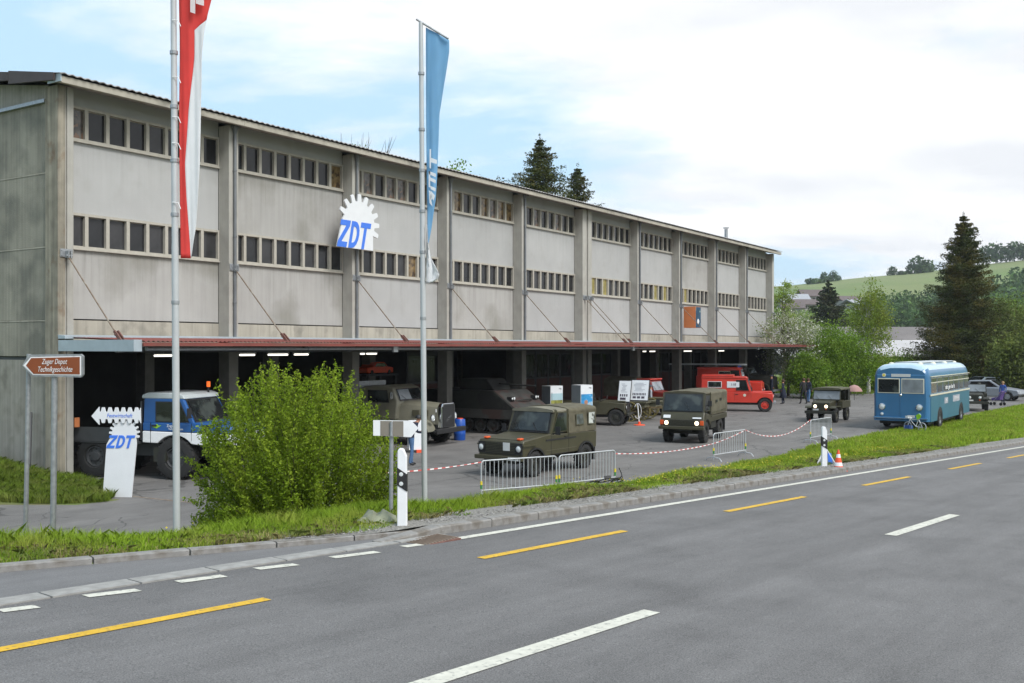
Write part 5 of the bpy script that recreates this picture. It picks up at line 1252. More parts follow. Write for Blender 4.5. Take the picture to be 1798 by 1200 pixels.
O1, xf, xr = offroader('off_road_vehicle', 'plain olive off-roader parked between the display towers and the display easels', 'off-road vehicle', ct, 'olive', windows=False, fwd=(.96, -.28, 0))
MB().use('black').box(xf-1.7, xf-1.3, -.6, .6, 1.0, 1.5).build('seats', O1)
MB().use('olive_dk').box(xf-.80, xf-.76, -.72, .72, 1.12, 1.22).build('folded_windscreen', O1)
MB().use('black').tube([(xf-1.0, -.5, 1.1), (xf-1.1, -.45, 1.4), (xf-1.0, -.2, 1.45)], .015, 5).build('steering_wheel', O1)
# ---- red long off-roader with ladder-less roof (fire service) ----
ct = gnd(1343, 723.6)
O2, xf, xr = offroader('fire_off_roader', 'bright red long off-roader with white pictured side windows, in front of the fire engine', 'off-road vehicle', ct, 'fire_red', rim='fire_red', wb=2.77, roof_z=2.0, fwd=(.965, -.262, 0))
for x0, x1, pic in ((-1.85, -1.05, 1), (-.75, -.02, 0)):
    o = glass_pane(O2, [(x0, 1.38), (x1, 1.38), (x1, 1.74), (x0, 1.74)], -.765, -1, 'side_window', 'white', 'carglass' if pic else 'white_clean')
text('118', .2, 'print_dark', O2, face_mtx((-.38, -.79, 1.56), (1, 0, 0), (0, 0, 1)))
MB().use('cream').lathe([(.001, .012), (.08, .01), (.085, 0)], 12, Matrix.Translation((.25, -.82, .95)) @ Matrix.Rotation(PI, 4, 'Z')).build('door_emblem', O2)
MB().use('fire_red').box(xr-.82, xr+1.0, -.80, .80, 2.02, 2.12).build('roof_rack', O2, bevel=.02)
# ---- fire engine with ladder ----
Pe = BD*(.549*16.9)*0+Vector((16.9, 65.6, 0)); e_w = Pe-OUT*.9-BD*.95+OUT*0
O3, xf, xr = offroader('fire_engine', 'older red fire engine carrying a long pale ladder on its roof, behind the red off-roader', 'fire engine', gnd(1326, 708.5)*1.0, 'fire_red', rim='fire_red', wb=3.0, hood_z=1.42, roof_z=2.36, fwd=(.94, -.34, 0))
MB().use('fire_red').prism([(xr-.9, 1.05), (xr-.9, 1.8), (xr+.5, 1.8), (xr+.5, 1.05)], -.84, .84, 'y').build('rear_body', O3, bevel=.03)
glass_pane(O3, [(-.90, 1.55), (-.1, 1.55), (-.1, 2.12), (-.90, 2.12)], -.765, -1, 'side_window', 'cream', 'carglass')
ld = MB().use('bus_top')
for y in (-.55, -.15): ld.box(-4.3, .9, y-.03, y+.03, 2.52, 2.62)
for k in range(17): ld.box(-4.2+k*.3, -4.16+k*.3, -.55, -.15, 2.55, 2.59)
ld.build('ladder', O3)
MB().use('grey_dark').box(-1.9, -1.85, -.7, .7, 2.38, 2.54).box(.3, .35, -.7, .7, 2.38, 2.54).build('ladder_rest', O3)
MB().use('jacket_blue').cyl((.35, -.45, 2.38), (.35, -.45, 2.6), .09, n=10).cyl((.35, .45, 2.38), (.35, .45, 2.6), .09, n=10).build('beacon', O3)
MB().use('black').cyl((.6, .2, 2.2), (.8, .2, 2.2), .16, n=12).build('searchlight', O3)
# ---- dark olive lorry in the last bay ----
pD = gnd(1352, 702)+Vector((.4, 1.2, 0)); Pd = BD*(16.9+55.0)+BN*25.0
D_ = thing('dark_lorry', 'dark grey-olive bonneted lorry in the last bay behind the fire engine', 'lorry', (Pd.x, Pd.y, 0), math.atan2(OUT.y, OUT.x))
MB().use('olive_dk').loft([hood_sec(-.8, .78, .7, 1.75), hood_sec(.9, .55, .7, 1.6)]).build('bonnet', D_, smooth=35)
MB().use('olive_dk').prism([(-2.3, .8), (-2.3, 2.2), (-1.0, 2.25), (-.7, 1.75), (-.7, .8)], -.95, .95, 'y').build('cab', D_, bevel=.06)
windscreen(D_, -.72, 1.76, -.96, 2.16, .82, .8, True, 'black', ('carglass',)*2)
MB().use('black').box(.9, .96, -.45, .45, .75, 1.55).build('radiator', D_)
MB().use('galv').box(1.05, 1.15, -1.0, 1.0, .5, .64).build('bumper', D_)
for s in (-1, 1):
    MB().use('olive_dk').prism([(.9, .55), (.75, .95), (.3, 1.12), (-.3, 1.05), (-.75, .7), (-.7, .62), (-.3, .95), (.3, 1.02), (.68, .88), (.82, .55)], s*.5, s*1.05, 'y').build('mudguard', D_)
    lamp(D_, .95, s*.72, 1.1, .11, 'lamp', 'black'); wheel(D_, .15, s*.82, .48, .25, .26, rim='olive_dk', lugs=22); wheel(D_, -3.2, s*.82, .48, .25, .26, rim='olive_dk', lugs=22)
MB().use('olive_dk').box(-4.5, -2.4, -1.0, 1.0, .95, 1.5).build('load_bed', D_)
# ---- old dark red pickup with olive tarpaulin ----
Pr = BD*(16.9+34.0)+BN*24.1
R_ = thing('vintage_pickup', 'old dark red pickup with a rounded olive tarpaulin, behind the forward-control truck', 'pickup', (Pr.x, Pr.y, 0), math.atan2(OUT.y, OUT.x))
MB().use('dark_red').prism([(-1.9, .5), (-1.9, 1.15), (.4, 1.2), (.45, 1.3), (1.6, 1.2), (1.75, .7), (1.7, .5)], -.72, .72, 'y').build('body', R_, bevel=.05)
MB().use('dark_red').prism([(-.7, 1.15), (-.7, 1.85), (-.55, 1.95), (.15, 1.95), (.3, 1.85), (.45, 1.25)], -.74, .74, 'y').build('cab', R_, bevel=.07, seg=3, smooth=45)
MB().use('fire_red').box(-.55, .32, -.78, .78, 1.90, 1.99).build('cab_roof', R_, bevel=.03)
windscreen(R_, .47, 1.30, .27, 1.84, .68, .64, True, 'dark_red', ('carglass_pale',)*2, f=.04)
canvas_box(R_, -2.6, -.75, .95, .78, 1.98, .10, m='canvas', rnd=.30, seed=12, sag=.012, name='tarpaulin')
MB().use('dark_red').box(-2.6, -.8, -.8, .8, .6, .96).build('load_bed', R_)
for s in (-1, 1):
    glass_pane(R_, [(-.45, 1.32), (.22, 1.32), (.12, 1.82), (-.45, 1.82)], s*.745, s, 'side_window', 'dark_red')
    MB().use('dark_red').prism([(1.85, .5), (1.75, .85), (1.4, 1.0), (1.0, .95), (.6, .6), (.65, .5), (1.05, .85), (1.4, .9), (1.68, .78), (1.75, .5)], s*.5, s*.88, 'y').build('mudguard', R_)
    lamp(R_, 1.76, s*.55, .95, .09, 'lamp', 'dark_red'); wheel(R_, 1.2, s*.70, .36, .17, .2, rim='dark_red', lugs=0); wheel(R_, -1.8, s*.70, .36, .17, .2, rim='dark_red', lugs=0)
# orange machine deep in bay 3
Po = bp(abp(652, 4.5)+.2, 4.5); Om = thing('stored_vehicle', 'orange vehicle stored on a rack in the dark, above the grey lorry', 'vehicle', (Po.x, Po.y, 0), BROT)
MB().use('grey_dark').box(-1.0, -.92, -.5, -.42, 0, 2.5).box(.92, 1.0, -.5, -.42, 0, 2.5).box(-1.0, -.92, .42, .5, 0, 2.5).box(.92, 1.0, .42, .5, 0, 2.5).box(-1.1, 1.1, -.55, .55, 2.42, 2.5).build('rack', Om)
MB().use('orange').prism([(-.9, 2.55), (-.9, 2.8), (-.5, 2.84), (-.3, 3.05), (.3, 3.05), (.5, 2.84), (.9, 2.8), (.9, 2.55)], -.4, .4, 'y').build('body', Om, bevel=.05)
glass_pane(Om, [(-.42, 2.84), (.4, 2.84), (.26, 3.0), (-.28, 3.0)], -.405, -1, 'side_window')
for x in (-.6, .6):
    for y in (-.36, .36): MB().use('tyre').cyl((x, y-.05, 2.6), (x, y+.05, 2.6), .1, n=12).build('wheel', Om)
# ---- wooden carts with spoked wheels ----
def spoked(parent, x, y, r):
    o = MB().use('spoke').lathe([(r, -.03), (r, .03), (r-.05, .03), (r-.05, -.03)], 24, closed=True).build('cart_wheel', parent)
    b = MB().use('spoke').cyl((0, -.08, 0), (0, .08, 0), .055, n=10)
    for i in range(12): a = 2*PI*i/12; b.cyl((.04*math.cos(a), 0, .04*math.sin(a)), ((r-.04)*math.cos(a), 0, (r-.04)*math.sin(a)), .014, n=5)
    b.build('spokes', o); o.location = (x, y, r); return o
def cart(px, Y, ang, label):
    c = at(px, 700, Y); c.z = 0
    t = thing('wooden_cart', label, 'cart', c, BROT+ang, 'wooden carts carrying the easels')
    MB().use('canvas_dk').box(-.75, .75, -.55, .55, .72, .95).box(-.85, .85, -.6, .6, .93, 1.0).build('cart_bed', t)
    MB().use('wood').box(-1.6, -.75, -.04, .04, .66, .74).build('drawbar', t)
    for y in (-.66, .66): spoked(t, 0, y, .50)
    MB().use('wood').cyl((0, -.7, .5), (0, .7, .5), .04, n=8).build('axle', t)
    return t
c1 = cart(1112, 50.5, PI/2+.15, 'olive wooden cart with yellowish spoked wheels under the left easel board')
c2 = cart(1132, 51.2, PI/2+.15, 'olive wooden cart with yellowish spoked wheels under the right easel board')
c3p = cart(1150, 54.5, PI/2+.1, 'olive wooden cart behind the easels, nearest the old red pickup')
# boards on the carts
def easel(px, py, Y, w_, h_, label, cols):
    c = at(px, py, Y); t = thing('easel_board', label, 'display board', (c.x, c.y, c.z), -.42, 'slanted white print boards')
    lean = Matrix.Rotation(-.30, 4, 'X')
    MB().use('white_clean').box(-w_/2, w_/2, -.02, 0, 0, h_, lean).build('board', t)
    MB().use('grey_dark').box(-w_/2-.05, w_/2+.02, .02, .06, -.05, h_+.04, lean).box(-w_/2, -w_/2+.05, .3, .9, 0, .05).build('board_back', t)
    pm = MB().use('print_dark')
    R = random.Random(px)
    for i in range(cols):
        x = -w_/2+.08+i*(w_-.16)/cols; pm.box(x, x+(w_-.16)/cols*.62, -.026, -.021, h_*.24, h_*.36, lean)
    for i in range(cols//3): x = -w_/2+.1+i*(w_-.2)/(cols//3); pm.box(x, x+(w_-.2)/(cols//3)*.75, -.026, -.021, h_*.08, h_*.19, lean)
    pm.build('photo_print', t)
    pm = MB().use('shirt_grey')
    for j in range(7):
        z = h_*(.45+.065*j); pm.box(-w_/2+.1+R.random()*.1, w_/2-.1-R.random()*.25, -.026, -.021, z, z+.022, lean)
    pm.build('text_lines', t); return t
easel(1095, 705.5, 47.8, .58, 1.02, 'narrow white print board on an easel, left of the pair', 4)
easel(1122, 703, 47.8, .84, .98, 'wide white print board on an easel, right of the pair', 9)
# white stand with orange foot in front of the carts
c = gnd(1122.5, 747); t = thing('tape_stand', 'thin white post with an orange foot and a hanging loop, in front of the carts', 'post', (c.x, c.y, 0))
MB().use('white').cyl((0, 0, .05), (-.08, 0, 1.0), .025, n=8).build('post', t, smooth=True)
MB().use('orange').lathe([(.001, .0), (.28, .0), (.28, .03), (.06, .06), (.06, .18), (.001, .18)], 16, Matrix.Rotation(PI/2, 4, 'X')).build('foot', t)
MB().use('white').tube([(-.08+.16+.17*math.cos(a)-.17*.9, 0, .68+.36*math.sin(a)) for a in np.linspace(2.6, -2.4, 18)], .012, 5).build('tape_loop', t)
# display towers
def tower(px0, px1, pym, Y, label, kind):
    c = at((px0+px1)/2, 700, Y); t = thing('display_tower', label, 'display panel', (c.x, c.y, 0), math.radians(36), 'square display towers beside the double column')
    H = EYE-(pym-610)/F*Y; w_ = .36
    MB().use('white_clean').box(-w_, w_, -.36, .30, 0, H).build('tower', t)
    MB().use('grey_panel').box(-w_-.008, -w_-.002, -.34, .28, .02, H-.02).build('side_face', t)
    if kind:
        MB().use('print_blue').box(-w_+.02, w_-.02, -.372, -.363, H-1.15, H-.42).build('picture', t)
        MB().use('skin').lathe([(.001, .0), (.10, 0), (.11, .005)], 14, Matrix.Translation((-.05, -.377, H-.8))).build('picture_detail', t)
    else:
        MB().use('print_sky').box(-w_+.02, w_-.02, -.372, -.363, H-.66, H-.35).use('print_field').box(-w_+.02, w_-.02, -.372, -.363, H-1.10, H-.662).build('picture', t)
        MB().use('grey_dark').box(-.30, -.28, -.378, -.372, H-.65, H-.30).build('picture_detail', t)
    text('zug', .12, 'print_dark', t, face_mtx((.2, -.365, H-.12), (1, 0, 0), (0, 0, 1))); return t
tower(950, 988, 677.5, 46.5, 'white display tower with a field and sky picture, left of the pair', 0)
tower(1003, 1040, 676, 46.5, 'white display tower with a blue picture, in front of the double column', 1)
# ================================================================== poles, signs and yard furniture
def pole(px, py_top, Y, r, lean, zb, label, top_extra=0):
    c = at(px, 610, Y); ztop = EYE+(610-py_top)/F*Y+top_extra
    t = thing('flagpole', label, 'flagpole', (c.x, c.y, zb)); H = ztop-zb
    pts = [(lean*u, 0, H*u) for u in (0, .33, .5, .51, .8, 1)]
    MB().use('pole').tube(pts, [r, r*.98, r*.95, r*.90, r*.85, r*.78], 16).build('pole', t, smooth=60)
    MB().use('galv').cyl((0, 0, -.05), (0, 0, .06), r*1.6, n=16).build('foot', t)
    for u in (.42, .55, .63, .71, .79, .9): MB().use('galv').cyl((lean*u, 0, H*u-.025), (lean*u, 0, H*u+.025), r*1.12, n=14).build('collar', t)
    return t, H, ztop
def st_of(p): return p.dot(RS), p.dot(RD)
c = at(311, 610, 14.6); zb = gz(*st_of(Vector((c.x, c.y, 0))))
fp_, H1, zt1 = pole(311, 0, 14.6, .052, -.06, zb, 'tall grey flagpole flying the red and white banner, nearest the brown sign', 1.3)
c = at(746, 610, 17.6); zb = gz(*st_of(Vector((c.x, c.y, 0))))
fp2_, H2, zt2 = pole(746, 40, 17.6, .050, -.07, zb, 'tall grey flagpole with the pale blue banner, right of the bush')
# white steel cross arm at the top of the blue banner's pole
MB().use('galv').tube([(-.15, 0, H2+.06), (.42, -.05, H2-.30)], .02, 8).build('cross_arm', fp2_, smooth=True)
def banner(name, label, Y, rows, colsets, ripple, mats_, group=None, slope=0):
    """rows: (py, [px of column lines]) ; each strip between two column lines is one fabric colour and becomes its own part"""
    c0 = at(rows[0][1][0], rows[0][0], Y); t = thing(name, label, 'flag', c0)
    for ci in range(len(rows[0][1])-1):
        g_ = []
        nn = 8
        ys_ = [r[0] for r in rows]
        for y in np.linspace(ys_[0], ys_[-1], 60):
            xl = np.interp(y, ys_, [r[1][ci] for r in rows]); xr_ = np.interp(y, ys_, [r[1][ci+1] for r in rows])
            row = []
            for k in range(nn+1):
                x = xl+(xr_-xl)*k/nn; p = at(x, y+slope*max(0, x-rows[0][1][0])*max(0., 1-(y-ys_[0])/150.), Y); ph = (x-rows[0][1][0])
                p.y += ripple*math.sin(ph*.24+y*.006)+ripple*.5*math.sin(ph*.55-y*.011+1)
                row.append(p-c0)
            g_.append(row)
        o = MB().use(mats_[ci]).grid(g_).build('cloth', t, smooth=80, recalc=False)
        sm_ = o.modifiers.new('thickness', 'SOLIDIFY'); sm_.thickness = .004
    return t, c0
F1, c0 = banner('banner', 'long banner, red beside white with a white cross at its top, on the left pole', 14.6,
    [(-60, [313, 374, 374.2]), (0, [314, 370.5, 370.7]), (42, [314.5, 361.5, 361.7]), (47, [314.5, 341, 360.5]), (58, [315, 341.5, 359]), (100, [315, 341, 355]), (150, [314.5, 336, 354.5]), (200, [314, 331, 353]), (290, [315, 325.5, 351.5]), (350, [316, 328, 348]), (400, [317, 331, 344]), (430, [317.5, 333, 339]), (454, [318, 334, 335])], None, .012, ['flag_red', 'flag_white'])
# the cross sewn on: flat white cloth just in front
b = MB().use('flag_white')
def fq(pts, dy=-.085):
    n0 = len(b.v); V = [at(x, y, 14.6)-c0+Vector((0, dy, 0)) for x, y in pts]; b.add(V, [tuple(range(len(V)))])
fq([(337.5, -30), (346, -30), (346, 28), (337.5, 25)]); fq([(347, -22), (361.5, -20), (361, 14), (347, 10)], -.08)
cr_ = b.build('white_cross', F1, recalc=False); cr_.modifiers.new('thickness', 'SOLIDIFY').thickness = .004
b = MB().use('white')
for y in (33, 132, 202, 248, 352): p = at(313, y+8, 14.6)-c0; b.tube([p+Vector((-.07, -.06, .03)), p+Vector((.02, -.06, .02)), p+Vector((.06, -.07, -.07))], .006, 5)
b.build('flag_tie', F1)
F2, c2_ = banner('banner', 'pale blue banner with white upright letters and a white lower end, on the right pole', 17.6,
    [(48, [747.5, 789]), (72, [747.5, 789]), (120, [747.8, 783]), (200, [748, 771.5]), (250, [748.5, 770]), (300, [749, 768]), (350, [750, 765]), (400, [750.5, 758]), (430, [751, 752.5])], None, .014, ['flag_blue'], slope=.56)
b = MB().use('flag_white')
rows = [(395, 749, 750.8), (425, 749.0, 752.0), (440, 748.5, 754), (455, 748.6, 758), (470, 748.8, 766), (482, 749, 772), (490, 749, 770), (495, 749, 761), (498, 749, 751)]
b.grid([[at(x0+(x1-x0)*k/6, y, 17.6)-c2_+Vector((0, .05*math.sin(k*1.2+y*.1)-.02, 0)) for k in range(7)] for y, x0, x1 in rows])
o = b.build('cloth', F2, smooth=80, recalc=False, ); o['label'] = 'white curled lower end'; o.modifiers.new('thickness', 'SOLIDIFY').thickness = .004
# sewn white letters (read upwards, partly folded away)
b = MB().use('flag_white')
def fq2(pts, dy=-.085): V = [at(x, y, 17.6)-c2_+Vector((0, dy, 0)) for x, y in pts]; b.add(V, [tuple(range(len(V)))])
fq2([(755, 264), (757.5, 264), (757.5, 298), (755, 297)]); fq2([(757.5, 279), (768, 283), (767.8, 290), (757.5, 287)])
fq2([(753.5, 302), (766, 307), (766, 313), (754.5, 308)]); fq2([(753.5, 302), (756, 303), (756, 331), (753.5, 330)]); fq2([(756, 313), (766, 318), (765.5, 324), (756, 319)])
fq2([(753.5, 336), (756.5, 337), (759.5, 352), (757, 352)]); fq2([(756, 328), (765.5, 332), (765, 338), (757, 334)]); fq2([(757.5, 337), (764.5, 345), (762, 354), (757, 346)]); fq2([(754, 341), (757, 348), (760, 364), (755, 358)])
o = b.build('white_lettering', F2, recalc=False); o.modifiers.new('thickness', 'SOLIDIFY').thickness = .004
# brown direction sign
Ys = 15.0
def post(parent, p0, p1, r, m='galv', name='post'): return MB().use(m).cyl(p0, p1, r, n=14).build(name, parent, smooth=60)
c = at(92, 610, Ys); zb = gz(*st_of(Vector((c.x, c.y, 0)))); base = Vector((c.x, c.y, zb))
S1 = thing('direction_sign', 'brown arrow sign with white italic words Zuger Depot Technikgeschichte on two posts', 'sign', base)
def sq(px, py, dy=0): p = at(px, py, Ys)-base; p.y += dy; return p
post(S1, (0, 0, -.1), sq(93.5, 628, .05), .043); post(S1, sq(38, 910, .12)+Vector((0, 0, -.3)), sq(44, 622, .12), .034)
outl = [(41, 642), (50, 625), (55, 623), (143, 622), (147, 626), (147, 658), (143, 663), (62, 661), (55, 658)]
inn_ = [(48, 642), (57, 629), (142, 627), (142, 657.5), (61, 656.5)]
def flat(parent, pts, y0, y1, m, name): V = [sq(x, y, y0) for x, y in pts]+[sq(x, y, y1) for x, y in pts]; n = len(pts); return MB().use(m).add(V, [tuple(range(n)), tuple(range(n, 2*n))[::-1]]+[(i, n+i, n+(i+1) % n, (i+1) % n) for i in range(n)]).build(name, parent)
flat(S1, outl, -.03, .03, 'galv', 'sign_frame'); flat(S1, [(43, 642), (56, 627.5), (144, 625.5), (144, 659.5), (60, 658.5)], -.036, -.03, 'white', 'sign_border'); pn = flat(S1, inn_, -.042, -.036, 'sign_brown', 'sign_panel')
SERIF = dict(shear=.3, xs=.60, bold=-.0006, spacing=1.02)
text('Zuger Depot', .115, 'white', pn, face_mtx(sq(97.5, 635.5, -.046), (1, 0, .0), (0, 0, 1)), **SERIF); text('Technikgeschichte', .115, 'white', pn, face_mtx(sq(98.5, 649, -.046), (1, 0, .0), (0, 0, 1)), **SERIF)
for x in (70, 132):
    for y in (624.5, 660): p = sq(x, y, -.045); MB().use('galv').cyl(p, p+Vector((0, .02, 0)), .007, n=8).build('rivet', S1)
# festival arrow board
Ya = 24.8
c = gnd(207, 873); S2 = thing('arrow_board', 'white ZDT gear-shaped board topped by a toothed arrow reading Festwirtschaft', 'sign', c, math.radians(-4))
k_ = 1/F*c.y
def zp(px, py): return ((px-207)*k_, (873-py)*k_)
pan = [zp(180, 859), zp(187, 775), zp(195, 768)]
arc = gear(*zp(219, 762), 22*k_, 27.5*k_, math.radians(-20), math.radians(185), 11)
pan = [zp(232, 873), zp(241, 780)]+arc+[zp(187, 781), zp(180, 873)]
MB().use('white_clean').prism(pan, -.02, .02, 'y').build('board', S2)
letters_zdt(S2, 'blue_sign', zp(187, 787)[0], zp(187, 787)[1], 22.5*k_, 16.2*k_, -.022, sh=.28)
ar = [zp(161, 731), zp(175, 714.5), zp(175, 723)]
n = 6
for i in range(n):
    x = 178+i*12; ar += [zp(x, 723), zp(x+2, 715.5), zp(x+6.5, 715.5), zp(x+8.5, 723)]
ar += [zp(249.5, 716), zp(250, 743)]
for i in range(n-1, -1, -1):
    x = 178+i*12; ar += [zp(x+8.5, 736), zp(x+6.5, 743), zp(x+2, 743), zp(x, 736)]
ar += [zp(175, 736), zp(175, 746)]
MB().use('white_clean').prism(ar, -.06, -.025, 'y').build('arrow', S2)
text('Festwirtschaft', .135, 'blue_sign', S2, face_mtx((zp(212, 730)[0], -.064, zp(212, 730)[1]), (1, 0, 0), (0, 0, 1)), shear=.2, xs=.85)
# back of a guide arrow sign on one post
Yg = 13.1; c = at(686, 610, Yg); base = Vector((c.x, c.y, gz(*st_of(Vector((c.x, c.y, 0))))-.05)); Ys = Yg
S3 = thing('guide_arrow', 'white arrow-ended guide board with grey middle on a thin post, right of the bush', 'sign', base)
def sq(px, py, dy=0): p = at(px, py, Yg)-base; p.y += dy; return p
post(S3, (0, .03, 0), sq(687, 741, .035), .028, 'galv')
flat(S3, [(655.5, 738), (722, 739), (735, 752), (722, 768), (655.5, 765)], -.012, .0, 'white', 'board')
M['sign_back'] = mat('grey_board_stripe', (.19, .17, .14), .5, var=.1)
flat(S3, [(668, 739.2), (688.5, 739.5), (688.5, 766), (668, 765.5)], -.015, -.012, 'sign_back', 'stripe'); flat(S3, [(689.5, 739.5), (708.5, 739.7), (708.5, 767), (689.5, 766.2)], -.015, -.012, 'sign_back', 'stripe')
MB().use('galv').tube([sq(687.5, 741, -.02), sq(687.5, 766, -.02)], .022, 10).build('clamp_rail', S3, smooth=60)
# delineator posts
def delineator(px, pyb, pyt, s_, label):
    st = road_st(px, pyb); p = at(px, pyb, 1)
    k = (px-899)/F; D = (pyb-610)/F; Y = None
    # put it on the verge line s = s_
    cc, S_ = math.cos(RF), math.sin(RF); Y = s_/(k*cc-S_); c = Vector((k*Y, Y, EYE-D*Y))
    H = (pyb-pyt)/F*Y; t = thing('delineator_post', label, 'road post', c, 0, 'black and white road edge posts')
    w_ = .062; prof = [(-w_, -.1), (w_, -.1), (w_*.92, H-.10), (w_*.3, H-.01), (-w_*.5, H), (-w_*.92, H-.03)]
    MB().use('white').prism(prof, -.045, .045, 'y').build('post_body', t, bevel=.012)
    MB().use('black').prism([(-w_*1.0, H*.78), (w_*.99, H*.70), (w_*1.0, H*.50), (-w_*1.02, H*.575)], -.052, .05, 'y').build('black_band', t)
    for z in (H*.70, H*.59): MB().use('lamp').lathe([(.001, .006), (.024, .004), (.026, 0)], 16, Matrix.Translation((-.01, -.052, z)) @ Matrix.Rotation(PI, 4, 'Z')).build('reflector', t, smooth=50)
    MB().use('stone').box(-.13, .13, -.10, .10, -.12, .005).build('foot', t)
    return t, c
d1, dc1 = delineator(706.5, 938, 787, -8.86, 'white road post with black band, the near one beside the guide arrow')
d2, dc2 = delineator(1447, 829, 749, -8.60-.3, 'white road post with black band, the far one next to the traffic cone')
# flat grey-green tarp lump by the near post
M['tarp'] = mat('mossy_stone', (.22, .23, .16), .9, var=.25, scale=5, bump=.8, bscale=12)
c = Vector((at(668, 700, 12.9).x, 12.7, 0)); z0_ = gz(*st_of(c)); R = random.Random(2)
g_ = []
for i in range(9):
    row = []
    for j in range(7):
        x = -.26+.52*i/8; y = -.16+.32*j/6; e = max(0, 1-(abs(x/.26))**3)*max(0, 1-abs(y/.16)**3)
        row.append(Vector((x+R.uniform(-.02, .02), y+R.uniform(-.02, .02), (.10+R.uniform(-.03, .045))*e+.02*math.sin(i*2+j))))
    g_.append(row)
o = MB().use('tarp').grid(g_).build('flat_stone', loc=(c.x, c.y, z0_+.02), recalc=False, smooth=20); tag(o, 'flat mossy grey stone slab lying in the grass at the foot of the guide arrow', 'stone')
# traffic cone
kx = (1472-899)/F; s_ = -8.62; Yc = s_/(kx*math.cos(RF)-math.sin(RF)); c = Vector((kx*Yc, Yc, EYE-(828-610)/F*Yc))
C_ = thing('traffic_cone', 'orange traffic cone with two white bands standing on the kerb', 'traffic cone', c, .3)
MB().use('orange').box(-.15, .15, -.15, .15, 0, .03).build('base', C_, bevel=.02)
zH = .50
def cr(z): return .105*(1-z/zH)+.018
for z0, z1, m in ((.03, .13, 'orange'), (.13, .21, 'white'), (.21, .32, 'orange'), (.32, .40, 'white'), (.40, .5, 'orange')):
    MB().use(m).lathe([(cr(z0), z0), (cr(z1), z1)]+([(.001, z1)] if z1 == .5 else []), 20, Matrix.Rotation(PI/2, 4, 'X')).build('cone_band' if m == 'white' else 'cone_body', C_, smooth=50)
# folding triangular sign behind the far post
Yt = 23.7; c = at(1450, 820, Yt); cb = Vector((c.x, c.y, gz(*st_of(Vector((c.x, c.y, 0))))))
Tn = thing('folding_sign', 'white folding triangular sign with a blue panel, tucked behind the far road post', 'sign', cb)
def sq(px, py, dy=0): p = at(px, py, Yt)-cb; p.y += dy; return p
flat(Tn, [(1433, 816), (1449, 784), (1468, 815)], -.01, .01, 'shirt_grey', 'sign_panel'); flat(Tn, [(1453, 796), (1459, 796), (1462, 815), (1454, 815)], -.016, -.01, 'blue_sign', 'blue_panel')
flat(Tn, [(1433, 816), (1435, 816), (1450, 788), (1449, 784)], -.018, -.012, 'white', 'rim')
flat(Tn, [(1449, 784), (1450, 788), (1466, 815), (1468, 815)], -.018, -.012, 'white', 'rim')
# crowd barriers
M['bar'] = mat('barrier_tube', (.46, .48, .50), .4, metal=.3, var=.1, scale=8)
def barrier(p0, p1, H, label, nb=17):
    d = (p1-p0); L = d.length; t = thing('crowd_barrier', label, 'barrier', p0, math.atan2(d.y, d.x), 'galvanised crowd barriers')
    r = .019; cr_ = .09
    arc0 = [(cr_-cr_*math.cos(a), 0, H-cr_+cr_*math.sin(a)) for a in np.linspace(0, PI/2, 6)]; arc1 = [(L-cr_+cr_*math.sin(a), 0, H-cr_+cr_*math.cos(a)) for a in np.linspace(0, PI/2, 6)]
    MB().use('bar').tube([(0, 0, .03)]+arc0+arc1+[(L, 0, .03)], r, 8).cyl((0, 0, .20), (L, 0, .20), r*.9, n=8).build('frame', t, smooth=60)
    b0_ = MB().use('bar').cyl((0, 0, .20), (0, 0, H), .010, n=6).build('bar', t)
    for k in range(nb): (b0_ if k == 0 else inst(b0_, t, (0, 0, 0))).location = (L*(k+1)/(nb+1), 0, 0)
    for x in (0, L):
        MB().use('bar').tube([(x, -.30, .0), (x, -.22, .10), (x, 0, .13), (x, .22, .10), (x, .30, .0)], .016, 7).build('foot', t, smooth=60)
        MB().use('yellow').cyl((x, 0, .34), (x, 0, .43), .028, n=10).build('clip', t); MB().use('green').cyl((x, 0, .24), (x, 0, .34), .026, n=10).build('clip', t)
    return t
q1a, q1b = gnd(845, 876), gnd(977, 864.5); q2a, q2b = gnd(982, 863.5), gnd(1080, 851)
q3a, q3b = gnd(1253, 810), gnd(1309, 801); q4a, q4b = gnd(1423, 778), gnd(1459, 771)
HB = .93
barrier(q1a, q1b, HB, 'steel crowd barrier, leftmost, in front of the olive vehicle\'s nose'); barrier(q2a, q2b, HB, 'steel crowd barrier in front of the olive vehicle\'s rear wheel')
barrier(q3a, q3b, HB-.03, 'steel crowd barrier near the forward-control truck\'s rear wheel', 13); barrier(q4a, q4b, HB-.05, 'steel crowd barrier behind the far road post, below the jeep', 15)
# red and white tape
M['tape_w'] = mat('white_tape', (.66, .64, .63), .4, var=.05); M['tape_r'] = mat('red_tape', (.42, .06, .05), .4, var=.05)
def tape(p0, p1, sag, label, n=60, step=.16):
    t = thing('barrier_tape', label, 'barrier tape', p0); L = (p1-p0).length; n = max(6, int(L/step)); bw, br_ = MB().use('tape_w'), MB().use('tape_r')
    def P(u): q = p0.lerp(p1, u)-p0; q.z -= sag*4*u*(1-u); return q
    for i in range(n):
        a, c_ = P(i/n), P((i+1)/n); ang = .9+.4*math.sin(i*.35); up = Vector((0, math.sin(ang)*.015, math.cos(ang)*.015))+Vector((0, 0, .002))
        (bw if i % 2 else br_).add([a-up, c_-up, c_+up, a+up], [(0, 1, 2, 3)])
    for bb, nm in ((bw, 'white_stripe'), (br_, 'red_stripe')):
        o = bb.build(nm, t, recalc=False); o['kind'] = 'stuff'; o.modifiers.new('thickness', 'SOLIDIFY').thickness = .003
    return t
Z_ = Vector((0, 0, HB)); ps = at(706, 827, 21.0)
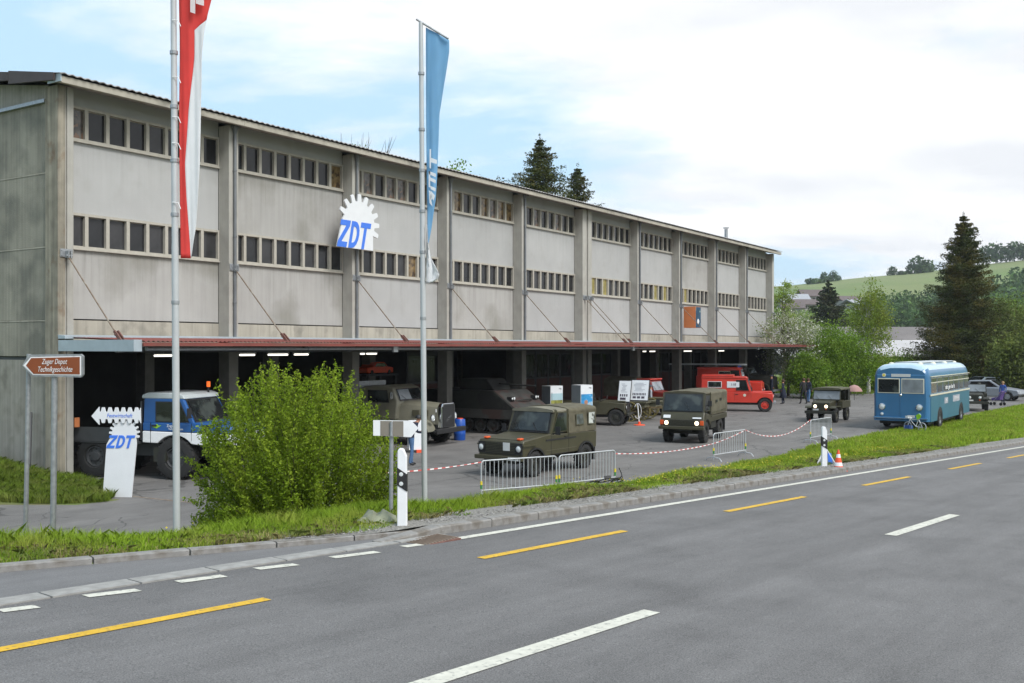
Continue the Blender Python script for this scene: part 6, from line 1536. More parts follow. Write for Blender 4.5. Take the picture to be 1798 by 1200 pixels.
tape(at(640, 832, 20.5), q1a+Z_*.97, .05, 'red and white tape running from the bush to the leftmost barrier')
tape(q2b+Z_*.9, q3a+Z_*.62, .10, 'red and white tape between the second and third barrier, past the light truck'); tape(q3a+Z_*.62, q3b+Z_*.96, .03, 'red and white tape wound along the third barrier')
tape(q3b+Z_*.96, q4a+Z_*.97, .40, 'sagging red and white tape between the third and fourth barrier')
# blue barrel
c = gnd(807, 773); o = thing('barrel', 'blue plastic barrel beside the grey lorry\'s bumper', 'barrel', c)
MB().use('barrel').lathe([(.001, 0), (.22, 0), (.235, .03), (.235, .24), (.245, .27), (.235, .30), (.235, .55), (.245, .58), (.235, .61), (.225, .82), (.20, .85), (.001, .85)], 24, Matrix.Rotation(PI/2, 4, 'X')).build('drum', o, smooth=40)
MB().use('orange').cyl((.02, .02, .85), (.02, .02, .88), .12, n=14).build('lid', o)
# white sandwich board behind the man
c = gnd(733, 795); o = thing('sandwich_board', 'plain white sandwich board with a small orange corner, behind the man in the cap', 'board', c, .3)
MB().use('white_clean').box(-.30, .25, -.02, .02, .1, 1.15, Matrix.Rotation(-.12, 4, 'X')).build('board', o); MB().use('white_clean').box(-.30, .25, .30, .34, .1, 1.1, Matrix.Rotation(.12, 4, 'X')).build('board', o); MB().use('orange').box(-.05, .15, -.10, .0, .0, .1).build('foot', o)
# fallen black bicycle at the grass edge, and the small white bicycle by the bus
def bicycle(name, label, c, rz, tilt, frame, tyre_m, r=.24, extra=None):
    t = thing(name, label, 'bicycle', c, rz); t.rotation_euler = (tilt, 0, rz)
    for x in (-.38, .38):
        o = MB().use(tyre_m).lathe([(r, -.02), (r+.02, 0), (r, .02), (r-.025, .01), (r-.025, -.01)], 22, Matrix.Translation((x, 0, r)), closed=True).build('wheel', t)
        s_ = MB().use('chrome').cyl((x, -.03, r), (x, .03, r), .02, n=8)
        for i in range(9): a = 2*PI*i/9; s_.cyl((x, 0, r), (x+math.cos(a)*r*.95, 0, r+math.sin(a)*r*.95), .003, n=4)
        s_.build('spokes', o)
    MB().use(frame).tube([(-.38, 0, r), (-.05, 0, r+.02), (.26, 0, r+.30), (-.16, 0, r+.32), (-.05, 0, r+.02)], .016, 7).tube([(-.38, 0, r), (-.17, 0, r+.36)], .012, 6).tube([(.38, 0, r), (.25, 0, r+.42)], .014, 6).build('frame', t)
    MB().use('black').box(-.28, -.08, -.05, .05, r+.40, r+.45).build('saddle', t, bevel=.02); MB().use('chrome' if extra else 'black').tube([(.2, -.22, r+.48), (.26, -.1, r+.44), (.26, .1, r+.44), (.2, .22, r+.48)], .012, 6).build('handlebar', t)
    return t
bc = gnd(1060, 858); zb = max(0, gz(*st_of(bc)))
bicycle('bicycle', 'black bicycle lying on its side at the grass edge, by the barrier\'s foot', bc+Vector((-.05, 0, .12)), .5, 1.15, 'black', 'tyre', .17)
kp = gnd(1606, 760); kz = gz(*st_of(kp))
KB = bicycle('child_bicycle', 'small white child\'s bicycle with a lime green flag, in front of the bus', kp+Vector((0, 0, .05)), PI/2+.5, .08, 'white', 'shirt_grey', .20, True)
M['lime'] = mat('lime_plastic', (.3, .6, .02), .5); MB().use('lime').prism([(-.4, .70), (-.28, .80), (-.12, .70), (-.2, .52), (-.34, .58)], .12, .135, 'y').build('pennant', KB); MB().use('white').box(.28, .42, -.14, .14, .56, .66).build('basket', KB)
MB().use('jacket_blue').box(.2, .45, -.12, .12, .1, .25).build('bag', KB)
# pink round object on the jeep's far side
cp = at(1500, 690, 56); o = thing('pink_umbrella', 'faded pink umbrella held beside the dark jeep', 'umbrella', (cp.x, cp.y, 0))
M['pink'] = mat('faded_pink_cloth', (.33, .19, .17), .8, var=.2)
MB().use('pink').lathe([(.001, 1.62), (.2, 1.56), (.38, 1.4), (.44, 1.25)], 14, Matrix.Translation((0, 0, 0)) @ Matrix.Rotation(PI/2, 4, 'X')).build('canopy', o, smooth=True)
MB().use('black').cyl((0, 0, .75), (0, 0, 1.66), .012, n=6).build('shaft', o)
# ================================================================== people
def person(label, c, rz, H=1.72, pose='stand', shirt='navy', legs='navy', skirt=False, hair='hair', cap=None, arms=None):
    t = thing('person', label, 'person', (c.x, c.y, c.z), rz)
    s = H/1.75; W = .17
    J = {'pelvis': (0, 0, .95), 'waist': (0, 0, 1.10), 'chest': (.0, 0, 1.32), 'neck': (.0, 0, 1.48), 'head': (.02, 0, 1.60), 'crown': (.02, 0, 1.70)}
    bend = .0
    if pose == 'lean': J.update({'chest': (.10, 0, 1.30), 'neck': (.20, 0, 1.44), 'head': (.27, 0, 1.54), 'crown': (.29, 0, 1.63)})
    R = {'pelvis': .155, 'waist': .13, 'chest': .155, 'neck': .055, 'head': .088, 'crown': .065}
    E = [('pelvis', 'waist'), ('waist', 'chest'), ('chest', 'neck'), ('neck', 'head'), ('head', 'crown')]
    cx_, cz_ = J['chest'][0], J['chest'][2]
    for sd_, n_ in ((1, 'l'), (-1, 'r')):
        st_ = .14 if (pose == 'walk') else .04
        fx = st_*sd_
        J['hip'+n_] = (0, .09*sd_, .90); J['knee'+n_] = (.03+fx*.7, .10*sd_, .50); J['ank'+n_] = (fx*1.4-.02, .10*sd_, .09); J['toe'+n_] = (fx*1.4+.14, .11*sd_, .04)
        R.update({'hip'+n_: .095, 'knee'+n_: .062, 'ank'+n_: .045, 'toe'+n_: .04}); E += [('pelvis', 'hip'+n_), ('hip'+n_, 'knee'+n_), ('knee'+n_, 'ank'+n_), ('ank'+n_, 'toe'+n_)]
        J['sho'+n_] = (cx_+.02, .19*sd_, cz_+.09); a = arms or 'down'
        if a == 'down': J['elb'+n_] = (cx_-.02, .25*sd_, cz_-.19); J['wri'+n_] = (cx_+.06, .25*sd_, cz_-.43); J['hand'+n_] = (cx_+.09, .25*sd_, cz_-.53)
        elif a == 'front': J['elb'+n_] = (cx_+.04, .24*sd_, cz_-.17); J['wri'+n_] = (cx_+.24, .14*sd_, cz_-.20); J['hand'+n_] = (cx_+.33, .10*sd_, cz_-.18)
        else: J['elb'+n_] = (cx_+.05, .24*sd_, cz_-.17); J['wri'+n_] = (cx_+.10, .16*sd_, cz_-.35); J['hand'+n_] = (cx_+.13, .13*sd_, cz_-.42)
        R.update({'sho'+n_: .065, 'elb'+n_: .045, 'wri'+n_: .032, 'hand'+n_: .038}); E += [('chest', 'sho'+n_), ('sho'+n_, 'elb'+n_), ('elb'+n_, 'wri'+n_), ('wri'+n_, 'hand'+n_)]
    ks = list(J); me = bpy.data.meshes.new('body'); me.from_pydata([Vector(J[k])*s for k in ks], [(ks.index(a), ks.index(b_)) for a, b_ in E], [])
    o = bpy.data.objects.new('body', me); COL.objects.link(o); sk = o.modifiers.new('skin', 'SKIN'); 
    for i, k in enumerate(ks):
        v = me.skin_vertices[0].data[i]; v.radius = (R[k]*s*(.8 if k in ('chest', 'waist', 'pelvis') else 1), R[k]*s); v.use_root = (k == 'pelvis')
    o.modifiers.new('sub', 'SUBSURF').levels = 1; o.modifiers['sub'].render_levels = 1
    bpy.context.view_layer.update(); m2 = bpy.data.meshes.new_from_object(o.evaluated_get(bpy.context.evaluated_depsgraph_get())); bpy.data.objects.remove(o)
    for m in ('skin', shirt, legs, 'black'): m2.materials.append(M[m])
    hz = Vector(J['neck']).z*s; hands = [Vector(J['hand'+n_])*s for n_ in 'lr']
    for p in m2.polygons:
        q = p.center; 
        if q.z > hz+.0: mi = 0
        elif min((q-h).length for h in hands) < .085*s: mi = 0
        elif q.z > .93*s or abs(q.y) > .2*s: mi = 1
        elif q.z > .10*s: mi = 2
        else: mi = 3
        p.material_index = mi; p.use_smooth = True
    ob = bpy.data.objects.new('body', m2); COL.objects.link(ob); ob.parent = t
    hd = Vector(J['head'])*s
    mt = Matrix.Translation(hd+Vector((-.015, 0, .035))) @ Matrix.Rotation(PI/2, 4, 'X')
    if cap: MB().use(cap).lathe([(.112*s, -.01), (.108*s, .05), (.075*s, .09), (.001, .105)], 14, mt).box(hd.x+.07, hd.x+.19, -.06, .06, hd.z+.03, hd.z+.045).build('cap', t, smooth=60)
    else: MB().use(hair).lathe([(.08*s, -.07), (.108*s, -.02), (.112*s, .03), (.08*s, .085), (.001, .105)], 14, Matrix.Translation(hd+Vector((-.025, 0, .015))) @ Matrix.Rotation(PI/2, 4, 'X')).build('hair', t, smooth=60)
    f = MB().use('skin').add([hd+Vector(v) for v in ((.085, 0, .01), (.118, 0, -.015), (.088, .018, -.02), (.088, -.018, -.02))], [(0, 1, 2), (0, 3, 1), (1, 3, 2)]).build('nose', t)
    ey = MB().use('black')
    for sd_ in (-1, 1): ey.cyl(hd+Vector((.082, sd_*.034, .008)), hd+Vector((.092, sd_*.034, .008)), .010, n=6)
    ey.box(hd.x+.08, hd.x+.09, -.025, .025, hd.z-.05, hd.z-.043).build('face_features', t)
    if skirt:
        MB().use(legs).lathe([(.17*s, 0), (.19*s, -.2), (.24*s, -.52), (.23*s, -.53), (.12*s, -.1)], 16, Matrix.Translation((0, 0, 1.0*s)) @ Matrix.Rotation(PI/2, 4, 'X')).build('skirt', t, smooth=60)
    return t
c = gnd(722, 818); person('man in dark cap, grey top and blue jeans standing behind the guide arrow board', c, math.radians(20), 1.66, 'lean', 'navy', 'jeans', cap='black', arms='front')
def far(px, py): return gnd(px, py)
person('person in long navy coat standing with back to the last column', far(1371, 706)+Vector((0, 2.5, 0)), 0, 1.8, 'stand', 'navy', 'navy', cap='navy')
person('woman in navy dress near the end of the hall, her arms folded', far(1375, 710), PI*.9, 1.65, 'stand', 'navy', 'navy', skirt=True, arms='low')
person('man in black walking on the yard left of the dark jeep', far(1411, 710), PI*.6, 1.75, 'walk', 'blk_cloth', 'blk_cloth')
person('person in navy top and blue jeans just behind the dark jeep', far(1427, 709)+Vector((0, 1, 0)), PI*.2, 1.68, 'stand', 'navy', 'jeans')
person('child in bright blue jacket standing under the far trees right of the bus', far(1761, 709.5), PI*1.2, 1.5, 'stand', 'jacket_blue', 'navy', hair='tan')
person('person in grey standing in the dark between the carts and the red pickup', gnd(1142, 730), 0, 1.7, 'stand', 'shirt_grey', 'tan', cap='print_dark')
# drivers
def driver(parent, x, y, z, shirt, label=None):
    secs = []
    b = MB().use(shirt).loft([[Vector((x+dx_+math.cos(a)*rx, y+math.sin(a)*ry, z+h)) for a in np.linspace(0, 2*PI, 13)[:-1]] for h, rx, ry, dx_ in ((0, .12, .19, 0), (.2, .13, .2, 0), (.4, .12, .22, .0), (.48, .07, .12, 0), (.52, .05, .05, 0))])
    return b
for par, x, y, z, lb in ((J1, -.12, .33, .86, 'driver in dark clothes at the wheel of the canvas-topped jeep'), (J2, -.12, .33, .86, 'driver in the dark open jeep behind the bus')):
    mw = Matrix.Translation(par.location) @ Matrix.Rotation(par.rotation_euler.z, 4, 'Z'); w_ = mw @ Vector((0, 0, 0))
    t = thing('person', lb, 'person', w_, par.rotation_euler.z)
    driver(t, x, y, z, 'blk_cloth').use('blk_cloth').tube([(x, y+.2, z+.4), (x+.2, y+.22, z+.2), (x+.38, y+.08, z+.25)], .045, 8).tube([(x, y-.2, z+.4), (x+.2, y-.22, z+.2), (x+.38, y-.08, z+.25)], .045, 8).tube([(x, y+.1, z+.02), (x+.4, y+.1, z+.02), (x+.5, y+.1, z-.3)], .07, 8).tube([(x, y-.1, z+.02), (x+.4, y-.1, z+.02), (x+.5, y-.1, z-.3)], .07, 8).use('skin').lathe([(.001, -.1), (.06, -.09), (.088, -.02), (.085, .05), (.05, .1), (.001, .115)], 12, Matrix.Translation((x+.02, y, z+.63)) @ Matrix.Rotation(PI/2, 4, 'X')).build('body', t, smooth=50)
    MB().use('olive_dk').lathe([(.10, .0), (.098, .06), (.06, .1), (.001, .12)], 12, Matrix.Translation((x+.01, y, z+.65)) @ Matrix.Rotation(PI/2, 4, 'X')).build('cap', t, smooth=50)
# pushchair and parked clutter behind the bus (pale cars)
def car(px, Y, paint, rz, label):
    c = at(px, 700, Y); t = thing('parked_car', label, 'car', (c.x, c.y, 0), rz, 'cars parked under the far trees')
    MB().use(paint).prism(arch_profile([(-2.05, .45), (-2.08, .85), (-1.5, .92), (.9, .92), (2.0, .75), (2.1, .45)], (1.3, -1.3), .36, .3, .3), -.85, .85, 'y').build('body', t, bevel=.06, smooth=40)
    MB().use(paint).prism([(-1.6, .9), (-1.25, 1.38), (.15, 1.42), (.95, .9)], -.72, .72, 'y').build('cabin', t, bevel=.06)
    for s in (-1, 1):
        glass_pane(t, [(-1.3, .95), (-1.1, 1.3), (.1, 1.34), (.65, .95)], s*.722, s, 'side_window', 'black')
        for x in (1.3, -1.3): wheel(t, x, s*.74, .31, .18, .19, rim='galv', lugs=0)
        lamp(t, 2.05, s*.6, .62, .08, 'lamp', paint)
    slab(t, 'windscreen', (.98, -.66, .93), (.98, .66, .93), (.2, .62, 1.40), (.2, -.62, 1.40), 'carglass', .02); return t
M['silver'] = mat('silver_car_paint', (.28, .3, .33), .35, metal=.4, var=.05); 
car(1740, 70.5, 'silver', 2.4+PI, 'pale silver car parked right of the dark open jeep'); car(1722, 78, 'white', PI*1.1, 'white car parked behind the silver one, right of the bus')
c = gnd(1751, 712); o = thing('pushchair', 'purple pushchair beside the child in the blue jacket', 'pushchair', c, 2.2)
M['purple'] = mat('purple_cloth', (.09, .05, .2), .8); MB().use('purple').prism([(-.25, .35), (.25, .30), (.3, .45), (-.1, .55), (-.35, .95), (-.42, .9)], -.2, .2, 'y').build('seat', o, bevel=.02)
fb = MB().use('galv').tube([(-.6, -.2, 1.0), (.3, -.2, .15)], .012, 6).tube([(-.6, .2, 1.0), (.3, .2, .15)], .012, 6).tube([(-.6, -.2, 1.0), (-.6, .2, 1.0)], .012, 6).build('frame', o)
for x in (-.35, .3):
    for y in (-.22, .22): MB().use('tyre').cyl((x, y-.015, .1), (x, y+.015, .1), .1, n=12).build('wheel', o)
# ================================================================== vegetation
def branch_mesh(b, pts, r0, r1, n=5): b.tube(pts, [r0+(r1-r0)*i/(len(pts)-1) for i in range(len(pts))], n)
def leaves_along(paths, per, spread, rs, start=.3):
    C = []
    for p in paths:
        p = np.array(p); seg = np.linspace(0, len(p)-1, 200); xs_ = np.stack([np.interp(seg, np.arange(len(p)), p[:, k]) for k in range(3)], 1)
        u = start+(1-start)*rs.rand(per)**.8; idx = (u*199).astype(int); C.append(xs_[idx]+rs.normal(size=(per, 3))*spread*(1.15-u)[:, None])
    return np.vstack(C)
M['shrub'] = leafmat('shrub_leaves', (.17, .25, .018), (.25, .33, .03), 1.1, .45, .45, .25)
M['twig'] = mat('twig_bark', (.06, .05, .03), .9)
c = at(531, 700, 16.6); sz_ = gz(*st_of(Vector((c.x, c.y, 0)))); SH = thing('bush', 'large bright green leafy bush on the verge between the two flagpoles', 'bush', (c.x, c.y, sz_))
rs = np.random.RandomState(5)
HS = EYE-sz_-.18
def env(az):   # silhouette radius of the bush by elevation, wider low down
    return 1.0
paths = []; tb = MB().use('twig')
def crown_top(x):  # height of the outline against px offset (metres)
    px = [-1.75, -1.55, -1.3, -1.05, -.85, -.62, -.5, -.38, -.15, .1, .35, .55, .68, .8, 1.0, 1.2, 1.45, 1.65, 1.75]
    pz = [.75, 1.6, 1.95, 2.2, 2.38, 2.56, 2.62, 2.5, 2.4, 2.42, 2.46, 2.58, 2.6, 2.42, 2.15, 2.05, 1.75, 1.2, .8]
    return np.interp(x, px, pz)
for i in range(720):
    # target point in the volume near the outer surface
    while True:
        x = rs.uniform(-1.72, 1.72); y = rs.uniform(-1.45, 1.45)
        if (x/1.75)**2+(y/1.5)**2 < 1: break
    rr_ = math.sqrt((x/1.75)**2+(y/1.5)**2)
    top_ = crown_top(x)*(HS/2.62)*(1-.30*(abs(y)/1.45)**2.2)
    lo_ = .12+.1*abs(x)
    z = top_*(1 if rs.rand() < .4 else rs.rand()**1.15)
    if z < .95*top_ and rs.rand() < .8:
        g_ = (.97+.06*rs.rand())/max(rr_, .05); x *= g_; y *= g_
    z = max(z, lo_)
    if i % 6 == 0: z = rs.uniform(.15, .7); g_ = rs.rand()*2*PI; x = 1.5*math.cos(g_); y = 1.25*math.sin(g_)
    x = max(-1.75, min(1.72, x)); y = max(-1.45, min(1.45, y))
    b0_ = np.array([x*.10+rs.normal()*.05, y*.1+rs.normal()*.05, .0]); e_ = np.array([x, y, z])
    m_ = b0_*.45+e_*.55; m_[2] = z*.42+.15 if z > .8 else z*.75+.1; m_[:2] = e_[:2]*(.62 if z > 1 else .55)
    x = x*.92 if x > 0 else x; e_[0] = x; jj = rs.normal(size=3)*.10; jj[2] *= .5; e_ = e_+jj; p = [b0_, b0_*.7+m_*.3+np.array([0, 0, .05]), m_, m_*.5+e_*.5+np.array([0, 0, .03]), e_]; paths.append(p)
    if i < 150: branch_mesh(tb, p, .016, .004, 4)
tb.build('branches', SH)
C = leaves_along(paths, 190, .13, rs, .38); n = len(C)
C = C[C[:, 2] > .06]; n = len(C)
a_, b_ = rand_axes(n, .5, rs); L_ = .017+.016*rs.rand(n)
quads_obj('leaves', C, (a_, b_), L_*1.0, L_, M['shrub'], SH)['kind'] = 'stuff'
# weeds and flowers of the shrub's foot
# ---- generic trees ----
def conifer(label, c, H, W, seed, m, name='spruce_tree', nb=46, dens=1.0, leaf=.11, base=.06, group=None, ragged=.18, sparse=0):
    rs = np.random.RandomState(seed); t = thing(name, label, 'tree', c, 0, group); tb = MB().use('trunk')
    branch_mesh(tb, [(0, 0, -.3), (.03, .02, H*.4), (-.02, .03, H*.75), (0, 0, H*.98)], H*.016+.06, .02, 8)
    paths = []; C = []
    for k in range(nb):
        u = (k+rs.rand()*.6)/nb; z = H*(base+(1-base)*u); R = max(.1, W/2*(1-u)**.66*(1+rs.normal()*ragged*.5)+.08)
        nbr = int(9+6*(1-u)); a0 = rs.rand()*6.28
        for j in range(nbr):
            if rs.rand() < sparse: continue
            a = a0+2*PI*j/nbr+rs.normal()*.15; r = max(.08, R*(1+rs.normal()*ragged)); d = np.array([math.cos(a), math.sin(a), 0.])
            tip = d*r+np.array([0, 0, z-r*.22+.10*r]); mid = d*r*.5+np.array([0, 0, z-r*.20]); p = [np.array([0, 0, z+.05]), mid, tip]
            if r > .5 and j % 2 == 0: branch_mesh(tb, p, .012+r*.008, .006, 3)
            nl = int((10+34*r)*dens); s_ = rs.rand(nl)**.75
            q = np.array(p); X = np.stack([np.interp(s_*2, [0, 1, 2], q[:, kk]) for kk in range(3)], 1)
            lat = np.array([-d[1], d[0], 0]); X += lat*(rs.normal(size=nl)*(.20*r*(1-s_*.55)+.03))[:, None]; X[:, 2] -= np.abs(rs.normal(size=nl))*(.05+.07*r); C.append(X)
    C.append(np.stack([rs.normal(size=60)*.06, rs.normal(size=60)*.06, H*(.93+.09*rs.rand(60))], 1))
    tb.build('trunk', t); C = np.vstack(C); n = len(C); a_, b_ = rand_axes(n, 0, rs); b_[:, 2] *= .6
    L_ = leaf*(.6+.8*rs.rand(n)); quads_obj('crown', C, (a_, b_), L_*.9, L_, m, t)['kind'] = 'stuff'; return t
def broadleaf(label, c, H, W, seed, m, name='broadleaf_tree', z0=.25, nclump=70, per=170, leaf=.10, bark='trunk', group=None, spread=.12, cone=0, extra=None, droop=0):
    rs = np.random.RandomState(seed); t = thing(name, label, 'tree' if 'bush' not in name else 'bush', c, 0, group); tb = MB().use(bark)
    branch_mesh(tb, [(0, 0, -.3), (.05*H*.1, 0, H*.3), (-.02*H, .02, H*.6), (0, 0, H*.92)], H*.014+.03, .015, 7)
    C = []; cl = []
    for k in range(nclump):
        while True:
            q = rs.uniform(-1, 1, 3)
            if .3 < np.linalg.norm(q) < 1: break
        zz_ = z0+(1-z0)*(q[2]*.5+.5); wr = W/2*(1-cone*(zz_-z0)/(1-z0)); e_ = np.array([q[0]*wr, q[1]*wr, zz_*H]); cl.append(e_)
        if k % 2 == 0: branch_mesh(tb, [(0, 0, max(H*z0*.6, e_[2]*.6)), tuple(e_*np.array([.5, .5, .88])), tuple(e_)], .012+H*.002, .005, 4)
        n_ = int(per*(.6+.8*rs.rand())); v = rs.normal(size=(n_, 3)); v *= np.array([1, 1, .7])*spread*W*(.6+.6*rs.rand()); v[:, 2] -= droop*np.abs(rs.normal(size=n_)); C.append(e_+v)
    C = np.vstack(C); C = C[C[:, 2] > .05]; n = len(C); tb.build('trunk', t); a_, b_ = rand_axes(n, 0, rs); L_ = leaf*(.6+.8*rs.rand(n))
    if extra:
        k = rs.rand(n) < extra[1]; quads_obj('blossom', C[k], (a_[k], b_[k]), L_[k]*1.2, L_[k], extra[0], t)['kind'] = 'stuff'; C, a_, b_, L_ = C[~k], a_[~k], b_[~k], L_[~k]
    quads_obj('crown', C, (a_, b_), L_*.9, L_, m, t)['kind'] = 'stuff'; return t
M['spruce'] = leafmat('spruce_needles', (.048, .060, .014), (.10, .082, .018), .35, .45, .12, .35)
M['spruce_far'] = leafmat('far_spruce_needles', (.035, .05, .02), (.06, .06, .03), .3, .4, .12, .3)
M['birch'] = leafmat('birch_leaves', (.17, .24, .03), (.24, .28, .05), .5, .35, .45, .25)
M['fresh'] = leafmat('fresh_green_leaves', (.13, .23, .022), (.19, .28, .035), .5, .4, .45, .3)
M['blossom_leaf'] = leafmat('pale_green_leaves', (.20, .26, .08), (.27, .31, .14), .5, .35, .4, .2)
M['blossom'] = leafmat('white_blossom', (.55, .55, .48), None, .5, .2, .35, .1)
M['wood_far'] = leafmat('distant_wood_leaves', (.045, .09, .022), (.08, .14, .03), .05, .35, .2, .4)
M['wood_fresh'] = leafmat('distant_fresh_leaves', (.14, .23, .03), (.18, .27, .045), .06, .35, .3, .25)
M['olive_tree'] = leafmat('dull_green_leaves', (.10, .13, .03), (.14, .17, .04), .4, .4, .3, .3)
def gp_(px, Y, z=-.03): c = at(px, 700, Y); return Vector((c.x, c.y, z))
conifer('very big dark spruce standing behind the blue bus', gp_(1692, 84), 14.9, 7.3, 1, M['spruce'], nb=64, dens=3.2, leaf=.075, base=.07, ragged=.26)
conifer('dark spruce rising behind the depot roof, larger left one of the pair', gp_(948, 74), 19.3, 8.4, 2, M['spruce'], nb=60, dens=1.7, leaf=.085, base=.35, sparse=.12, ragged=.28)
conifer('dark spruce rising behind the depot roof, smaller right one of the pair', gp_(1014, 78), 17.9, 6.2, 3, M['spruce'], nb=50, dens=1.7, leaf=.085, base=.35, sparse=.15, ragged=.28)
broadleaf('green treetop just showing above the depot roof, left of the twin spruces', gp_(806, 62), 15.4, 3.6, 4, M['fresh'], nclump=60, per=80, leaf=.10, z0=.6, spread=.09)
broadleaf('thin bare-twigged treetop showing above the depot roof behind the gear sign', gp_(618, 56), 15.2, 6.0, 5, M['fresh'], nclump=46, per=30, leaf=.09, z0=.6, spread=.06, name='sparse_tree')
# bare twigs of that tree
b = MB().use('twig'); R = random.Random(3)
for k in range(26):
    x = (-2.6+5.0*R.random()); b.tube([(x*.6, 0, 13.5), (x*.9, R.uniform(-.3, .3), 14.8), (x+R.uniform(-.2, .2), R.uniform(-.4, .4), 15.2+R.random()*(1.6 if -.5 < x < .3 else .7))], [.03, .015, .005], 4)
o = b.build('twigs', [q for q in bpy.data.objects if q.name.startswith('sparse_tree')][0])
broadleaf('tall slender birch with pale trunk, left of the big spruce', gp_(1525, 80), 9.4, 5.4, 6, M['birch'], name='birch_tree', bark='birch_bark', z0=.25, nclump=120, per=80, leaf=.085, cone=.75, spread=.075, droop=.35)
broadleaf('pale blossoming tree right at the end wall of the depot', gp_(1384, 76), 6.7, 4.2, 7, M['blossom_leaf'], name='blossom_tree', z0=.15, nclump=80, per=150, leaf=.07, spread=.10, extra=(M['blossom'], .35))
broadleaf('yellowish thin tree above the pale blossoming tree', gp_(1376, 92), 10.2, 3.6, 8, M['birch'], z0=.45, nclump=50, per=50, leaf=.10, spread=.07)
for i, (px, Y, H, W, lb) in enumerate(((1450, 77, 5.6, 4.6, 'fresh green bushy willow directly right of the blossoming tree'), (1492, 78, 4.6, 4.0, 'fresh green bush under the birch, left of the bus'), (1418, 73, 3.2, 3.2, 'low green bush behind the walking man'), (1540, 84, 2.9, 3.6, 'green bush behind the front corner of the bus'), (1580, 92, 2.9, 4.2, 'green bush between birch and big spruce'))):
    broadleaf(lb, gp_(px, Y), H, W, 20+i, M['fresh'], name='bush', z0=.05, nclump=70, per=170, leaf=.085, spread=.13, cone=.35)
conifer('dull dark pine in front of the hillside houses', gp_(1454, 150), 13.6, 8.6, 9, M['spruce_far'], name='pine_tree', nb=26, dens=.6, leaf=.25, base=.2, ragged=.3)
for i, (px, Y, H, W, lb, mm) in enumerate(((1786, 88, 8.2, 6.0, 'dull green tree at the right picture edge beside the big spruce', 'olive_tree'), (1745, 82, 4.0, 4.4, 'low dark shrubs under the big spruce\'s right side', 'olive_tree'), (1800, 76, 5.0, 4.6, 'dull bush at the right picture edge behind the grass', 'olive_tree'), (1770, 110, 9.0, 7.5, 'round fresh green tree right of the big spruce', 'wood_fresh'), (1830, 84, 7.4, 6.0, 'dull green tree cut by the right picture edge', 'olive_tree'), (1722, 86, 3.2, 4.0, 'low dark bush behind the parked cars', 'olive_tree'))):
    broadleaf(lb, gp_(px, Y), H, W, 40+i, M[mm], name='broadleaf_tree', z0=.08, nclump=70, per=130, leaf=.13, spread=.13)
# ---- long low building with a big pale roof ----
rY = 135.
rp0, rp1 = gp_(1380, rY), gp_(1780, rY+4); dv = (rp1-rp0); LB_ = dv.length; rz = math.atan2(dv.y, dv.x)
R2 = thing('long_shed', 'long low shed with broad two-tone grey roof behind the birch', 'building', rp0, rz)
M['roof_dark'] = mat('weathered_dark_roofing', (.17, .155, .15), .9, var=.15, scale=.4, streak=.2); M['roof_pale'] = mat('pale_fibre_roofing', (.42, .41, .41), .85, var=.1, scale=.5, streak=.15)
z_e, z_r = EYE-16/F*rY, EYE+38/F*rY
MB().use('dark_wall').box(0, LB_, 1.0, 16, 0, z_e).build('wall', R2)
MB().use('roof_pale').prism([(-.5, z_e-.05), (5.0, z_e+2.1), (5.0, z_e+2.3), (-.5, z_e+.15)], -1, LB_+1, 'x').build('lower_roof', R2)
MB().use('roof_dark').prism([(5.02, z_e+2.12), (9.5, z_r-.1), (9.5, z_r+.1), (5.0, z_e+2.36)], -1, LB_+1, 'x').build('upper_roof', R2)
MB().use('roof_dark').prism([(9.5, z_r-.1), (17, z_e), (17, z_e+.2), (9.5, z_r+.1)], -1, LB_+1, 'x').build('rear_roof', R2)
# ---- hills ----
M['meadow'] = mat('hill_meadow', (.11, .165, .04), .95, var=.2, scale=.02, c2=(.15, .18, .06), c2t=(.45, .55), c2scale=.012, detail=3)
ridge = [(-1200, 470), (-200, 520), (300, 545), (900, 525), (1360, 505), (1440, 496), (1500, 489), (1560, 484), (1620, 478), (1700, 468), (1760, 461), (1798, 457), (1900, 446), (2100, 425), (2600, 420), (3600, 500)]
def ridge_z(px, Y): return EYE+(610-np.interp(px, [r[0] for r in ridge], [r[1] for r in ridge]))/F*Y
RY = 620.
def hillz(x, y):
    px = 899+F*x/RY; top = ridge_z(px, RY)
    u = (y-240)/(RY-240)
    if u <= 0: return -.1
    if u <= 1: return top*(.10*u+.90*smooth(u)**.9)+math.sin(x*.02)*1.2*u*(1-u)*4
    return top+(1-math.cos(min(1., (y-RY)/500)*PI))*.5*(-top*.5)
b = MB().use('meadow'); b.grid([[(x, y, hillz(x, y)) for x in np.arange(-900, 1500, 12)] for y in list(np.arange(230, 640, 10))+[660, 700, 780, 900, 1100]])
tag(b.build('hill', smooth=True, recalc=False), kind='structure')
def hpos(px, py):   # point of the hillside seen at this place
    k = (px-899)/F; best = None
    for Y in np.arange(245, 640, 2.0):
        if hillz(k*Y, Y) >= EYE-(py-610)/F*Y: return Vector((k*Y, Y, hillz(k*Y, Y)))
    return Vector((k*RY, RY, hillz(k*RY, RY)))
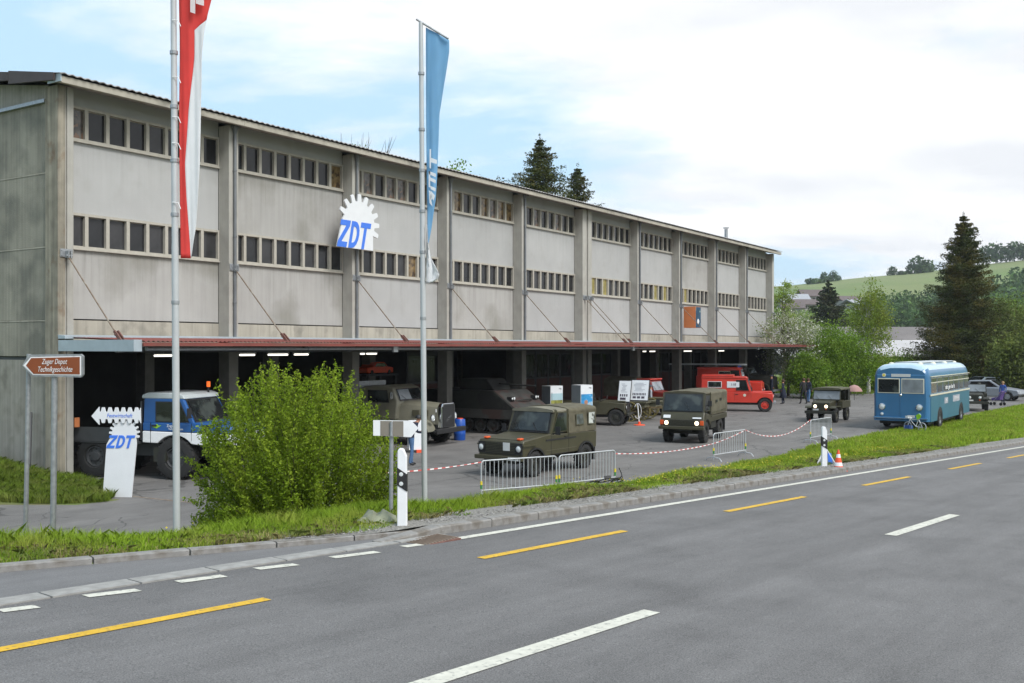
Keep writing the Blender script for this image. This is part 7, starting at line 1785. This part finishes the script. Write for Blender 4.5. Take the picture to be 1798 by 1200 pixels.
def far_clump(name, specs, m, seed, leaf, kind='stuff', per=140):
    rs = np.random.RandomState(seed); C = []; S = []
    for (x, y, z, h, w_) in specs:
        n_ = per; v = rs.normal(size=(n_, 3)); v /= np.linalg.norm(v, axis=1)[:, None]; v *= (.55+.45*rs.rand(n_))[:, None]
        v[:, 0] *= w_/2*(1+.15*rs.normal()); v[:, 1] *= w_/2; v[:, 2] = v[:, 2]*h/2+h*.52; C.append(v+np.array([x, y, z])); S.append(np.full(n_, w_))
    C = np.vstack(C); S = np.concatenate(S); n = len(C); a_, b_ = rand_axes(n, 0, rs); L_ = leaf*S*(.6+.8*rs.rand(n)); o = quads_obj(name, C, (a_, b_), L_, L_, m)
    if kind: o['kind'] = kind
    return o
# far-off woods that read as one mass
rs = np.random.RandomState(8)
def wood(name, n, pxr, pyf, m, seed, hs=(9, 14), leaf=.10, per=120):
    sp = []
    for i in range(n):
        px = rs.uniform(*pxr); lo, hi = pyf(px); py = rs.uniform(lo, hi); p = hpos(px, py); h = rs.uniform(*hs); sp.append((p.x, p.y, p.z-1, h, h*.75))
    return far_clump(name, sp, m, seed, leaf, per=per)
wood('distant_wood', 230, (1738, 1990), lambda px: (np.interp(px, [1738, 1760, 1800], [560, 512, 500]), 600), M['wood_far'], 1)
wood('distant_wood', 150, (1545, 1700), lambda px: (545, 596), M['wood_far'], 2, hs=(7, 11))
wood('distant_wood', 60, (1700, 1990), lambda px: (575, 604), M['wood_fresh'], 3, hs=(7, 12))
wood('distant_wood', 90, (1340, 1560), lambda px: (562, 600), M['wood_fresh'], 4, hs=(5, 8))
# trees on the ridge: each a thing
def ridge_tree(px, py, h, w_, m, label, n_=260):
    p = hpos(px, py); t = thing('ridge_tree', label, 'tree', p, 0, 'trees along the hill ridge')
    MB().use('trunk').cyl((0, 0, -1), (0, 0, h*.4), h*.02, n=6).build('trunk', t)
    o = far_clump('crown', [(0, 0, -h*.06, h, w_), (w_*.2, 0, -h*.1, h*.7, w_*.8), (-w_*.25, 0, -h*.12, h*.6, w_*.7)], m, int(px), .09, 'stuff', n_); o.parent = t
for i, (px, py, h, w_) in enumerate(((1430, 499, 3.5, 9), (1447, 496.5, 6.5, 7), (1463, 494.5, 7, 6.5), (1473, 493, 3.5, 3), (1567, 484, 6, 6), (1584, 483, 2.6, 5), (1596, 481, 5, 3), (1612, 480.5, 11, 12), (1627, 479, 8, 9))):
    w3 = ['wide low tree clump on the ridge, leftmost', 'middle tree of the left ridge group', 'tallest tree of the left ridge group, over the pine', 'tiny tree at the right of the left ridge group', 'small round tree alone on the bare ridge', 'low scrub on the ridge right of the lone tree', 'thin tiny tree on the ridge before the big clump', 'large round tree on the ridge touching the big spruce', 'dark tree on the ridge half behind the big spruce'][i]
    ridge_tree(px, py, h, w_, M['wood_far'], w3)
for i, px in enumerate(np.arange(1728, 1860, 9.5)):
    rs2 = random.Random(i); py = np.interp(px, [1700, 1798, 1900], [468, 457, 446])
    t_ = far_clump('ridge_tree', [(0, 0, 0, rs2.uniform(9, 13), rs2.uniform(8, 11))], M['wood_far'], 100+i, .09, None, 260); t_.location = hpos(px, py+1)
    tag(t_, 'dark ridge tree right of the big spruce, '+['first', 'second', 'third', 'fourth', 'fifth', 'sixth', 'seventh', 'eighth', 'ninth', 'tenth', 'eleventh', 'twelfth', 'thirteenth', 'fourteenth'][i]+' of its row from the left', 'tree', 'row of ridge trees on the right')
# hillside houses
M['h_wall'] = mat('distant_house_wall', (.3, .28, .26), .9, var=.15); M['h_roof'] = mat('distant_house_roof', (.11, .085, .08), .9, var=.2); M['h_roofp'] = mat('distant_pale_roof', (.30, .31, .33), .8, var=.1)
for i, (px, py, wd, hh, rf, lb) in enumerate(((1384, 541, 13, 4, 'h_roofp', 'pale-roofed house on the hillside, leftmost of the hamlet'), (1398, 537, 16, 5, 'h_roofp', 'grey-blue roofed house in the hillside hamlet\'s middle'), (1408, 545, 20, 4.5, 'h_roof', 'long brown-roofed barn in front of the pale-roofed houses'), (1428, 533, 22, 6, 'h_roof', 'large dark-roofed farmhouse, highest of the hamlet'), (1488, 539, 18, 4.5, 'h_roof', 'grey house just right of the dull pine'), (1500, 543, 14, 4, 'h_roofp', 'pale house right of the grey hillside house'), (1530, 543, 12, 4, 'h_roofp', 'small white house on the slope behind the birch top'), (1392, 551, 16, 4, 'h_roof', 'dark low house at the foot of the hamlet'))):
    p = hpos(px, py); t = thing('hillside_house', lb, 'house', p, rs.uniform(-.5, .5), 'houses of the hillside hamlet'); wd *= .55*p.y/420; hh *= .8
    MB().use('h_wall').box(-wd/2, wd/2, -4, 4, -3, hh*.6).build('wall', t)
    MB().use(rf).prism([(-4.8, hh*.55), (0, hh*1.15), (4.8, hh*.55), (4.8, hh*.62), (0, hh*1.25), (-4.8, hh*.62)], -wd/2-.6, wd/2+.6, 'x').build('roof', t)
    wn = MB().use('dark_wall')
    w0_ = wn.box(-.5, .5, -4.05, -4.0, hh*.12, hh*.42).build('window', t)
    for k in range(1, max(2, int(wd/3.2))): inst(w0_, t, (-wd/2+1.4+k*(wd-2)/max(2, int(wd/3.2)), 0, 0))

# ---- the air between here and the hills ----
b = MB(); hm = bpy.data.materials.new('air'); hm.use_nodes = True; t_ = hm.node_tree; t_.nodes.remove(t_.nodes['Principled BSDF'])
pv = t_.nodes.new('ShaderNodeVolumePrincipled'); pv.inputs['Color'].default_value = (.86, .92, 1, 1); pv.inputs['Density'].default_value = .0002; pv.inputs['Anisotropy'].default_value = .2
t_.links.new(pv.outputs[0], t_.nodes['Material Output'].inputs['Volume']); b.mats.append(hm)
zz0 = min(gz(s, t) for s in (5, 1200) for t in (75, 300, 1900))-3
b.box(-3200, 3200, -3200, 3200, zz0-4, 150)
tag(b.build('haze'), kind='stuff')
bpy.context.view_layer.update()
